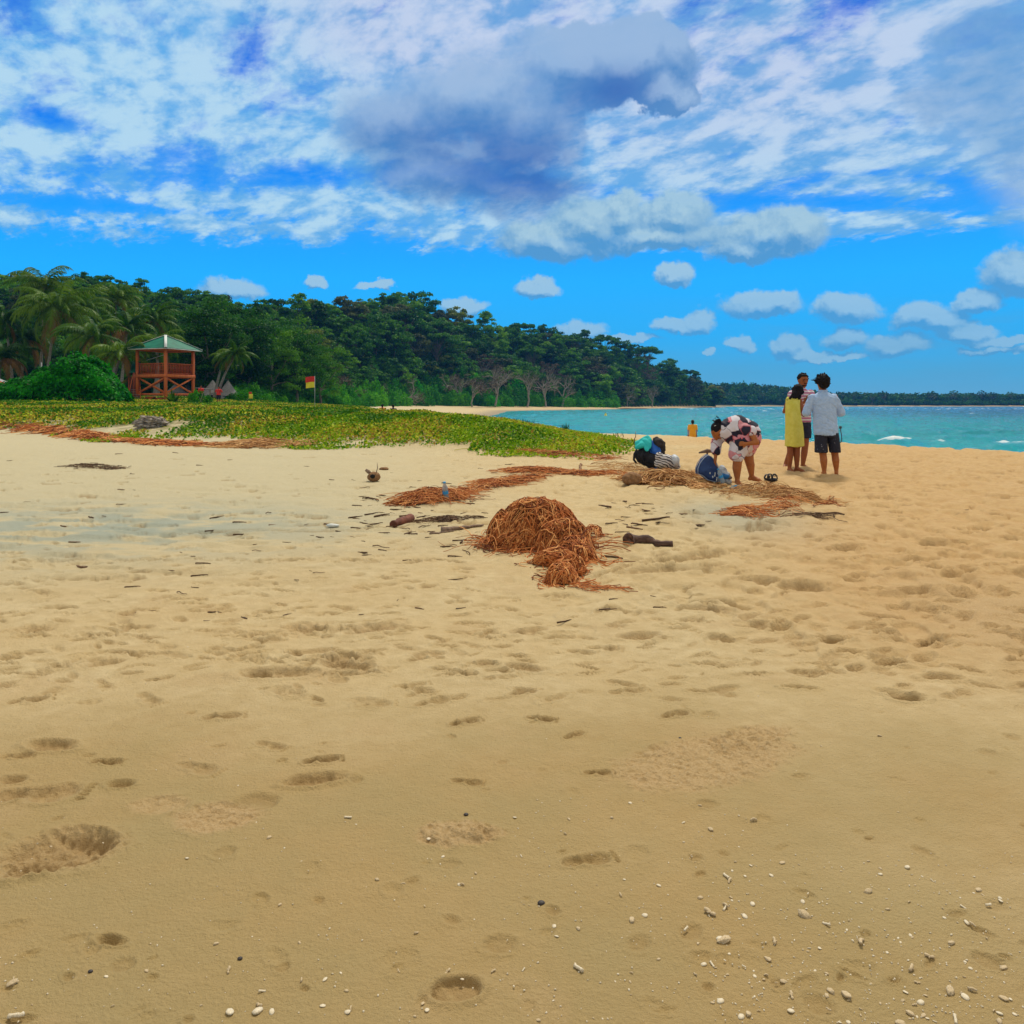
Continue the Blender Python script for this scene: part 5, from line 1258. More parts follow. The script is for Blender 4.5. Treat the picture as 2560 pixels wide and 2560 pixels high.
def tangle(pts, w, h, n, seed, lab, mat_=None, L=(.18, .7), r=(.0028, .0062), name='vine_tangle', cat='vine litter', along=.7):
    rng = np.random.default_rng(seed); W_ = np.array([at(a, b_, 90)[:2] for a, b_ in pts]); seg = np.r_[0, np.cumsum(np.linalg.norm(np.diff(W_, axis=0), axis=1))]
    wv = np.broadcast_to(np.asarray(w, float), (len(pts),)); hv = np.broadcast_to(np.asarray(h, float), (len(pts),)); g = Geo()
    for i in range(int(n * 1.5)):
        s_ = rng.uniform(0, seg[-1]); c = np.array([np.interp(s_, seg, W_[:, k_]) for k_ in (0, 1)]); c2 = np.array([np.interp(min(s_ + .1, seg[-1]), seg, W_[:, k_]) for k_ in (0, 1)]); c0 = np.array([np.interp(max(s_ - .1, 0), seg, W_[:, k_]) for k_ in (0, 1)])
        th = math.atan2(*(c2 - c0)[::-1]); ww = np.interp(s_, seg, wv); hh = np.interp(s_, seg, hv); th2 = th + (rng.normal() * .45 if rng.random() < along else rng.uniform(0, 6.28)) + (math.pi if rng.random() < .5 else 0)
        off = rng.normal() * .42
        if rng.random() > .15 + 1.5 * ss(.36, .62, fbm(np.array([c[0] * 2.2]), np.array([c[1] * 2.2]), 2, 190))[0]: continue
        o = np.array([-math.sin(th), math.cos(th)]) * off * ww; ln = rng.uniform(*L); m = 9; p_ = c + o - np.array([math.cos(th2), math.sin(th2)]) * ln / 2; q_ = []; k1 = rng.normal() * 5
        lev = rng.random() ** .7 * hh * math.exp(-(off * 1.1) ** 2)
        for j in range(m): q_.append((p_[0], p_[1], lev * (.4 + .6 * math.sin(math.pi * (j + .5) / m)))); p_ = p_ + np.array([math.cos(th2), math.sin(th2)]) * ln / m; th2 += k1 * ln / m + rng.normal() * .2
        q_ = np.array(q_); q_[:, 2] += ground(q_[:, 0], q_[:, 1]) + .006; rr_ = rng.uniform(*r); v, f = tube(q_, np.linspace(rr_, rr_ * .6, m), 4, False); g.add(v, f, 0, rng.uniform(0, 1))
    V_ = np.concatenate(g.v); c = V_.mean(0); g.v = [q_ - c for q_ in g.v]
    o = ob(name, g.mesh(name, [mat_ or m_vine], True), label=lab, cat=cat); o.location = c; return o
tangle([(1012, 1262), (1060, 1250), (1100, 1245), (1135, 1238)], [.10, .42, .48, .2], [.04, .15, .17, .06], 520, 1, 'left clump of brown vine litter around the plastic bottle', along=.5)
tangle([(1120, 1235), (1180, 1226), (1240, 1212), (1300, 1200), (1340, 1190)], [.16, .24, .30, .30, .2], [.04, .07, .09, .07, .04], 560, 2, 'long brown ridge of vine litter curving from the bottle towards the bags')
tangle([(1255, 1182), (1320, 1177), (1400, 1182), (1480, 1186), (1560, 1186)], [.2, .35, .3, .35, .3], [.06, .08, .05, .06, .05], 520, 3, 'upper band of thin reddish vine litter left of the bags')
tangle([(1500, 1165), (1560, 1170), (1600, 1185)], [.5, .5, .3], [.10, .14, .10], 330, 4, 'vine litter piled under the dune tip left of the bags', m_vine_pale, along=.3)
tangle([(1585, 1205), (1640, 1203), (1700, 1200), (1735, 1208), (1760, 1218)], [.4, .75, .6, .3, .1], [.08, .20, .17, .06, .02], 900, 5, 'thick tangle of pale thick vines in front of the striped bag', m_vine_pale, r=(.006, .014), along=.35)
tangle([(1690, 1180), (1760, 1192), (1800, 1200), (1850, 1215)], [.2, .25, .2, .1], [.04, .06, .04, .02], 260, 6, 'thin vines trailing past the blue backpack', m_vine_pale)
tangle([(1812, 1235), (1850, 1235), (1905, 1225), (1960, 1235), (2000, 1250), (2060, 1256)], [.12, .24, .45, .38, .2, .1], [.04, .08, .16, .13, .05, .02], 760, 7, 'golden vine tangle on the sand in front of the bending woman', m_vine_pale, along=.4)
tangle([(1845, 1288), (1890, 1280), (1940, 1270), (1975, 1255)], [.10, .26, .32, .3], [.02, .08, .10, .10], 460, 8, 'low spur of vine litter reaching left below the golden tangle')
tangle([(2040, 1262), (2070, 1250)], [.1, .1], [.05, .03], 36, 9, 'small spray of twigs at the right end of the golden tangle')
tangle([(2030, 1290), (2060, 1288)], [.06, .06], [.04, .03], 24, 10, 'tiny dark twig cluster below the golden tangle', m_vine_dark)
tangle([(1030, 1308), (1080, 1306), (1140, 1300), (1205, 1295)], [.12, .20, .20, .10], [.03, .05, .05, .03], 420, 11, 'dark band of twigs and bark beside the reddish stump', m_vine_dark, L=(.05, .2), along=.5, name='twig_litter', cat='twig litter')
tangle([(190, 1162), (240, 1168), (310, 1172)], [.3, .4, .2], [.02, .04, .02], 120, 12, 'dark patch of twigs on the pale sand at the left', m_vine_dark, L=(.08, .3), name='twig_litter', cat='twig litter')
tangle([(-30, 1060), (60, 1068), (120, 1076), (200, 1088), (260, 1098)], [.35, .5, .4, .3, .25], [.05, .10, .10, .08, .08], 620, 13, 'rust-coloured vine line along the creepers at the far left', L=(.3, 1.0), r=(.008, .016), along=.75)
tangle([(225, 1094), (245, 1097)], [.4, .4], [.16, .16], 160, 14, 'round rusty clump in the vine line below the shrub', L=(.2, .5), r=(.007, .013), along=.1)
tangle([(260, 1098), (330, 1104), (400, 1110), (470, 1112), (560, 1114)], [.3, .35, .45, .3, .3], [.05, .08, .09, .06, .06], 520, 15, 'rust-coloured vine line below the pale boulder', L=(.3, .9), r=(.007, .014), along=.75)
tangle([(540, 1113), (620, 1112), (700, 1114), (760, 1110)], [.5, .9, .8, .4], [.05, .10, .08, .04], 560, 16, 'straw-brown vine clump at the creeper edge left of the coconut', m_vine_pale, L=(.3, .9), r=(.007, .013), along=.5)
tangle([(1290, 1128), (1370, 1134), (1450, 1140), (1540, 1148)], [.25, .35, .35, .35], [.04, .07, .07, .08], 380, 17, 'reddish vine line where the dune tip meets the sand', L=(.2, .7), along=.7)
tangle([(60, 1085), (110, 1084)], [.2, .2], [.06, .06], 60, 18, 'stray rusty clump just off the vine line at the far left', L=(.2, .5), along=.3)

# ---- scattered twigs, shells, coral bits
TW = []
for i in range(7):
    rng = np.random.default_rng(300 + i); g = Geo(); L = 1.0
    q_ = wobble((-.5, 0, .03), (.5, 0, .03), 9, .04, rng); q_[:, 2] = .04 + np.abs(q_[:, 2] - .03) * .4; v, f = tube(q_, rng.uniform(.03, .07) * np.linspace(1, .5, 9), 6); g.add(v, f, 0, rng.uniform(.1, .9))
    if i % 2: v, f = tube([(0, 0, .05), (.15, .12, .07), (.3, .16, .06)], [.03, .02, .01], 5); g.add(v, f, 0, .4)
    if i % 3 == 0: v, f = boxv((-.1, .1, .04), (.5, .16, .04)); g.add(v, f, 0, .2)
    TW.append(g.mesh('twig', [m_vine_dark], True))
rnd = random.Random(12)
def twig(px, py, L, lab='thin dark twig lying on the sand', group='twigs scattered over the beach'):
    p = at(px, py, 60); o = bpy.data.objects.new('twig', rnd.choice(TW)); link(o); o.location = p + (0, 0, .0); o.scale = (L, L, L); o.rotation_euler = (0, rnd.uniform(-.1, .1), rnd.uniform(-.9, .9) if rnd.random() < .8 else rnd.uniform(0, 3)); tag(o, lab, 'twig', group)
for i in range(200):
    z_ = rnd.random()
    if z_ < .38: px, py = rnd.gauss(980, 120), rnd.gauss(1300, 45)
    elif z_ < .6: px, py = rnd.gauss(1600, 80), rnd.gauss(1295, 30)
    elif z_ < .8: px, py = rnd.uniform(0, 1300), rnd.uniform(1115, 1420)
    else: px, py = rnd.uniform(300, 1700), rnd.uniform(1380, 1560)
    if 1215 < px < 1500 and 1200 < py < 1480 or py < 1095: continue
    twig(px, py, rnd.uniform(.05, .20) * (1.0 if py < 1400 else .7))
for (px, py, L, lab) in ((1120, 1368, .16, 'dark twig on the sand just left of the vine heap base'), (1210, 1375, .25, 'bent dark twig touching the left base of the vine heap'), (205, 1420, .2, 'dark curled stick alone on the left sand'), (930, 1250, .3, 'bundle-like long twig left of the bottle'), (1640, 1300, .35, 'long grey twig above the dark log'), (2415, 1275, .06, 'small dark chip alone on the right sand'), (575, 1150, .1, 'dark twig near the vine edge at the left'), (955, 1290, .22, 'curved dark root left of the reddish stump')): twig(px, py, L, lab, None)
m_shell = pmat("bleached_shell", (.55, .46, .31), (.80, .70, .52), 12, .6)
m_coral = pmat("bleached_coral", (.42, .31, .17), (.66, .53, .34), 14, .85, .0)
m_peb = pmat("dark_pebble", (.025, .02, .02), (.06, .05, .045), 9, .6)
SH = []
for i in range(4): SH.append(rockmesh('shell', .5, .36, .16, 400 + i, m_shell, .28, 1.6, 2))
for i in range(3): SH.append(rockmesh('coral_bit', .5, .30, .24, 420 + i, m_coral, .45, 2.0, 3))
for i in range(3):
    rng = np.random.default_rng(440 + i); g = Geo(); v, f = tube(wobble((-.5, 0, .1), (.5, 0, .12), 6, .06, rng), rng.uniform(.12, .18, 6), 7); g.add(v, f)
    if i: v, f = tube([(0, 0, .1), (.1, .3, .16)], [.13, .09], 6); g.add(v, f)
    SH.append(g.mesh('coral_stub', [m_coral if i else m_shell], True))
def shell(px, py, s, lab='small bleached shell or coral bit on the near sand', group='shell bits scattered over the near sand', me=None, name='shell_bit', cat='shell'):
    p = at(px, py, 20); o = bpy.data.objects.new(name, me or rnd.choice(SH)); link(o); o.location = p + (0, 0, s * .10); o.scale = (s, s, s * rnd.uniform(.7, 1.1)); o.rotation_euler = (rnd.uniform(-.3, .3), rnd.uniform(-.3, .3), rnd.uniform(0, 6.28)); tag(o, lab, cat, group); return o
def realpos():
    z_ = rnd.random()
    if z_ < .55: return rnd.uniform(1780, 2560), 2130 + 430 * rnd.random() ** .8
    if z_ < .75: return rnd.uniform(1280, 1900), rnd.uniform(1990, 2560)
    if z_ < .95: return rnd.uniform(0, 1300), rnd.uniform(2050, 2560)
    return rnd.uniform(0, 2560), rnd.uniform(1580, 2100)
for i in range(262):
    px, py = realpos(); u = rnd.random(); shell(px, py, (.007 + .016 * u ** 2.2) * (1.15 if px > 1700 else .85))
for (px, py, s, lab, me_) in ((575, 2532, .028, 'rounded greyish shell, left one of the pair at the bottom edge', SH[0]), (643, 2530, .030, 'bright white rounded shell, right one of the pair at the bottom edge', SH[1]), (1810, 2353, .040, 'largest chunky coral piece on the right foreground sand', SH[5]),
                              (1775, 2285, .036, 'forked coral chunk above the largest one', SH[8]), (870, 2045, .026, 'pale upright splinter of shell in the middle sand', SH[7]), (1446, 2425, .030, 'finger-shaped coral stub left of the large pieces', SH[7]), (2155, 2360, .034, 'bundle-like broken coral piece on the right', SH[9]), (2010, 2290, .036, 'cluster-like coral lump with a pink tone', SH[6]),
                              (1580, 2302, .026, 'square-edged coral bit beside a white round one', SH[4]), (1612, 2290, .020, 'round white shell beside the square-edged bit', SH[1]), (2115, 2490, .032, 'upright coral knob near the bottom right', SH[5]), (2375, 2480, .032, 'knobbly white coral near the bottom right corner', SH[6]), (40, 2545, .035, 'slanting coral finger at the bottom left corner', SH[7]),
                              (30, 2460, .030, 'pale knobbly coral bit near the left edge', SH[4]), (2250, 2560, .024, 'coral bit cut by the bottom edge', SH[4]), (1745, 2360, .012, 'tiny coral bit beside the largest piece', SH[4])): shell(px, py, s, lab, None, me_)
for (px, py, s, lab) in ((1353, 2260, .022, 'round dark pebble in the middle foreground'), (600, 2398, .014, 'small black pebble left of the bottom shells'), (226, 2430, .013, 'small black pebble in the left foreground'), (1700, 1846, .014, 'tiny dark stone on the smooth right sand'), (1165, 2038, .018, 'dark flat pebble beside the loose sand mound')):
    p = at(px, py, 20); o = ob('pebble', rockmesh('pebble', .5, .42, .28, int(px), m_peb, .08, 1.2, 3), label=lab, cat='pebble'); o.location = p + (0, 0, s * .15); o.scale = (s, s, s)
g = Geo(); rng = np.random.default_rng(8)
A_ = np.array([at(*realpos(), 12) for _ in range(900)]); sz_ = rng.uniform(.0012, .0035, 900)
for p_, s_ in zip(A_, sz_):
    v, f = boxv((p_[0], p_[1], p_[2] + s_ * .3), (s_ * 1.6, s_, s_), np.linalg.qr(rng.normal(size=(3, 3)))[0]); g.add(v, f)
ob('shell_grit', g.mesh('shell_grit', [m_shell]), kind='stuff', label='fine pale shell grit sprinkled over the near sand', cat='shell grit')
# ------------------------------------------------------------------ people
def ucap(p0, p1, r0, r1, k=14, fl=1.0, flax=None):
    """a closed tapered capsule"""
    p0, p1 = np.asarray(p0, float), np.asarray(p1, float); d = p1 - p0; L = max(np.linalg.norm(d), 1e-5); d = d / L
    up = np.array([0, 0, 1.0]) if abs(d[2]) < .9 else np.array([0, 1.0, 0])
    u = np.cross(d, up); u /= np.linalg.norm(u); w = np.cross(d, u)
    ts = [(-math.cos(a) * r0, math.sin(a) * r0) for a in np.linspace(0.0, math.pi / 2, 5)] + [(L * t, r0 + (r1 - r0) * t) for t in (.25, .5, .75)] + [(L + math.sin(a) * r1, math.cos(a) * r1) for a in np.linspace(0, math.pi / 2, 5)]
    a_ = np.arange(k) * 2 * math.pi / k
    V_ = np.concatenate([p0 + d * t + max(r, 1e-4) * (np.cos(a_)[:, None] * u + np.sin(a_)[:, None] * w * fl) for t, r in ts])
    F = [(i * k + j, i * k + (j + 1) % k, (i + 1) * k + (j + 1) % k, (i + 1) * k + j) for i in range(len(ts) - 1) for j in range(k)]
    return V_, np.array(F)[:, ::-1]
def uell(c, r, R=None):
    a = np.linspace(0, math.pi, 11); k = 18; b_ = np.arange(k) * 2 * math.pi / k
    V_ = np.stack([np.outer(np.sin(a) + 1e-4, np.cos(b_)), np.outer(np.sin(a) + 1e-4, np.sin(b_)), np.outer(np.cos(a), np.ones(k))], -1).reshape(-1, 3) * np.asarray(r, float)
    if R is not None: V_ = V_ @ np.asarray(R).T
    F = [(i * k + j, (i + 1) * k + j, (i + 1) * k + (j + 1) % k, i * k + (j + 1) % k) for i in range(10) for j in range(k)]
    return V_ + np.asarray(c, float), np.array(F)
def uloft(rings, k=28):
    """closed loft through rings (centre, half width x, half depth y)"""
    a_ = np.arange(k) * 2 * math.pi / k; V_ = []
    rings = [(rings[0][0], 1e-4, 1e-4)] + list(rings) + [(rings[-1][0], 1e-4, 1e-4)]
    for c, rx, ry in rings: V_.append(np.asarray(c, float) + np.stack([np.cos(a_) * rx, np.sin(a_) * ry, np.zeros(k)], 1))
    n = len(rings)
    F = [(i * k + j, i * k + (j + 1) % k, (i + 1) * k + (j + 1) % k, (i + 1) * k + j) for i in range(n - 1) for j in range(k)]
    F = np.array(F)
    if rings[-1][0][2] < rings[0][0][2]: F = F[:, ::-1]
    return np.concatenate(V_), F
def fuse(name, shapes, mat_, vox=.010, smooth=4, wr=None, parent=None, origin=None, fac=.5, **k):
    """weld overlapping closed shapes into one continuous skin"""
    g = Geo()
    for v, f in shapes: g.add(v, f)
    me = g.mesh(name + '_raw', []); o = bpy.data.objects.new(name + '_raw', me); COL.objects.link(o)
    m = o.modifiers.new('r', 'REMESH'); m.mode = 'VOXEL'; m.voxel_size = vox; m.use_smooth_shade = True
    s_ = o.modifiers.new('s', 'SMOOTH'); s_.factor = fac; s_.iterations = smooth
    dg = bpy.context.evaluated_depsgraph_get(); dg.update()
    ev = o.evaluated_get(dg); out = bpy.data.meshes.new_from_object(ev, depsgraph=dg); out.name = name
    bpy.data.objects.remove(o); bpy.data.meshes.remove(me)
    n = len(out.vertices); co = np.empty(n * 3, np.float32); out.vertices.foreach_get('co', co); co = co.reshape(-1, 3).astype(float)
    if wr is not None:
        no = np.empty(n * 3, np.float32); out.vertices.foreach_get('normal', no); no = no.reshape(-1, 3)
        co = co + no * wr(co)[:, None]
    if origin is not None: co = co - np.asarray(origin, float)
    out.vertices.foreach_set('co', co.astype(np.float32).ravel()); out.update()
    out.materials.clear(); out.materials.append(mat_)
    for p_ in out.polygons: p_.use_smooth = True
    return ob(name, out, parent, **k)
def folds(seed, amp, fx=9.0, fz=4.0, diag=.6):
    return lambda c: amp * (1 - 2 * np.abs(2 * fbm(c[:, 0] * fx + c[:, 2] * diag * fx + seed, c[:, 1] * fx * .6 + c[:, 2] * fz, 3, int(seed)) - 1)) 
def skinmat(name, a, b_):
    m, t, bs = newmat(name); n = vnoise(t, objco(t), 14, 4, .6); t.links.new(vmix(t, n.step(.3, .7), a, b_).k, bs.inputs['Base Color']); bs.inputs['Roughness'].default_value = .55
    bs.inputs['Specular IOR Level'].default_value = .3; bs.inputs['Subsurface Weight'].default_value = .06; bs.inputs['Subsurface Scale'].default_value = .01; return m
m_skin = skinmat("brown_skin", (.27, .080, .025), (.32, .10, .032))
m_skin2 = skinmat("tan_skin", (.36, .115, .030), (.42, .145, .040))
m_hair = pmat("black_hair", (.006, .005, .006), (.014, .011, .012), 60, .75, .002, (1, 1, .3), spec=.15)
m_eye = pmat("eye_dark", (.01, .008, .008), (.02, .015, .012), 4, .3)
def hand(w, d, up, r=.5, curl=.5, side=1):
    """palm, four unequal bent fingers and a thumb; w wrist, d pointing direction, up the back of the hand"""
    w = np.asarray(w, float); d = np.asarray(d, float); d /= np.linalg.norm(d); up = np.asarray(up, float); up = up - d * np.dot(up, d); up /= np.linalg.norm(up); s_ = np.cross(d, up) * side
    out = [ucap(w, w + d * .035, .026, .030, 10, .7), ucap(w + d * .03 - s_ * .012, w + d * .085 - s_ * .012, .026, .022, 10, .6), ucap(w + d * .03 + s_ * .014, w + d * .08 + s_ * .014, .025, .021, 10, .6)]
    for i, (o, L) in enumerate(((-.030, .062), (-.010, .074), (.011, .069), (.031, .052))):
        b0 = w + d * .088 + s_ * o; a1 = curl * .7; d1 = d * math.cos(a1) - up * math.sin(a1); b1 = b0 + d1 * L * .5; a2 = curl * 1.6; d2 = d * math.cos(a2) - up * math.sin(a2); b2 = b1 + d2 * L * .45
        out += [ucap(b0 - d * .02, b1, .0092, .0085, 8), ucap(b1, b2, .0085, .0070, 8)]
    t0 = w + d * .03 - s_ * .026; t1 = t0 + (d * .6 - s_ * .75) * .035; t2 = t1 + (d * .9 - s_ * .2 - up * .3) * .030
    out += [ucap(t0, t1, .012, .011, 8), ucap(t1, t2, .011, .008, 8)]
    return out
def footp(a, toe, s_=1.0):
    """ankle to heel and toes"""
    a = np.asarray(a, float); t = np.asarray(toe, float); t = t / np.linalg.norm(t); g = a[2]
    z = -.062 * s_; sd_ = np.array([t[1], -t[0], 0])
    out = [ucap(a, a + t * -.028 * s_ + (0, 0, z + .012), .036 * s_, .034 * s_, 12), ucap(a + t * .01 + (0, 0, -.02), a + t * .125 * s_ + (0, 0, z + .004), .036 * s_, .026 * s_, 12, 1.0), ucap(a + t * .02 + (0, 0, z + .008), a + t * .12 * s_ + sd_ * .012 + (0, 0, z), .032 * s_, .030 * s_, 12)]
    for i in range(5): o = (i - 2) * .015 * s_; out.append(ucap(a + t * .12 * s_ + sd_ * o + (0, 0, z - .004), a + t * (.165 - abs(i - 1) * .008) * s_ + sd_ * o * 1.15 + (0, 0, z - .008), .0105 * s_, .009 * s_, 8))
    return out
def headp(c, fwd, r=.098, tilt=0.0):
    """skull, jaw, nose, ears; returns shapes and a frame"""
    c = np.asarray(c, float); f = np.asarray(fwd, float); f /= np.linalg.norm(f); up0 = np.array([0, 0, 1.0]); s_ = np.cross(f, up0); s_ /= np.linalg.norm(s_); u = np.cross(s_, f)
    R = np.stack([s_, f, u], 1); loc_ = lambda x, y, z: c + R @ np.array([x, y, z])
    out = [uell(c, (r * .80, r * .98, r * 1.08), R), uell(loc_(0, r * .28, -r * .55), (r * .58, r * .62, r * .66), R), ucap(loc_(0, r * .85, -r * .02), loc_(0, r * 1.16, -r * .34), r * .09, r * .14, 8), ucap(loc_(0, r * 1.05, -r * .36), loc_(0, r * .9, -r * .42), r * .16, r * .12, 8),
           ucap(loc_(-r * .2, r * .86, -r * .66), loc_(r * .2, r * .86, -r * .66), r * .09, r * .09, 8), ucap(loc_(-r * .45, r * .78, r * .12), loc_(r * .45, r * .78, r * .12), r * .12, r * .12, 8), uell(loc_(0, r * .72, -r * 1.0), (r * .26, r * .2, r * .2), R)]
    for sg in (-1, 1): out.append(uell(loc_(sg * r * .82, -.02 * r, -r * .16), (r * .10, r * .20, r * .28), R))
    return out, loc_, R
def facefeat(e, loc_, R, r, org, brow=True):
    for sg in (-1, 1):
        g = Geo(); v, f = uell(loc_(sg * r * .34, r * .84, -r * .06), (r * .15, r * .06, r * .075), R); g.add(v - org, f); ob('eye', g.mesh('eye', [m_eye], True), e)
        g = Geo(); v, f = ucap(loc_(sg * r * .16, r * .96, r * .15) - org, loc_(sg * r * .52, r * .82, r * .17) - org, r * .045, r * .035, 6); g.add(v, f); ob('eyebrow', g.mesh('eyebrow', [m_hair], True), e)
    g = Geo(); v, f = ucap(loc_(-r * .2, r * .98, -r * .64) - org, loc_(r * .2, r * .98, -r * .64) - org, r * .04, r * .04, 6); g.add(v, f); ob('mouth', g.mesh('mouth', [pmat("lips", (.18, .05, .04), (.22, .06, .05), 5, .5)], True), e)
def PX(px, py, d): return np.array([(px - 1280) / FPX * d, d, CAMH + (HZ - py) / FPX * d])
def hairclump(c, R, r, n, seed, dirn=(0, 0, 0), amt=.03, front=-.35):
    """a skull cap of hair broken up by short tufts; c head centre"""
    rng = np.random.default_rng(seed); sh = [uell(c + R @ np.array([0, -r * .10, r * .22]), (r * .93, r * 1.02, r * 1.0), R), uell(c + R @ np.array([0, -r * .34, -r * .12]), (r * .82, r * .78, r * .86), R)]
    for i in range(n):
        d = rng.normal(size=3); d /= np.linalg.norm(d)
        if d[1] > .35 and d[2] < .45 or d[2] < -.45: continue
        p0 = c + R @ (d * np.array([.80, .95, 1.08]) * r); dd = R @ d + np.asarray(dirn) + rng.normal(size=3) * .35; dd /= np.linalg.norm(dd)
        sh.append(ucap(p0, p0 + dd * amt * rng.uniform(.5, 1.3), .014, .006, 7))
    return sh

# --- the man in the pale blue shirt, seen from behind
d = 13.93; K = d / FPX
def q(px, py, dy=0.0): return PX(px, py, d) * np.array([1, 1, 1]) + np.array([0, dy, 0])
fl_ = q(2060, 1187); fr_ = q(2095, 1185, .05); zg = CAMH + (HZ - 1187) * K
org = np.array([q(2078, 1187)[0], d, gz(q(2078, 1187)[0], d)]); 
e = empty('person', tuple(org), 0, 'person seen from behind in a pale blue shirt and dark patterned shorts', 'person', 'people standing together on the sand')
m_shirt = pmat("pale_blue_shirt", (.34, .50, .76), (.41, .57, .83), 18, .85, .002); 
m_shorts, t, b = newmat("dark_patterned_shorts"); vo = t.nodes.new('ShaderNodeTexVoronoi'); vo.inputs['Scale'].default_value = 34; t.links.new(vop(t, 'MULTIPLY', objco(t), (1, 1, .6)).k, vo.inputs['Vector'])
cc_ = V(t, vo.outputs['Distance']).step(.30, .16) if False else (1.0 - V(t, vo.outputs['Distance']).step(.16, .32)) * vnoise(t, objco(t), 26, 2, .5).step(.5, .58)
t.links.new(vmix(t, cc_, (.012, .014, .030), (.17, .18, .22)).k, b.inputs['Base Color']); b.inputs['Roughness'].default_value = .85
hd = q(2056, 957.5, -.02); hs, hl, HR = headp(hd, (-.1, 1, -.05), .112)
kn_l, kn_r = q(2057.5, 1136, .0), q(2089.5, 1136, .04)
hip_l, hip_r = q(2052, 1082), q(2081, 1082)
shl, shr = q(2029, 993), q(2086, 993)
el_l, el_r = q(2017, 1031, .02), q(2103.5, 1031, .02)
wl, wr_ = q(2026, 1036, .26), q(2108.5, 1034, .24)
body = hs + [ucap(q(2057, 972), q(2059, 985), .056, .060), uloft([(q(2059, 985), .12, .085), (q(2058, 995), .20, .105), (q(2060, 1030), .175, .115), (q(2063, 1065), .165, .12), (q(2066, 1090), .17, .12)]),
             ucap(hip_l, kn_l, .095, .062), ucap(hip_r, kn_r, .095, .062), ucap(kn_l, q(2058.5, 1152, -.015), .060, .062), ucap(q(2058.5, 1152, -.015), q(2060.5, 1178), .062, .036), ucap(kn_r, q(2090.5, 1152, .02), .060, .062), ucap(q(2090.5, 1152, .02), q(2093.8, 1176, .05), .062, .036),
             ucap(shl, el_l, .058, .045), ucap(shr, el_r, .058, .045), ucap(el_l, wl, .042, .027), ucap(el_r, wr_, .042, .027)]
body += footp(q(2060.5, 1178), (.1, 1, 0)) + footp(q(2093.8, 1176, .05), (.35, 1, 0)) + hand(wl, (.3, 1, .1), (0, 0, 1), curl=.7) + hand(wr_, (-.3, 1, .1), (0, 0, 1), curl=.7, side=-1)
fuse('body', body, m_skin2, .0075, 4, None, e, org)
sh = [uloft([(q(2057, 977), .060, .060), (q(2057.5, 982), .085, .075), (q(2058, 988), .165, .10), (q(2059, 994), .220, .125), (q(2060, 1010), .215, .140), (q(2061, 1035), .198, .145), (q(2063, 1060), .200, .150), (q(2064.5, 1078), .208, .155), (q(2065, 1086), .200, .150), (q(2065, 1090), .150, .13)]),
      ucap(shl + (.01, 0, -.015), el_l, .072, .068), ucap(shr + (-.01, 0, -.015), el_r, .072, .068), uell(q(2065, 1083), (.13, .148, .050)), ucap(el_l, el_l + (wl - el_l) * .62, .068, .055), ucap(el_r, el_r + (wr_ - el_r) * .75, .068, .052)]
fuse('shirt', sh, m_shirt, .0085, 3, lambda c: folds(3, .0085, 7, 9, .9)(c) + folds(8, .004, 16, 14)(c), e, org)
g = Geo(); v, f = tube([q(2057, 976) + (math.cos(a) * .068, math.sin(a) * .066, .008 * math.sin(a)) for a in np.linspace(0, 2 * math.pi, 22)], .017, 8); g.add(v - org, f); ob('collar', g.mesh('collar', [m_shirt], True), e)
st = [uloft([(q(2065, 1070), .185, .13), (q(2065.5, 1080), .195, .14), (q(2066, 1092), .195, .145)]), uloft([(q(2052, 1082), .10, .12), (q(2052.5, 1105), .103, .115), (q(2053, 1131), .108, .112)]), uloft([(q(2080, 1082), .10, .12), (q(2084, 1105), .098, .112, ), (q(2088, 1131), .090, .105)])]
fuse('shorts', st, m_shorts, .009, 3, folds(5, .006, 7, 5), e, org)
hsn = hairclump(hd + (0, 0, .01), HR, .124, 200, 4, (-.6, 0, .35), .042)
rng = np.random.default_rng(6)
for i in range(22):
    p0 = hd + np.array([-.085, 0, .055]) + rng.normal(size=3) * .028; sh_ = ucap(p0, p0 + np.array([-.075, 0, .01]) * rng.uniform(.5, 1.2) + rng.normal(size=3) * .015, .014, .004, 7); hsn.append(sh_)
fuse('hair', hsn, m_hair, .0065, 1, None, e, org)

# the selfie stick hanging behind his right hip
p = q(2101, 1106, .03); e = empty('selfie_stick', tuple(p), 0, 'small black phone stick jutting out behind the shorts of the person in blue', 'selfie stick')
up_ = [q(2104.5, 1071, .06), q(2105, 1076, .06), q(2107, 1086, .06), q(2108, 1096, .06), q(2107.5, 1103, .06), q(2104, 1106.5, .05), q(2097, 1107, .02)]
g = Geo(); v, f = tube(np.array(up_) - p, .0085, 8); g.add(v, f); ob('rod', g.mesh('rod', [m_eye], True), e)
part('holder', e, m_eye, boxv(tuple(up_[0] - p + (0, 0, .015)), (.05, .02, .045)))

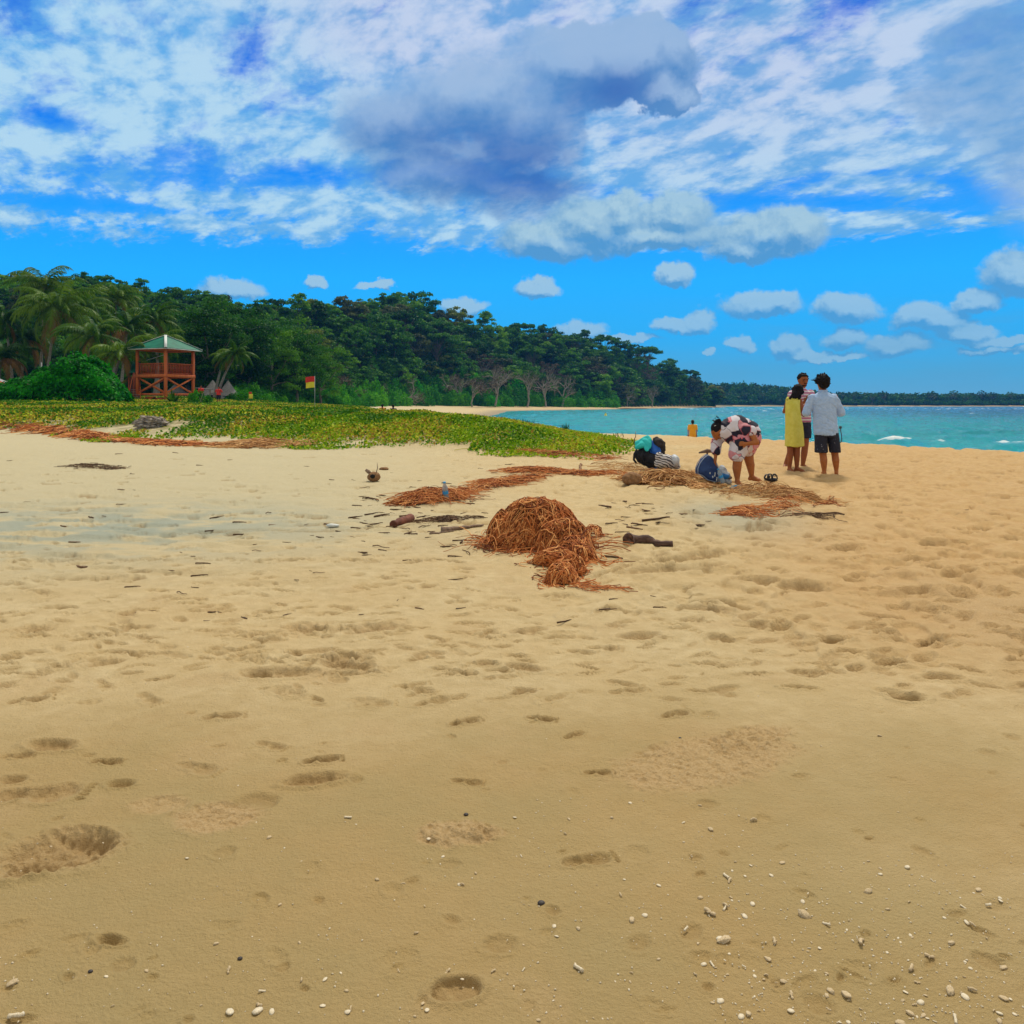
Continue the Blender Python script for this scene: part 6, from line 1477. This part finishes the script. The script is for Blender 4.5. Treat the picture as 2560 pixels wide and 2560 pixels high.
# --- the woman in the yellow dress, seen from behind
d = 14.6; K = d / FPX
org = np.array([q(1983, 1178)[0], d, gz(q(1983, 1178)[0], d)])
e = empty('person', tuple(org), 0, 'person in a sleeveless yellow dress with long wind-blown dark hair', 'person', 'people standing together on the sand')
m_ydress = pmat("yellow_dress", (.66, .60, .08), (.74, .68, .13), 10, .8, .003)
hd = q(1996.5, 977, .03); hs, hl, HR = headp(hd, (.35, 1, -.15), .100)
shl, shr = q(1971, 1001), q(1999, 1001, -.01); el_r = q(2007.5, 1038, -.04); wr_ = q(2011, 1014, .24)
el_l = q(1969, 1030, .18); wl = q(1990, 1012, .34)
body = hs + [ucap(q(1990, 985, .02), q(1985, 998), .046, .052), uloft([(q(1984, 996), .11, .07), (q(1984, 1004), .13, .085), (q(1983, 1030), .11, .09), (q(1985, 1060), .13, .11), (q(1986, 1080), .14, .12)]),
             ucap(shr, el_r, .043, .036), ucap(el_r, wr_, .035, .024), ucap(shl, el_l, .043, .034), ucap(el_l, wl, .034, .024),
             ucap(q(1977, 1085), q(1976, 1118, .01), .085, .062), ucap(q(1994, 1085), q(1992.5, 1118), .085, .062), ucap(q(1976, 1118, .01), q(1975, 1138, -.01), .056, .057), ucap(q(1975, 1138, -.01), q(1973.8, 1169), .057, .034), ucap(q(1992.5, 1118), q(1992, 1138), .056, .058), ucap(q(1992, 1138), q(1992, 1169), .058, .034)]
body += footp(q(1973.8, 1169), (.15, -1, 0), .92) + footp(q(1992, 1169), (.8, -.6, 0), .92) + hand(wr_, (-.3, .4, .8), (0, 1, .3), curl=.6) + hand(wl, (.3, .4, .8), (0, 1, .3), curl=.6)
fuse('body', body, m_skin, .0075, 4, None, e, org)
dr = [uloft([(q(1982.5, 993), .100, .06), (q(1982.5, 997), .122, .095), (q(1982, 1010), .118, .115), (q(1982.5, 1035), .128, .122), (q(1984.5, 1060), .148, .135), (q(1985.5, 1085), .160, .145), (q(1986, 1104), .168, .15), (q(1986, 1113), .172, .155), (q(1985.5, 1115.5), .170, .155)], 40),
      ucap(q(1966.5, 1108), q(1965, 1113), .022, .018)]
fuse('dress', dr, m_ydress, .0085, 3, lambda c: folds(11, .010, 8, 1.6, .1)(c) + folds(14, .004, 14, 6)(c), e, org)
g = Geo(); 
v, f = uloft([(q(1986, 1112), .150, .13), (q(1986, 1117), .138, .12)]); g.add(v - org, f); ob('slip', g.mesh('slip', [m_eye], True), e)
hh = hairclump(hd, HR, .105, 80, 9, (-.3, 0, -.3), .03); rng = np.random.default_rng(3)
for i in range(60):
    a = hd + HR @ np.array([rng.uniform(-.09, .09), -.07, rng.uniform(-.05, .05)]); b_ = q(1976 + rng.uniform(-9, 22), 994 + rng.uniform(-5, 5), -.115 + rng.uniform(0, .05)); m_ = (a + b_) / 2 + rng.normal(size=3) * .012; hh += [ucap(a, m_, .022, .020, 8), ucap(m_, b_, .020, .008, 8)]
for i in range(9):
    a = q(1977, 990, -.05); b_ = q(1965.5 + rng.uniform(-1.5, 3), 998 + rng.uniform(0, 8), -.04); hh.append(ucap(a, b_, .02, .006, 7))
fuse('hair', hh, m_hair, .0075, 2, None, e, org)

# --- the man in the striped shirt, facing us between the other two
d = 15.3; K = d / FPX
org = np.array([q(2000, 1169)[0], d, gz(q(2000, 1169)[0], d)])
e = empty('person', tuple(org), 0, 'person in a pink and white striped shirt and navy shorts facing the others', 'person', 'people standing together on the sand')
m_stripe, t, b = newmat("pink_striped_shirt"); oz = vsep(t, objco(t))[2]; s1 = (oz * 105.0)._m('SINE').step(-.1, .15)
t.links.new(vmix(t, s1, (.66, .60, .66), (.42, .12, .26)).k, b.inputs['Base Color']); b.inputs['Roughness'].default_value = .85
m_navy = pmat("navy_shorts", (.010, .012, .035), (.018, .02, .05), 10, .85)
hd = q(2006.5, 950, -.02); hs, hl, HR = headp(hd, (.16, -1, -.14), .112)
shl, shr = q(1980, 986), q(2026, 984); el_l, wl = q(1975, 1018, -.10), q(1996, 1006, -.28); el_r, wr_ = q(2029, 1018, -.12), q(2013, 1004, -.30)
legs = [ucap(q(1992, 1060), q(1982, 1112), .095, .062), ucap(q(1982, 1112), q(1966, 1160, .05), .060, .036), ucap(q(2013, 1060), q(2013, 1112), .10, .064), ucap(q(2013, 1112), q(2010.5, 1133), .062, .063), ucap(q(2010.5, 1133), q(2007, 1162), .063, .037)]
body = hs + [ucap(q(2006, 962), q(2004, 978), .058, .062), uloft([(q(2003.5, 976), .12, .085), (q(2003, 986), .19, .105), (q(2002, 1015), .17, .115), (q(2002, 1050), .16, .12), (q(2002, 1066), .165, .12)])] + legs + [ucap(shl, el_l, .052, .042), ucap(el_l, wl, .040, .027), ucap(shr, el_r, .052, .042), ucap(el_r, wr_, .040, .027)]
body += footp(q(2007, 1162), (.75, -.7, 0)) + footp(q(1966, 1160, .05), (-.5, -.9, 0)) + hand(wl, (.7, -.3, .6), (0, -1, .4), curl=.8) + hand(wr_, (-.5, -.3, .7), (0, -1, .4), curl=.8, side=-1)
fuse('body', body, m_skin, .0075, 4, None, e, org); facefeat(e, hl, HR, .112, org)
sh = [uloft([(q(2005, 970), .066, .062), (q(2004.5, 975), .10, .085), (q(2003.5, 981), .175, .105), (q(2003, 988), .205, .125), (q(2002.5, 1005), .200, .140), (q(2002.5, 1030), .190, .140), (q(2003, 1050), .190, .140), (q(2003, 1055), .188, .14)]), ucap(shl, shl + (el_l - shl) * .62, .078, .074), ucap(shr, shr + (el_r - shr) * .62, .078, .074)]
fuse('shirt', sh, m_stripe, .0085, 3, folds(21, .007, 7, 5), e, org)
st = [uloft([(q(2002.5, 1050), .175, .13), (q(2003, 1066), .185, .14)]), ucap(q(1992, 1062), q(1986, 1094), .11, .09), uloft([(q(2011, 1058), .105, .12), (q(2014, 1080), .108, .11), (q(2014.5, 1095), .092, .10)])]
fuse('shorts', st, m_navy, .009, 3, folds(22, .006, 7, 5), e, org)
hh = [uell(hd + HR @ np.array([0, -.025, .035]), (.098, .108, .100), HR), uell(hd + HR @ np.array([0, .045, .088]), (.066, .05, .032), HR)]; rng = np.random.default_rng(14)
for i in range(90):
    dd = rng.normal(size=3); dd /= np.linalg.norm(dd)
    if dd[2] < .1 or dd[1] > .8: continue
    p0 = hd + HR @ (dd * np.array([.09, .10, .118]) + np.array([0, -.01, .01])); hh.append(ucap(p0, p0 + HR @ (dd * .02), .013, .007, 6))
fuse('hair', hh, m_hair, .0065, 1, None, e, org)
fuse('beard', [uell(hl(0, .112 * .40, -.112 * .86), (.055, .056, .036), HR), ucap(hl(-.03, .108, -.056), hl(.03, .108, -.056), .008, .008, 7)], m_hair, .006, 1, None, e, org)
p = (wl + wr_) / 2 + (0, -.08, .08); o = ob('phone', bevmesh((lambda g: (g.add(*boxv((0, 0, 0), (.075, .012, .15))), g)[1])(Geo()), 'phone', [m_eye], .004), label='dark phone held up between the persons in yellow and stripes', cat='phone'); o.location = p; o.rotation_euler = (.5, .2, .3)

# --- the woman bending over the backpack
d = 12.85; K = d / FPX
org = np.array([q(1858, 1204)[0], d, gz(q(1858, 1204)[0], d)])
e = empty('person', tuple(org), 0, 'person in a pink, white and black patterned dress bending over a backpack', 'person')
m_dress, t, b = newmat("patterned_dress"); pw = vop(t, 'ADD', objco(t), vop(t, 'MULTIPLY', vop(t, 'SUBTRACT', vnoise(t, objco(t), 6, 2, .5, True), (.5, .5, .5)), (.05, .05, .05)))
vo = t.nodes.new('ShaderNodeTexVoronoi'); vo.inputs['Scale'].default_value = 7.0; vo.distance = 'MANHATTAN'; t.links.new(vop(t, 'MULTIPLY', pw, (1, .6, 1)).k, vo.inputs['Vector'])
cx_, cy_, cz_ = vsep(t, V(t, vo.outputs['Color'])); vd = t.nodes.new('ShaderNodeTexVoronoi'); vd.inputs['Scale'].default_value = 7.0; vd.distance = 'MANHATTAN'; vd.feature = 'F2'; t.links.new(vop(t, 'MULTIPLY', pw, (1, .6, 1)).k, vd.inputs['Vector'])
lnw = 1.0 - (V(t, vd.outputs['Distance']) - V(t, vo.outputs['Distance'])).step(.06, .10)
c_ = vmix(t, cx_.step(.36, .38), (.66, .27, .31), (.68, .64, .70)); c_ = vmix(t, cy_.step(.77, .79), c_, (.012, .010, .030)); c_ = vmix(t, lnw * cz_.step(.60, .62), c_, (.015, .012, .035)); c_ = vmix(t, lnw * (1.0 - cz_.step(.3, .32)), c_, (.60, .12, .16))
t.links.new(c_.k, b.inputs['Base Color']); b.inputs['Roughness'].default_value = .8
hd = q(1795, 1077, .02); hf = np.array([.42, -.55, -.72]); hs, hl, HR = headp(hd, hf, .112)
sN, sF = q(1826, 1074, -.14), q(1822, 1078, .17)      # near and far shoulder
hipN, hipF = q(1860, 1092, -.07), q(1868, 1092, .12)
elF, wF = q(1799, 1108, .20), q(1792.5, 1145, .10)
elN, wN = q(1879.5, 1104, -.26), q(1857, 1107, -.26)
body = hs + [ucap(q(1805, 1074), q(1820, 1074), .055, .065), ucap(q(1822, 1074), q(1850, 1072), .135, .15, 20), ucap(q(1850, 1072), q(1872, 1088), .15, .165, 20),
             ucap(sF, elF, .052, .044), ucap(elF, wF, .042, .028), ucap(q(1866, 1078, -.16), elN, .056, .044), ucap(elN, wN, .044, .030), ucap(q(1850, 1074, -.12), q(1866, 1078, -.15), .07, .062),
             ucap(hipN, q(1841, 1152, -.06), .110, .076), ucap(q(1841, 1152, -.06), q(1839.5, 1170, -.06), .074, .072), ucap(q(1839.5, 1170, -.06), q(1840.5, 1196, -.06), .072, .040),
             ucap(hipF, q(1878, 1150, .12), .13, .078), ucap(q(1878, 1150, .12), q(1881.5, 1164, .12), .076, .070), ucap(q(1881.5, 1164, .12), q(1885.5, 1190, .14), .070, .040)]
body += footp(q(1840.5, 1197, -.06), (0, -1, 0)) + footp(q(1885.5, 1191, .14), (.75, -.6, 0)) + hand(wF, (-.15, -.1, -1), (-1, 0, 0), curl=.5) + hand(wN, (-1, -.1, .0), (0, -1, .2), curl=.9)
fuse('body', body, m_skin2, .008, 4, None, e, org); facefeat(e, hl, HR, .112, org)
dr = [ucap(q(1821, 1076), q(1845, 1070), .165, .185, 24, 1.1), ucap(q(1845, 1072), q(1868, 1084), .19, .20, 24, 1.1), ucap(q(1868, 1084), q(1872, 1100), .20, .19, 24), ucap(q(1840, 1088), q(1852, 1108), .175, .16, 20),
      ucap(q(1852, 1100, -.06), q(1839.5, 1134, -.07), .175, .128, 20), ucap(q(1868, 1100, .06), q(1874, 1118, .08), .17, .140, 20), ucap(sF, elF + (wF - elF) * .0, .085, .080), ucap(elF, elF + (wF - elF) * .55, .078, .072), ucap(q(1846, 1073, -.13), q(1869, 1078, -.19), .10, .085), ucap(q(1852, 1110, .05), q(1866, 1118, .06), .13, .12)]
fuse('dress', dr, m_dress, .009, 3, lambda c: folds(31, .014, 5, 3, .8)(c) + folds(35, .006, 12, 8)(c), e, org)
hh = [uell(hd + HR @ np.array([0, -.030, .026]), (.108, .112, .108), HR), ucap(hd + HR @ np.array([0, -.06, .06]), q(1795.5, 1056), .07, .04), uell(q(1795.5, 1053.5), (.052, .05, .042))]; rng = np.random.default_rng(17)
for i in range(30): p0 = q(1795, 1053.5) + rng.normal(size=3) * .03; hh.append(ucap(p0, p0 + rng.normal(size=3) * .018 + (-.012, 0, .0), .012, .005, 6))
fuse('hair', hh, m_hair, .0075, 2, None, e, org)
g = Geo(); v, f = tube([hl(math.cos(a) * .1, -.05 + math.sin(a) * .02, .06 + .05 * math.sin(a)) - org for a in np.linspace(0, math.pi, 9)], .004, 5); g.add(v, f); ob('hair_clip', g.mesh('hair_clip', [m_white], True), e)

# --- small far figures
def far_person(px, py_top, py_base, d, h, shirt, legs, lab, seated=False, arms='down', group=None, back=False, z_base=None):
    K_ = d / FPX; x = (px - 1280) * K_; z0 = gz(x, d) if z_base is None else z_base
    e = empty('person', (x, d, z0), 0, lab, 'person', group); s_ = h / 1.72; A = lambda a, b_, c: np.array([a, b_, c]) * s_
    f = -1 if not back else 1
    hs, hl_, HR_ = headp(A(0, 0, 1.60), (0, f, -.05), .11 * s_)
    if seated: leg = [ucap(A(-.1, 0, .92), A(-.13, f * .42, 1.10), .09, .07), ucap(A(.1, 0, .92), A(.13, f * .42, 1.10), .09, .07), ucap(A(-.13, f * .42, 1.10), A(-.13, f * .60, .86), .06, .04), ucap(A(.13, f * .42, 1.10), A(.13, f * .60, .86), .06, .04)]
    else: leg = [ucap(A(-.1, 0, .92), A(-.11, .02, .48), .09 * s_, .06 * s_), ucap(A(.1, 0, .92), A(.11, -.02, .48), .09 * s_, .06 * s_), ucap(A(-.11, .02, .48), A(-.11, 0, .07), .058 * s_, .035 * s_), ucap(A(.11, -.02, .48), A(.12, .03, .07), .058 * s_, .035 * s_)] + footp(A(-.11, 0, .07), (0, f, 0), s_) + footp(A(.12, .03, .07), (0, f, 0), s_)
    if arms == 'hips': ar = [(A(-.2, 0, 1.38), A(-.36, .06, 1.16), A(-.17, -.02 * f, 1.02)), (A(.2, 0, 1.38), A(.36, .06, 1.16), A(.17, -.02, 1.02))]
    elif arms == 'front': ar = [(A(-.2, 0, 1.38), A(-.26, .05 * f, 1.1), A(-.05, .26 * f, 1.12)), (A(.2, 0, 1.38), A(.26, .05 * f, 1.1), A(.05, .26 * f, 1.12))]
    else: ar = [(A(-.2, 0, 1.38), A(-.27, .0, 1.1), A(-.25, .08 * f, .84)), (A(.2, 0, 1.38), A(.27, .0, 1.1), A(.25, .08 * f, .84))]
    b_ = hs + [ucap(A(0, 0, 1.5), A(0, 0, 1.4), .055 * s_, .06 * s_), uloft([(A(0, 0, 1.43), .13 * s_, .08 * s_), (A(0, 0, 1.38), .19 * s_, .10 * s_), (A(0, 0, 1.1), .15 * s_, .10 * s_), (A(0, 0, .9), .16 * s_, .11 * s_)])] + leg
    for a, m_, w in ar: b_ += [ucap(a, m_, .05 * s_, .04 * s_), ucap(m_, w, .038 * s_, .026 * s_)] + hand(w, (w - m_), (0, -1, .1), curl=.4)
    off = np.array([0, 0, .86 * s_ if seated else 0.0]); fuse('body', b_, m_skin, .014, 3, None, e, off)
    fuse('shirt', [uloft([(A(0, 0, 1.46), .08 * s_, .07 * s_), (A(0, 0, 1.42), .17 * s_, .10 * s_), (A(0, 0, 1.36), .22 * s_, .13 * s_), (A(0, 0, 1.1), .20 * s_, .13 * s_), (A(0, 0, .88), .21 * s_, .14 * s_)])] + [ucap(a, a + (m_ - a) * .7, .075 * s_, .065 * s_) for a, m_, w in ar], shirt, .014, 2, folds(2, .006), e, off)
    if not seated: fuse('shorts', [uloft([(A(0, 0, .98), .17 * s_, .12 * s_), (A(0, 0, .84), .19 * s_, .13 * s_)]), ucap(A(-.1, 0, .86), A(-.115, .015, .52), .11 * s_, .085 * s_), ucap(A(.1, 0, .86), A(.115, -.015, .52), .11 * s_, .085 * s_)], legs, .014, 2, None, e, off)
    fuse('hair', [uell(A(0, -.02 * f, 1.64), (.10 * s_, .115 * s_, .105 * s_)), uell(A(0, -.05 * f, 1.58), (.088 * s_, .085 * s_, .10 * s_))], m_hair, .014, 1, None, e, off)
    return e
m_black = pmat("dark_cloth", (.012, .012, .016), (.02, .02, .026), 8, .85)
m_oran = pmat("orange_shirt", (.74, .32, .015), (.80, .38, .02), 8, .75)
far_person(502.5, 967, 1004, 80, 1.72, m_red, m_black, 'person in a red shirt half hidden by the bush right of the tower', arms='front', group='two persons in red shirts by the huts')
far_person(546.5, 966, 1009, 77, 1.68, m_red, m_black, 'person in a red shirt and black trousers standing in front of the thatched hut', arms='hips', group='two persons in red shirts by the huts')
x = (1731 - 1280) / FPX * 36
far_person(1731.5, 1049, 1100, 36, 1.28, m_oran, m_oran, 'child in an orange-yellow shirt standing at the water edge', back=True, z_base=CAMH + (HZ - 1049) * 36 / FPX - 1.30)
far_person(956, 1010, 1020, 62, 1.6, m_red, m_black, 'dark-haired person sitting low beyond the dune crest, left of two', seated=True, back=True, group='two persons sitting beyond the dune', z_base=CAMH + (HZ - 1011) * 62 / FPX - .80)
far_person(983, 1012, 1024, 58, 1.6, m_black, m_black, 'person with a pale cap sitting beyond the dune crest, right of two', seated=True, back=True, group='two persons sitting beyond the dune', z_base=CAMH + (HZ - 1012) * 58 / FPX - .80)

# ------------------------------------------------------------------ bags and belongings
m_pack = pmat("navy_backpack", (.012, .035, .12), (.02, .055, .17), 8, .7); m_piping = pmat("pale_piping", (.30, .36, .45), (.42, .48, .55), 8, .7)
d = 13.0; K = d / FPX; org = np.array([q(1768, 1200)[0], d, gz(q(1768, 1200)[0], d)])
e = empty('backpack', tuple(org), 0, 'open navy blue backpack slumped on the sand under the bending person', 'backpack')
outl = [(1741, 1183), (1742, 1170), (1748, 1157), (1758, 1145), (1769, 1137), (1778, 1142), (1787, 1153), (1793, 1166), (1797, 1182), (1799, 1200), (1785, 1203), (1765, 1198), (1752, 1187)]
def slab(outl, d0, th, bulge, name, mat_, e, org, lean=0.0):
    pts = np.array([q(a, b_) for a, b_ in outl]); c = pts.mean(0); n = len(pts); V_ = []; ly = [(-1, .80), (-.75, .95), (-.3, 1.0), (.3, 1.0), (.75, .95), (1, .80)]
    for t_, s_ in ly:
        for p_ in pts: V_.append(c + (p_ - c) * s_ + np.array([0, t_ * th / 2 + lean * (p_[2] - c[2]), 0]))
    V_ += [c + np.array([0, -th / 2 - bulge, 0]), c + np.array([0, th / 2 + bulge, 0])]; F = [(i * n + j, i * n + (j + 1) % n, (i + 1) * n + (j + 1) % n, (i + 1) * n + j) for i in range(5) for j in range(n)]
    F += [((j + 1) % n, j, 6 * n, 6 * n) for j in range(n)] + [(5 * n + j, 5 * n + (j + 1) % n, 6 * n + 1, 6 * n + 1) for j in range(n)]
    return fuse(name, [(np.array(V_), np.array(F))], mat_, .010, 3, folds(41, .007, 8, 6), e, org)
slab(outl, d, .20, .05, 'bag_body', m_pack, e, org, .25)
g = Geo()
for oy, rr_ in ((-.085, .006), (.085, .006)):
    pp = [q(a, b_) + np.array([0, oy, 0]) for a, b_ in outl + outl[:1]]; cc = np.mean([q(a, b_) for a, b_ in outl], 0); pp = [p_ + np.array([0, .25 * (p_[2] - cc[2]), 0]) for p_ in pp]; v, f = tube(np.array(pp), rr_, 6); g.add(v - org, f)
ob('piping', g.mesh('piping', [m_piping], True), e)
g = Geo()
for (a, b_) in ((1772, 1169), (1791, 1177), (1769.5, 1181), (1782, 1182), (1781, 1187), (1786, 1193), (1785, 1198), (1776, 1190)):
    cc = np.mean([q(x_, y_) for x_, y_ in outl], 0); p_ = q(a, b_); p_ = p_ + np.array([0, -.128 + .25 * (p_[2] - cc[2]), 0]); v, f = uell(p_ - org, (.010, .012, .020)); g.add(v, f)
ob('printed_spots', g.mesh('printed_spots', [m_white], True), e)
# strips of driftwood standing behind it
d = 13.4; p0 = q(1768, 1137); p0[2] = gz(p0[0], d); A, B, Cc = q(1747, 1132), q(1768, 1127), q(1788, 1129); org = p0
g = Geo(); v, f = tube(np.array([A, B, Cc]) - org, [.012, .035, .018], 8); g.add(v, f); v, f = tube([(0, 0, -.05), (0, 0, (q(1768, 1130)[2] - p0[2]) * .5), tuple(B - org - (0, 0, .02))], [.022, .018, .016], 7); g.add(v, f)
o = ob('driftwood_stake', g.mesh('driftwood_stake', [m_drift], True), label='T-shaped piece of driftwood standing up behind the blue backpack', cat='driftwood'); o.location = org
# bag of bottles to the right of it
d = 12.9; m_bagp = pmat("crumpled_pale_bag", (.40, .45, .50), (.58, .62, .66), 16, .5, .006)
org = np.array([q(1808, 1200)[0], d, gz(q(1808, 1200)[0], d)])
e = empty('water_pack', tuple(org), 0, 'crumpled pack of water bottles between the backpack and the bare feet', 'water pack')
fuse('wrapper', [ucap(q(1805, 1172), q(1812, 1190), .055, .07), ucap(q(1798, 1195), q(1822, 1203), .055, .05), uell(q(1812, 1190), (.09, .08, .07))], m_bagp, .010, 2, folds(51, .010, 14, 12), e, org)
fuse('blue_strip', [ucap(q(1799, 1186, -.06), q(1816, 1190, -.07), .03, .03), ucap(q(1802, 1194, -.06), q(1818, 1192, -.05), .028, .03)], m_blue, .010, 2, folds(52, .006, 14, 12), e, org)
p = q(1802, 1186, -.14); p[2] = gz(p[0], p[1]) + .02; bottle(p + (0, 0, .02), (.0, -.35), .24, 'clear bottle leaning on the water pack')
p = q(1811, 1200, -.35); p[2] = gz(p[0], p[1]) + .03; bottle(p, (0, 1.45), .2, 'small clear bottle lying in front of the water pack', rz=.3)
p = q(1821, 1193, -.05); o = ob('brown_cap', rockmesh('brown_cap', .045, .04, .03, 61, m_drift, .1, 1, 3), label='round brown lid on top of the water pack', cat='lid'); o.location = p
# sandals
for i, (px, rz, lab) in enumerate(((1922, .25, 'left black sandal of the pair on the sand by the bare feet'), (1936, -.25, 'right black sandal of the pair on the sand'))):
    p = at(px, 1200); e = empty('sandal', tuple(p + (0, 0, .0)), rz, lab, 'sandal', 'pair of black sandals')
    g = Geo(); n = 20; a_ = np.linspace(0, 2 * math.pi, n, endpoint=False); xs_, ys_ = np.cos(a_) * (.045 - .008 * np.sin(a_)), np.sin(a_) * .13
    V_ = np.concatenate([np.stack([xs_, ys_, np.full(n, z_)], 1) for z_ in (0, .025)] + [np.array([[0, 0, 0], [0, 0, .025]])]); F = [(j, (j + 1) % n, n + (j + 1) % n, n + j) for j in range(n)] + [((j + 1) % n, j, 2 * n, 2 * n) for j in range(n)] + [(n + j, n + (j + 1) % n, 2 * n + 1, 2 * n + 1) for j in range(n)]
    g.add(V_, np.array(F)); ob('sole', g.mesh('sole', [m_black]), e)
    for yy, hh_ in ((.055, .065), (-.035, .085)):
        a_ = np.linspace(0, math.pi, 10); g = Geo()
        for oo in (-.012, 0, .012): v, f = tube(np.stack([np.cos(a_) * .045, np.full(10, yy + oo), .02 + np.sin(a_) * hh_], 1), .008, 6); g.add(v, f)
        ob('strap', g.mesh('strap', [m_eye], True), e)
    g = Geo(); a_ = np.linspace(math.pi * .95, math.pi * 2.05, 10); v, f = tube(np.stack([np.cos(a_) * .042, -.06 + np.sin(a_) * .06, np.full(10, .075)], 1), .008, 6); g.add(v, f); ob('heel_strap', g.mesh('heel_strap', [m_eye], True), e)
# the heap of belongings at the tip of the dune
d = 15.2; K = d / FPX; zb_ = lambda px: gz(q(px, 1170)[0], d)
m_teal = pmat("turquoise_towel", (.02, .50, .50), (.04, .60, .60), 9, .85, .003); m_grey2 = pmat("charcoal_fabric", (.02, .017, .018), (.045, .038, .038), 9, .85, .003)
org = np.array([q(1628, 1165)[0], d, zb_(1628)])
e = empty('black_bag', tuple(org), 0, 'black holdall with loop handles under the turquoise towel', 'bag')
fuse('bag_body', [uell(q(1628, 1147), (.18, .16, .15)), uell(q(1610, 1137), (.15, .14, .13)), uell(q(1628, 1158), (.13, .13, .09)), ucap(q(1590, 1135), q(1598, 1150), .05, .05), ucap(q(1598, 1150), q(1612, 1156), .05, .06)], m_black, .010, 3, folds(61, .008, 9, 9), e, org)
g = Geo()
for pp in ([q(1590, 1124, -.1), q(1583, 1135, -.14), q(1582, 1148, -.14), q(1588, 1156, -.12)], [q(1606, 1127, -.12), q(1600, 1140, -.16), q(1604, 1154, -.14)]):
    v, f = tube(np.array(pp) - org, .022, 7); g.add(v, f)
v, f = tube(np.array([q(1604, 1152, -.15), q(1618, 1151, -.2), q(1628, 1156, -.2), q(1636, 1164, -.2)]) - org, .006, 6); g.add(v, f)
ob('handle', g.mesh('handle', [m_black], True), e)
fuse('towel', [ucap(q(1594, 1113, -.02), q(1622, 1101), .045, .055, 16, 1.9), ucap(q(1590, 1118, -.10), q(1604, 1111, -.1), .035, .06, 14), ucap(q(1612, 1104, -.08), q(1614, 1122, -.16), .065, .042, 14, .7), ucap(q(1622, 1101, -.05), q(1620, 1118, -.14), .05, .03, 14, .8), uell(q(1612, 1108), (.14, .14, .07))], m_teal, .009, 3, folds(62, .008, 9, 3, .3), None, None,
     label='turquoise towel draped over the black holdall', cat='towel')
org = np.array([q(1637, 1165)[0], d + .1, zb_(1637)])
e = empty('blue_bag', tuple(org), 0, 'bright blue bag wedged between the holdall and the dark jacket', 'bag')
fuse('bag_body', [uell(q(1634, 1125), (.10, .13, .12)), ucap(q(1626, 1108), q(1642, 1128), .06, .09), uell(q(1640, 1132), (.09, .13, .06)), ucap(q(1636, 1132), q(1634, 1160, .1), .10, .12)], pmat("cobalt_bag", (.01, .10, .46), (.02, .16, .60), 9, .5, .003), .010, 3, folds(63, .010, 10, 10), e, org)
org = np.array([q(1648, 1165)[0], d + .15, zb_(1648)])
e = empty('dark_jacket', tuple(org), 0, 'charcoal jacket bundled on top of the blue bag', 'jacket')
fuse('cloth', [uell(q(1646, 1107), (.11, .12, .09)), ucap(q(1636, 1098), q(1643, 1093), .03, .015), ucap(q(1643, 1095), q(1647, 1096), .02, .012), ucap(q(1655, 1108), q(1658, 1124), .06, .045), ucap(q(1652, 1122), q(1656, 1132), .05, .05), ucap(q(1650, 1120, .1), q(1650, 1160, .15), .10, .12)], m_grey2, .010, 3, folds(64, .010, 11, 11), e, org)
m_bw, t, b = newmat("striped_cloth"); ox, oy, oz = vsep(t, objco(t)); wv = vnoise(t, objco(t), 3.5, 2, .5) * 1.6; s_ = ((oz * .85 + ox * .35 + wv * .12) * 150.0)._m('SINE').step(-.35, -.1)
t.links.new(vmix(t, s_, (.05, .04, .05), (.60, .58, .56)).k, b.inputs['Base Color']); b.inputs['Roughness'].default_value = .9
d = 14.7; K = d / FPX; org = np.array([q(1668, 1170)[0], d, gz(q(1668, 1170)[0], d)])
e = empty('striped_bag', tuple(org), 0, 'black and white striped cloth bag lying in front of the dark jacket', 'bag')
fuse('bag_body', [uell(q(1664, 1154), (.16, .15, .13)), uell(q(1682, 1155), (.10, .14, .125)), ucap(q(1646, 1158), q(1690, 1164), .075, .07), uell(q(1648, 1143), (.07, .09, .09))], m_bw, .010, 3, folds(65, .010, 9, 9), e, org)
fuse('pale_panel', [uell(q(1686, 1152, -.02), (.085, .145, .115)), ucap(q(1692, 1160), q(1694, 1166), .05, .05)], m_bagp, .010, 3, folds(66, .008, 9, 9), e, org)

# ------------------------------------------------------------------ the air between here and the far shore
m = bpy.data.materials.new("haze"); m.use_nodes = True; t = m.node_tree; t.nodes.clear()
pv = t.nodes.new('ShaderNodeVolumePrincipled'); pv.inputs['Color'].default_value = (.10, .40, 1.0, 1); pv.inputs['Density'].default_value = .00019
t.links.new(pv.outputs[0], t.nodes.new('ShaderNodeOutputMaterial').inputs['Volume'])
v, f = boxv((250, 450, 38), (1700, 1060, 90)); ob('haze', npmesh('haze', v, f, [m]), kind='stuff', label='thin sea haze', cat='haze')

# pieces of a part go one level deeper, under the part they sit on
SUB = {'collar': 'shirt', 'piping': 'bag_body', 'printed_spots': 'bag_body', 'label_band': 'body', 'hair_clip': 'hair', 'lamp_head': 'lamp_arm', 'eye': 'body', 'eyebrow': 'body', 'mouth': 'body', 'beard': 'body', 'antenna': 'pole',
       'ridge_cap': 'roof_slope', 'fascia': 'roof_slope', 'doorway': 'wall', 'slip': 'dress', 'coconuts': 'crown', 'pale_panel': 'bag_body', 'red_panel': 'panel'}
kids = {}
for o in S.objects:
    if o.parent: kids.setdefault(o.parent.name, []).append(o)
for root, ch in kids.items():
    by = {}
    for c in ch: by.setdefault(c.name.split('.')[0], []).append(c)
    for k_, p_ in SUB.items():
        if k_ in by and p_ in by:
            for i, c in enumerate(by[k_]): c.parent = by[p_][i % len(by[p_])]
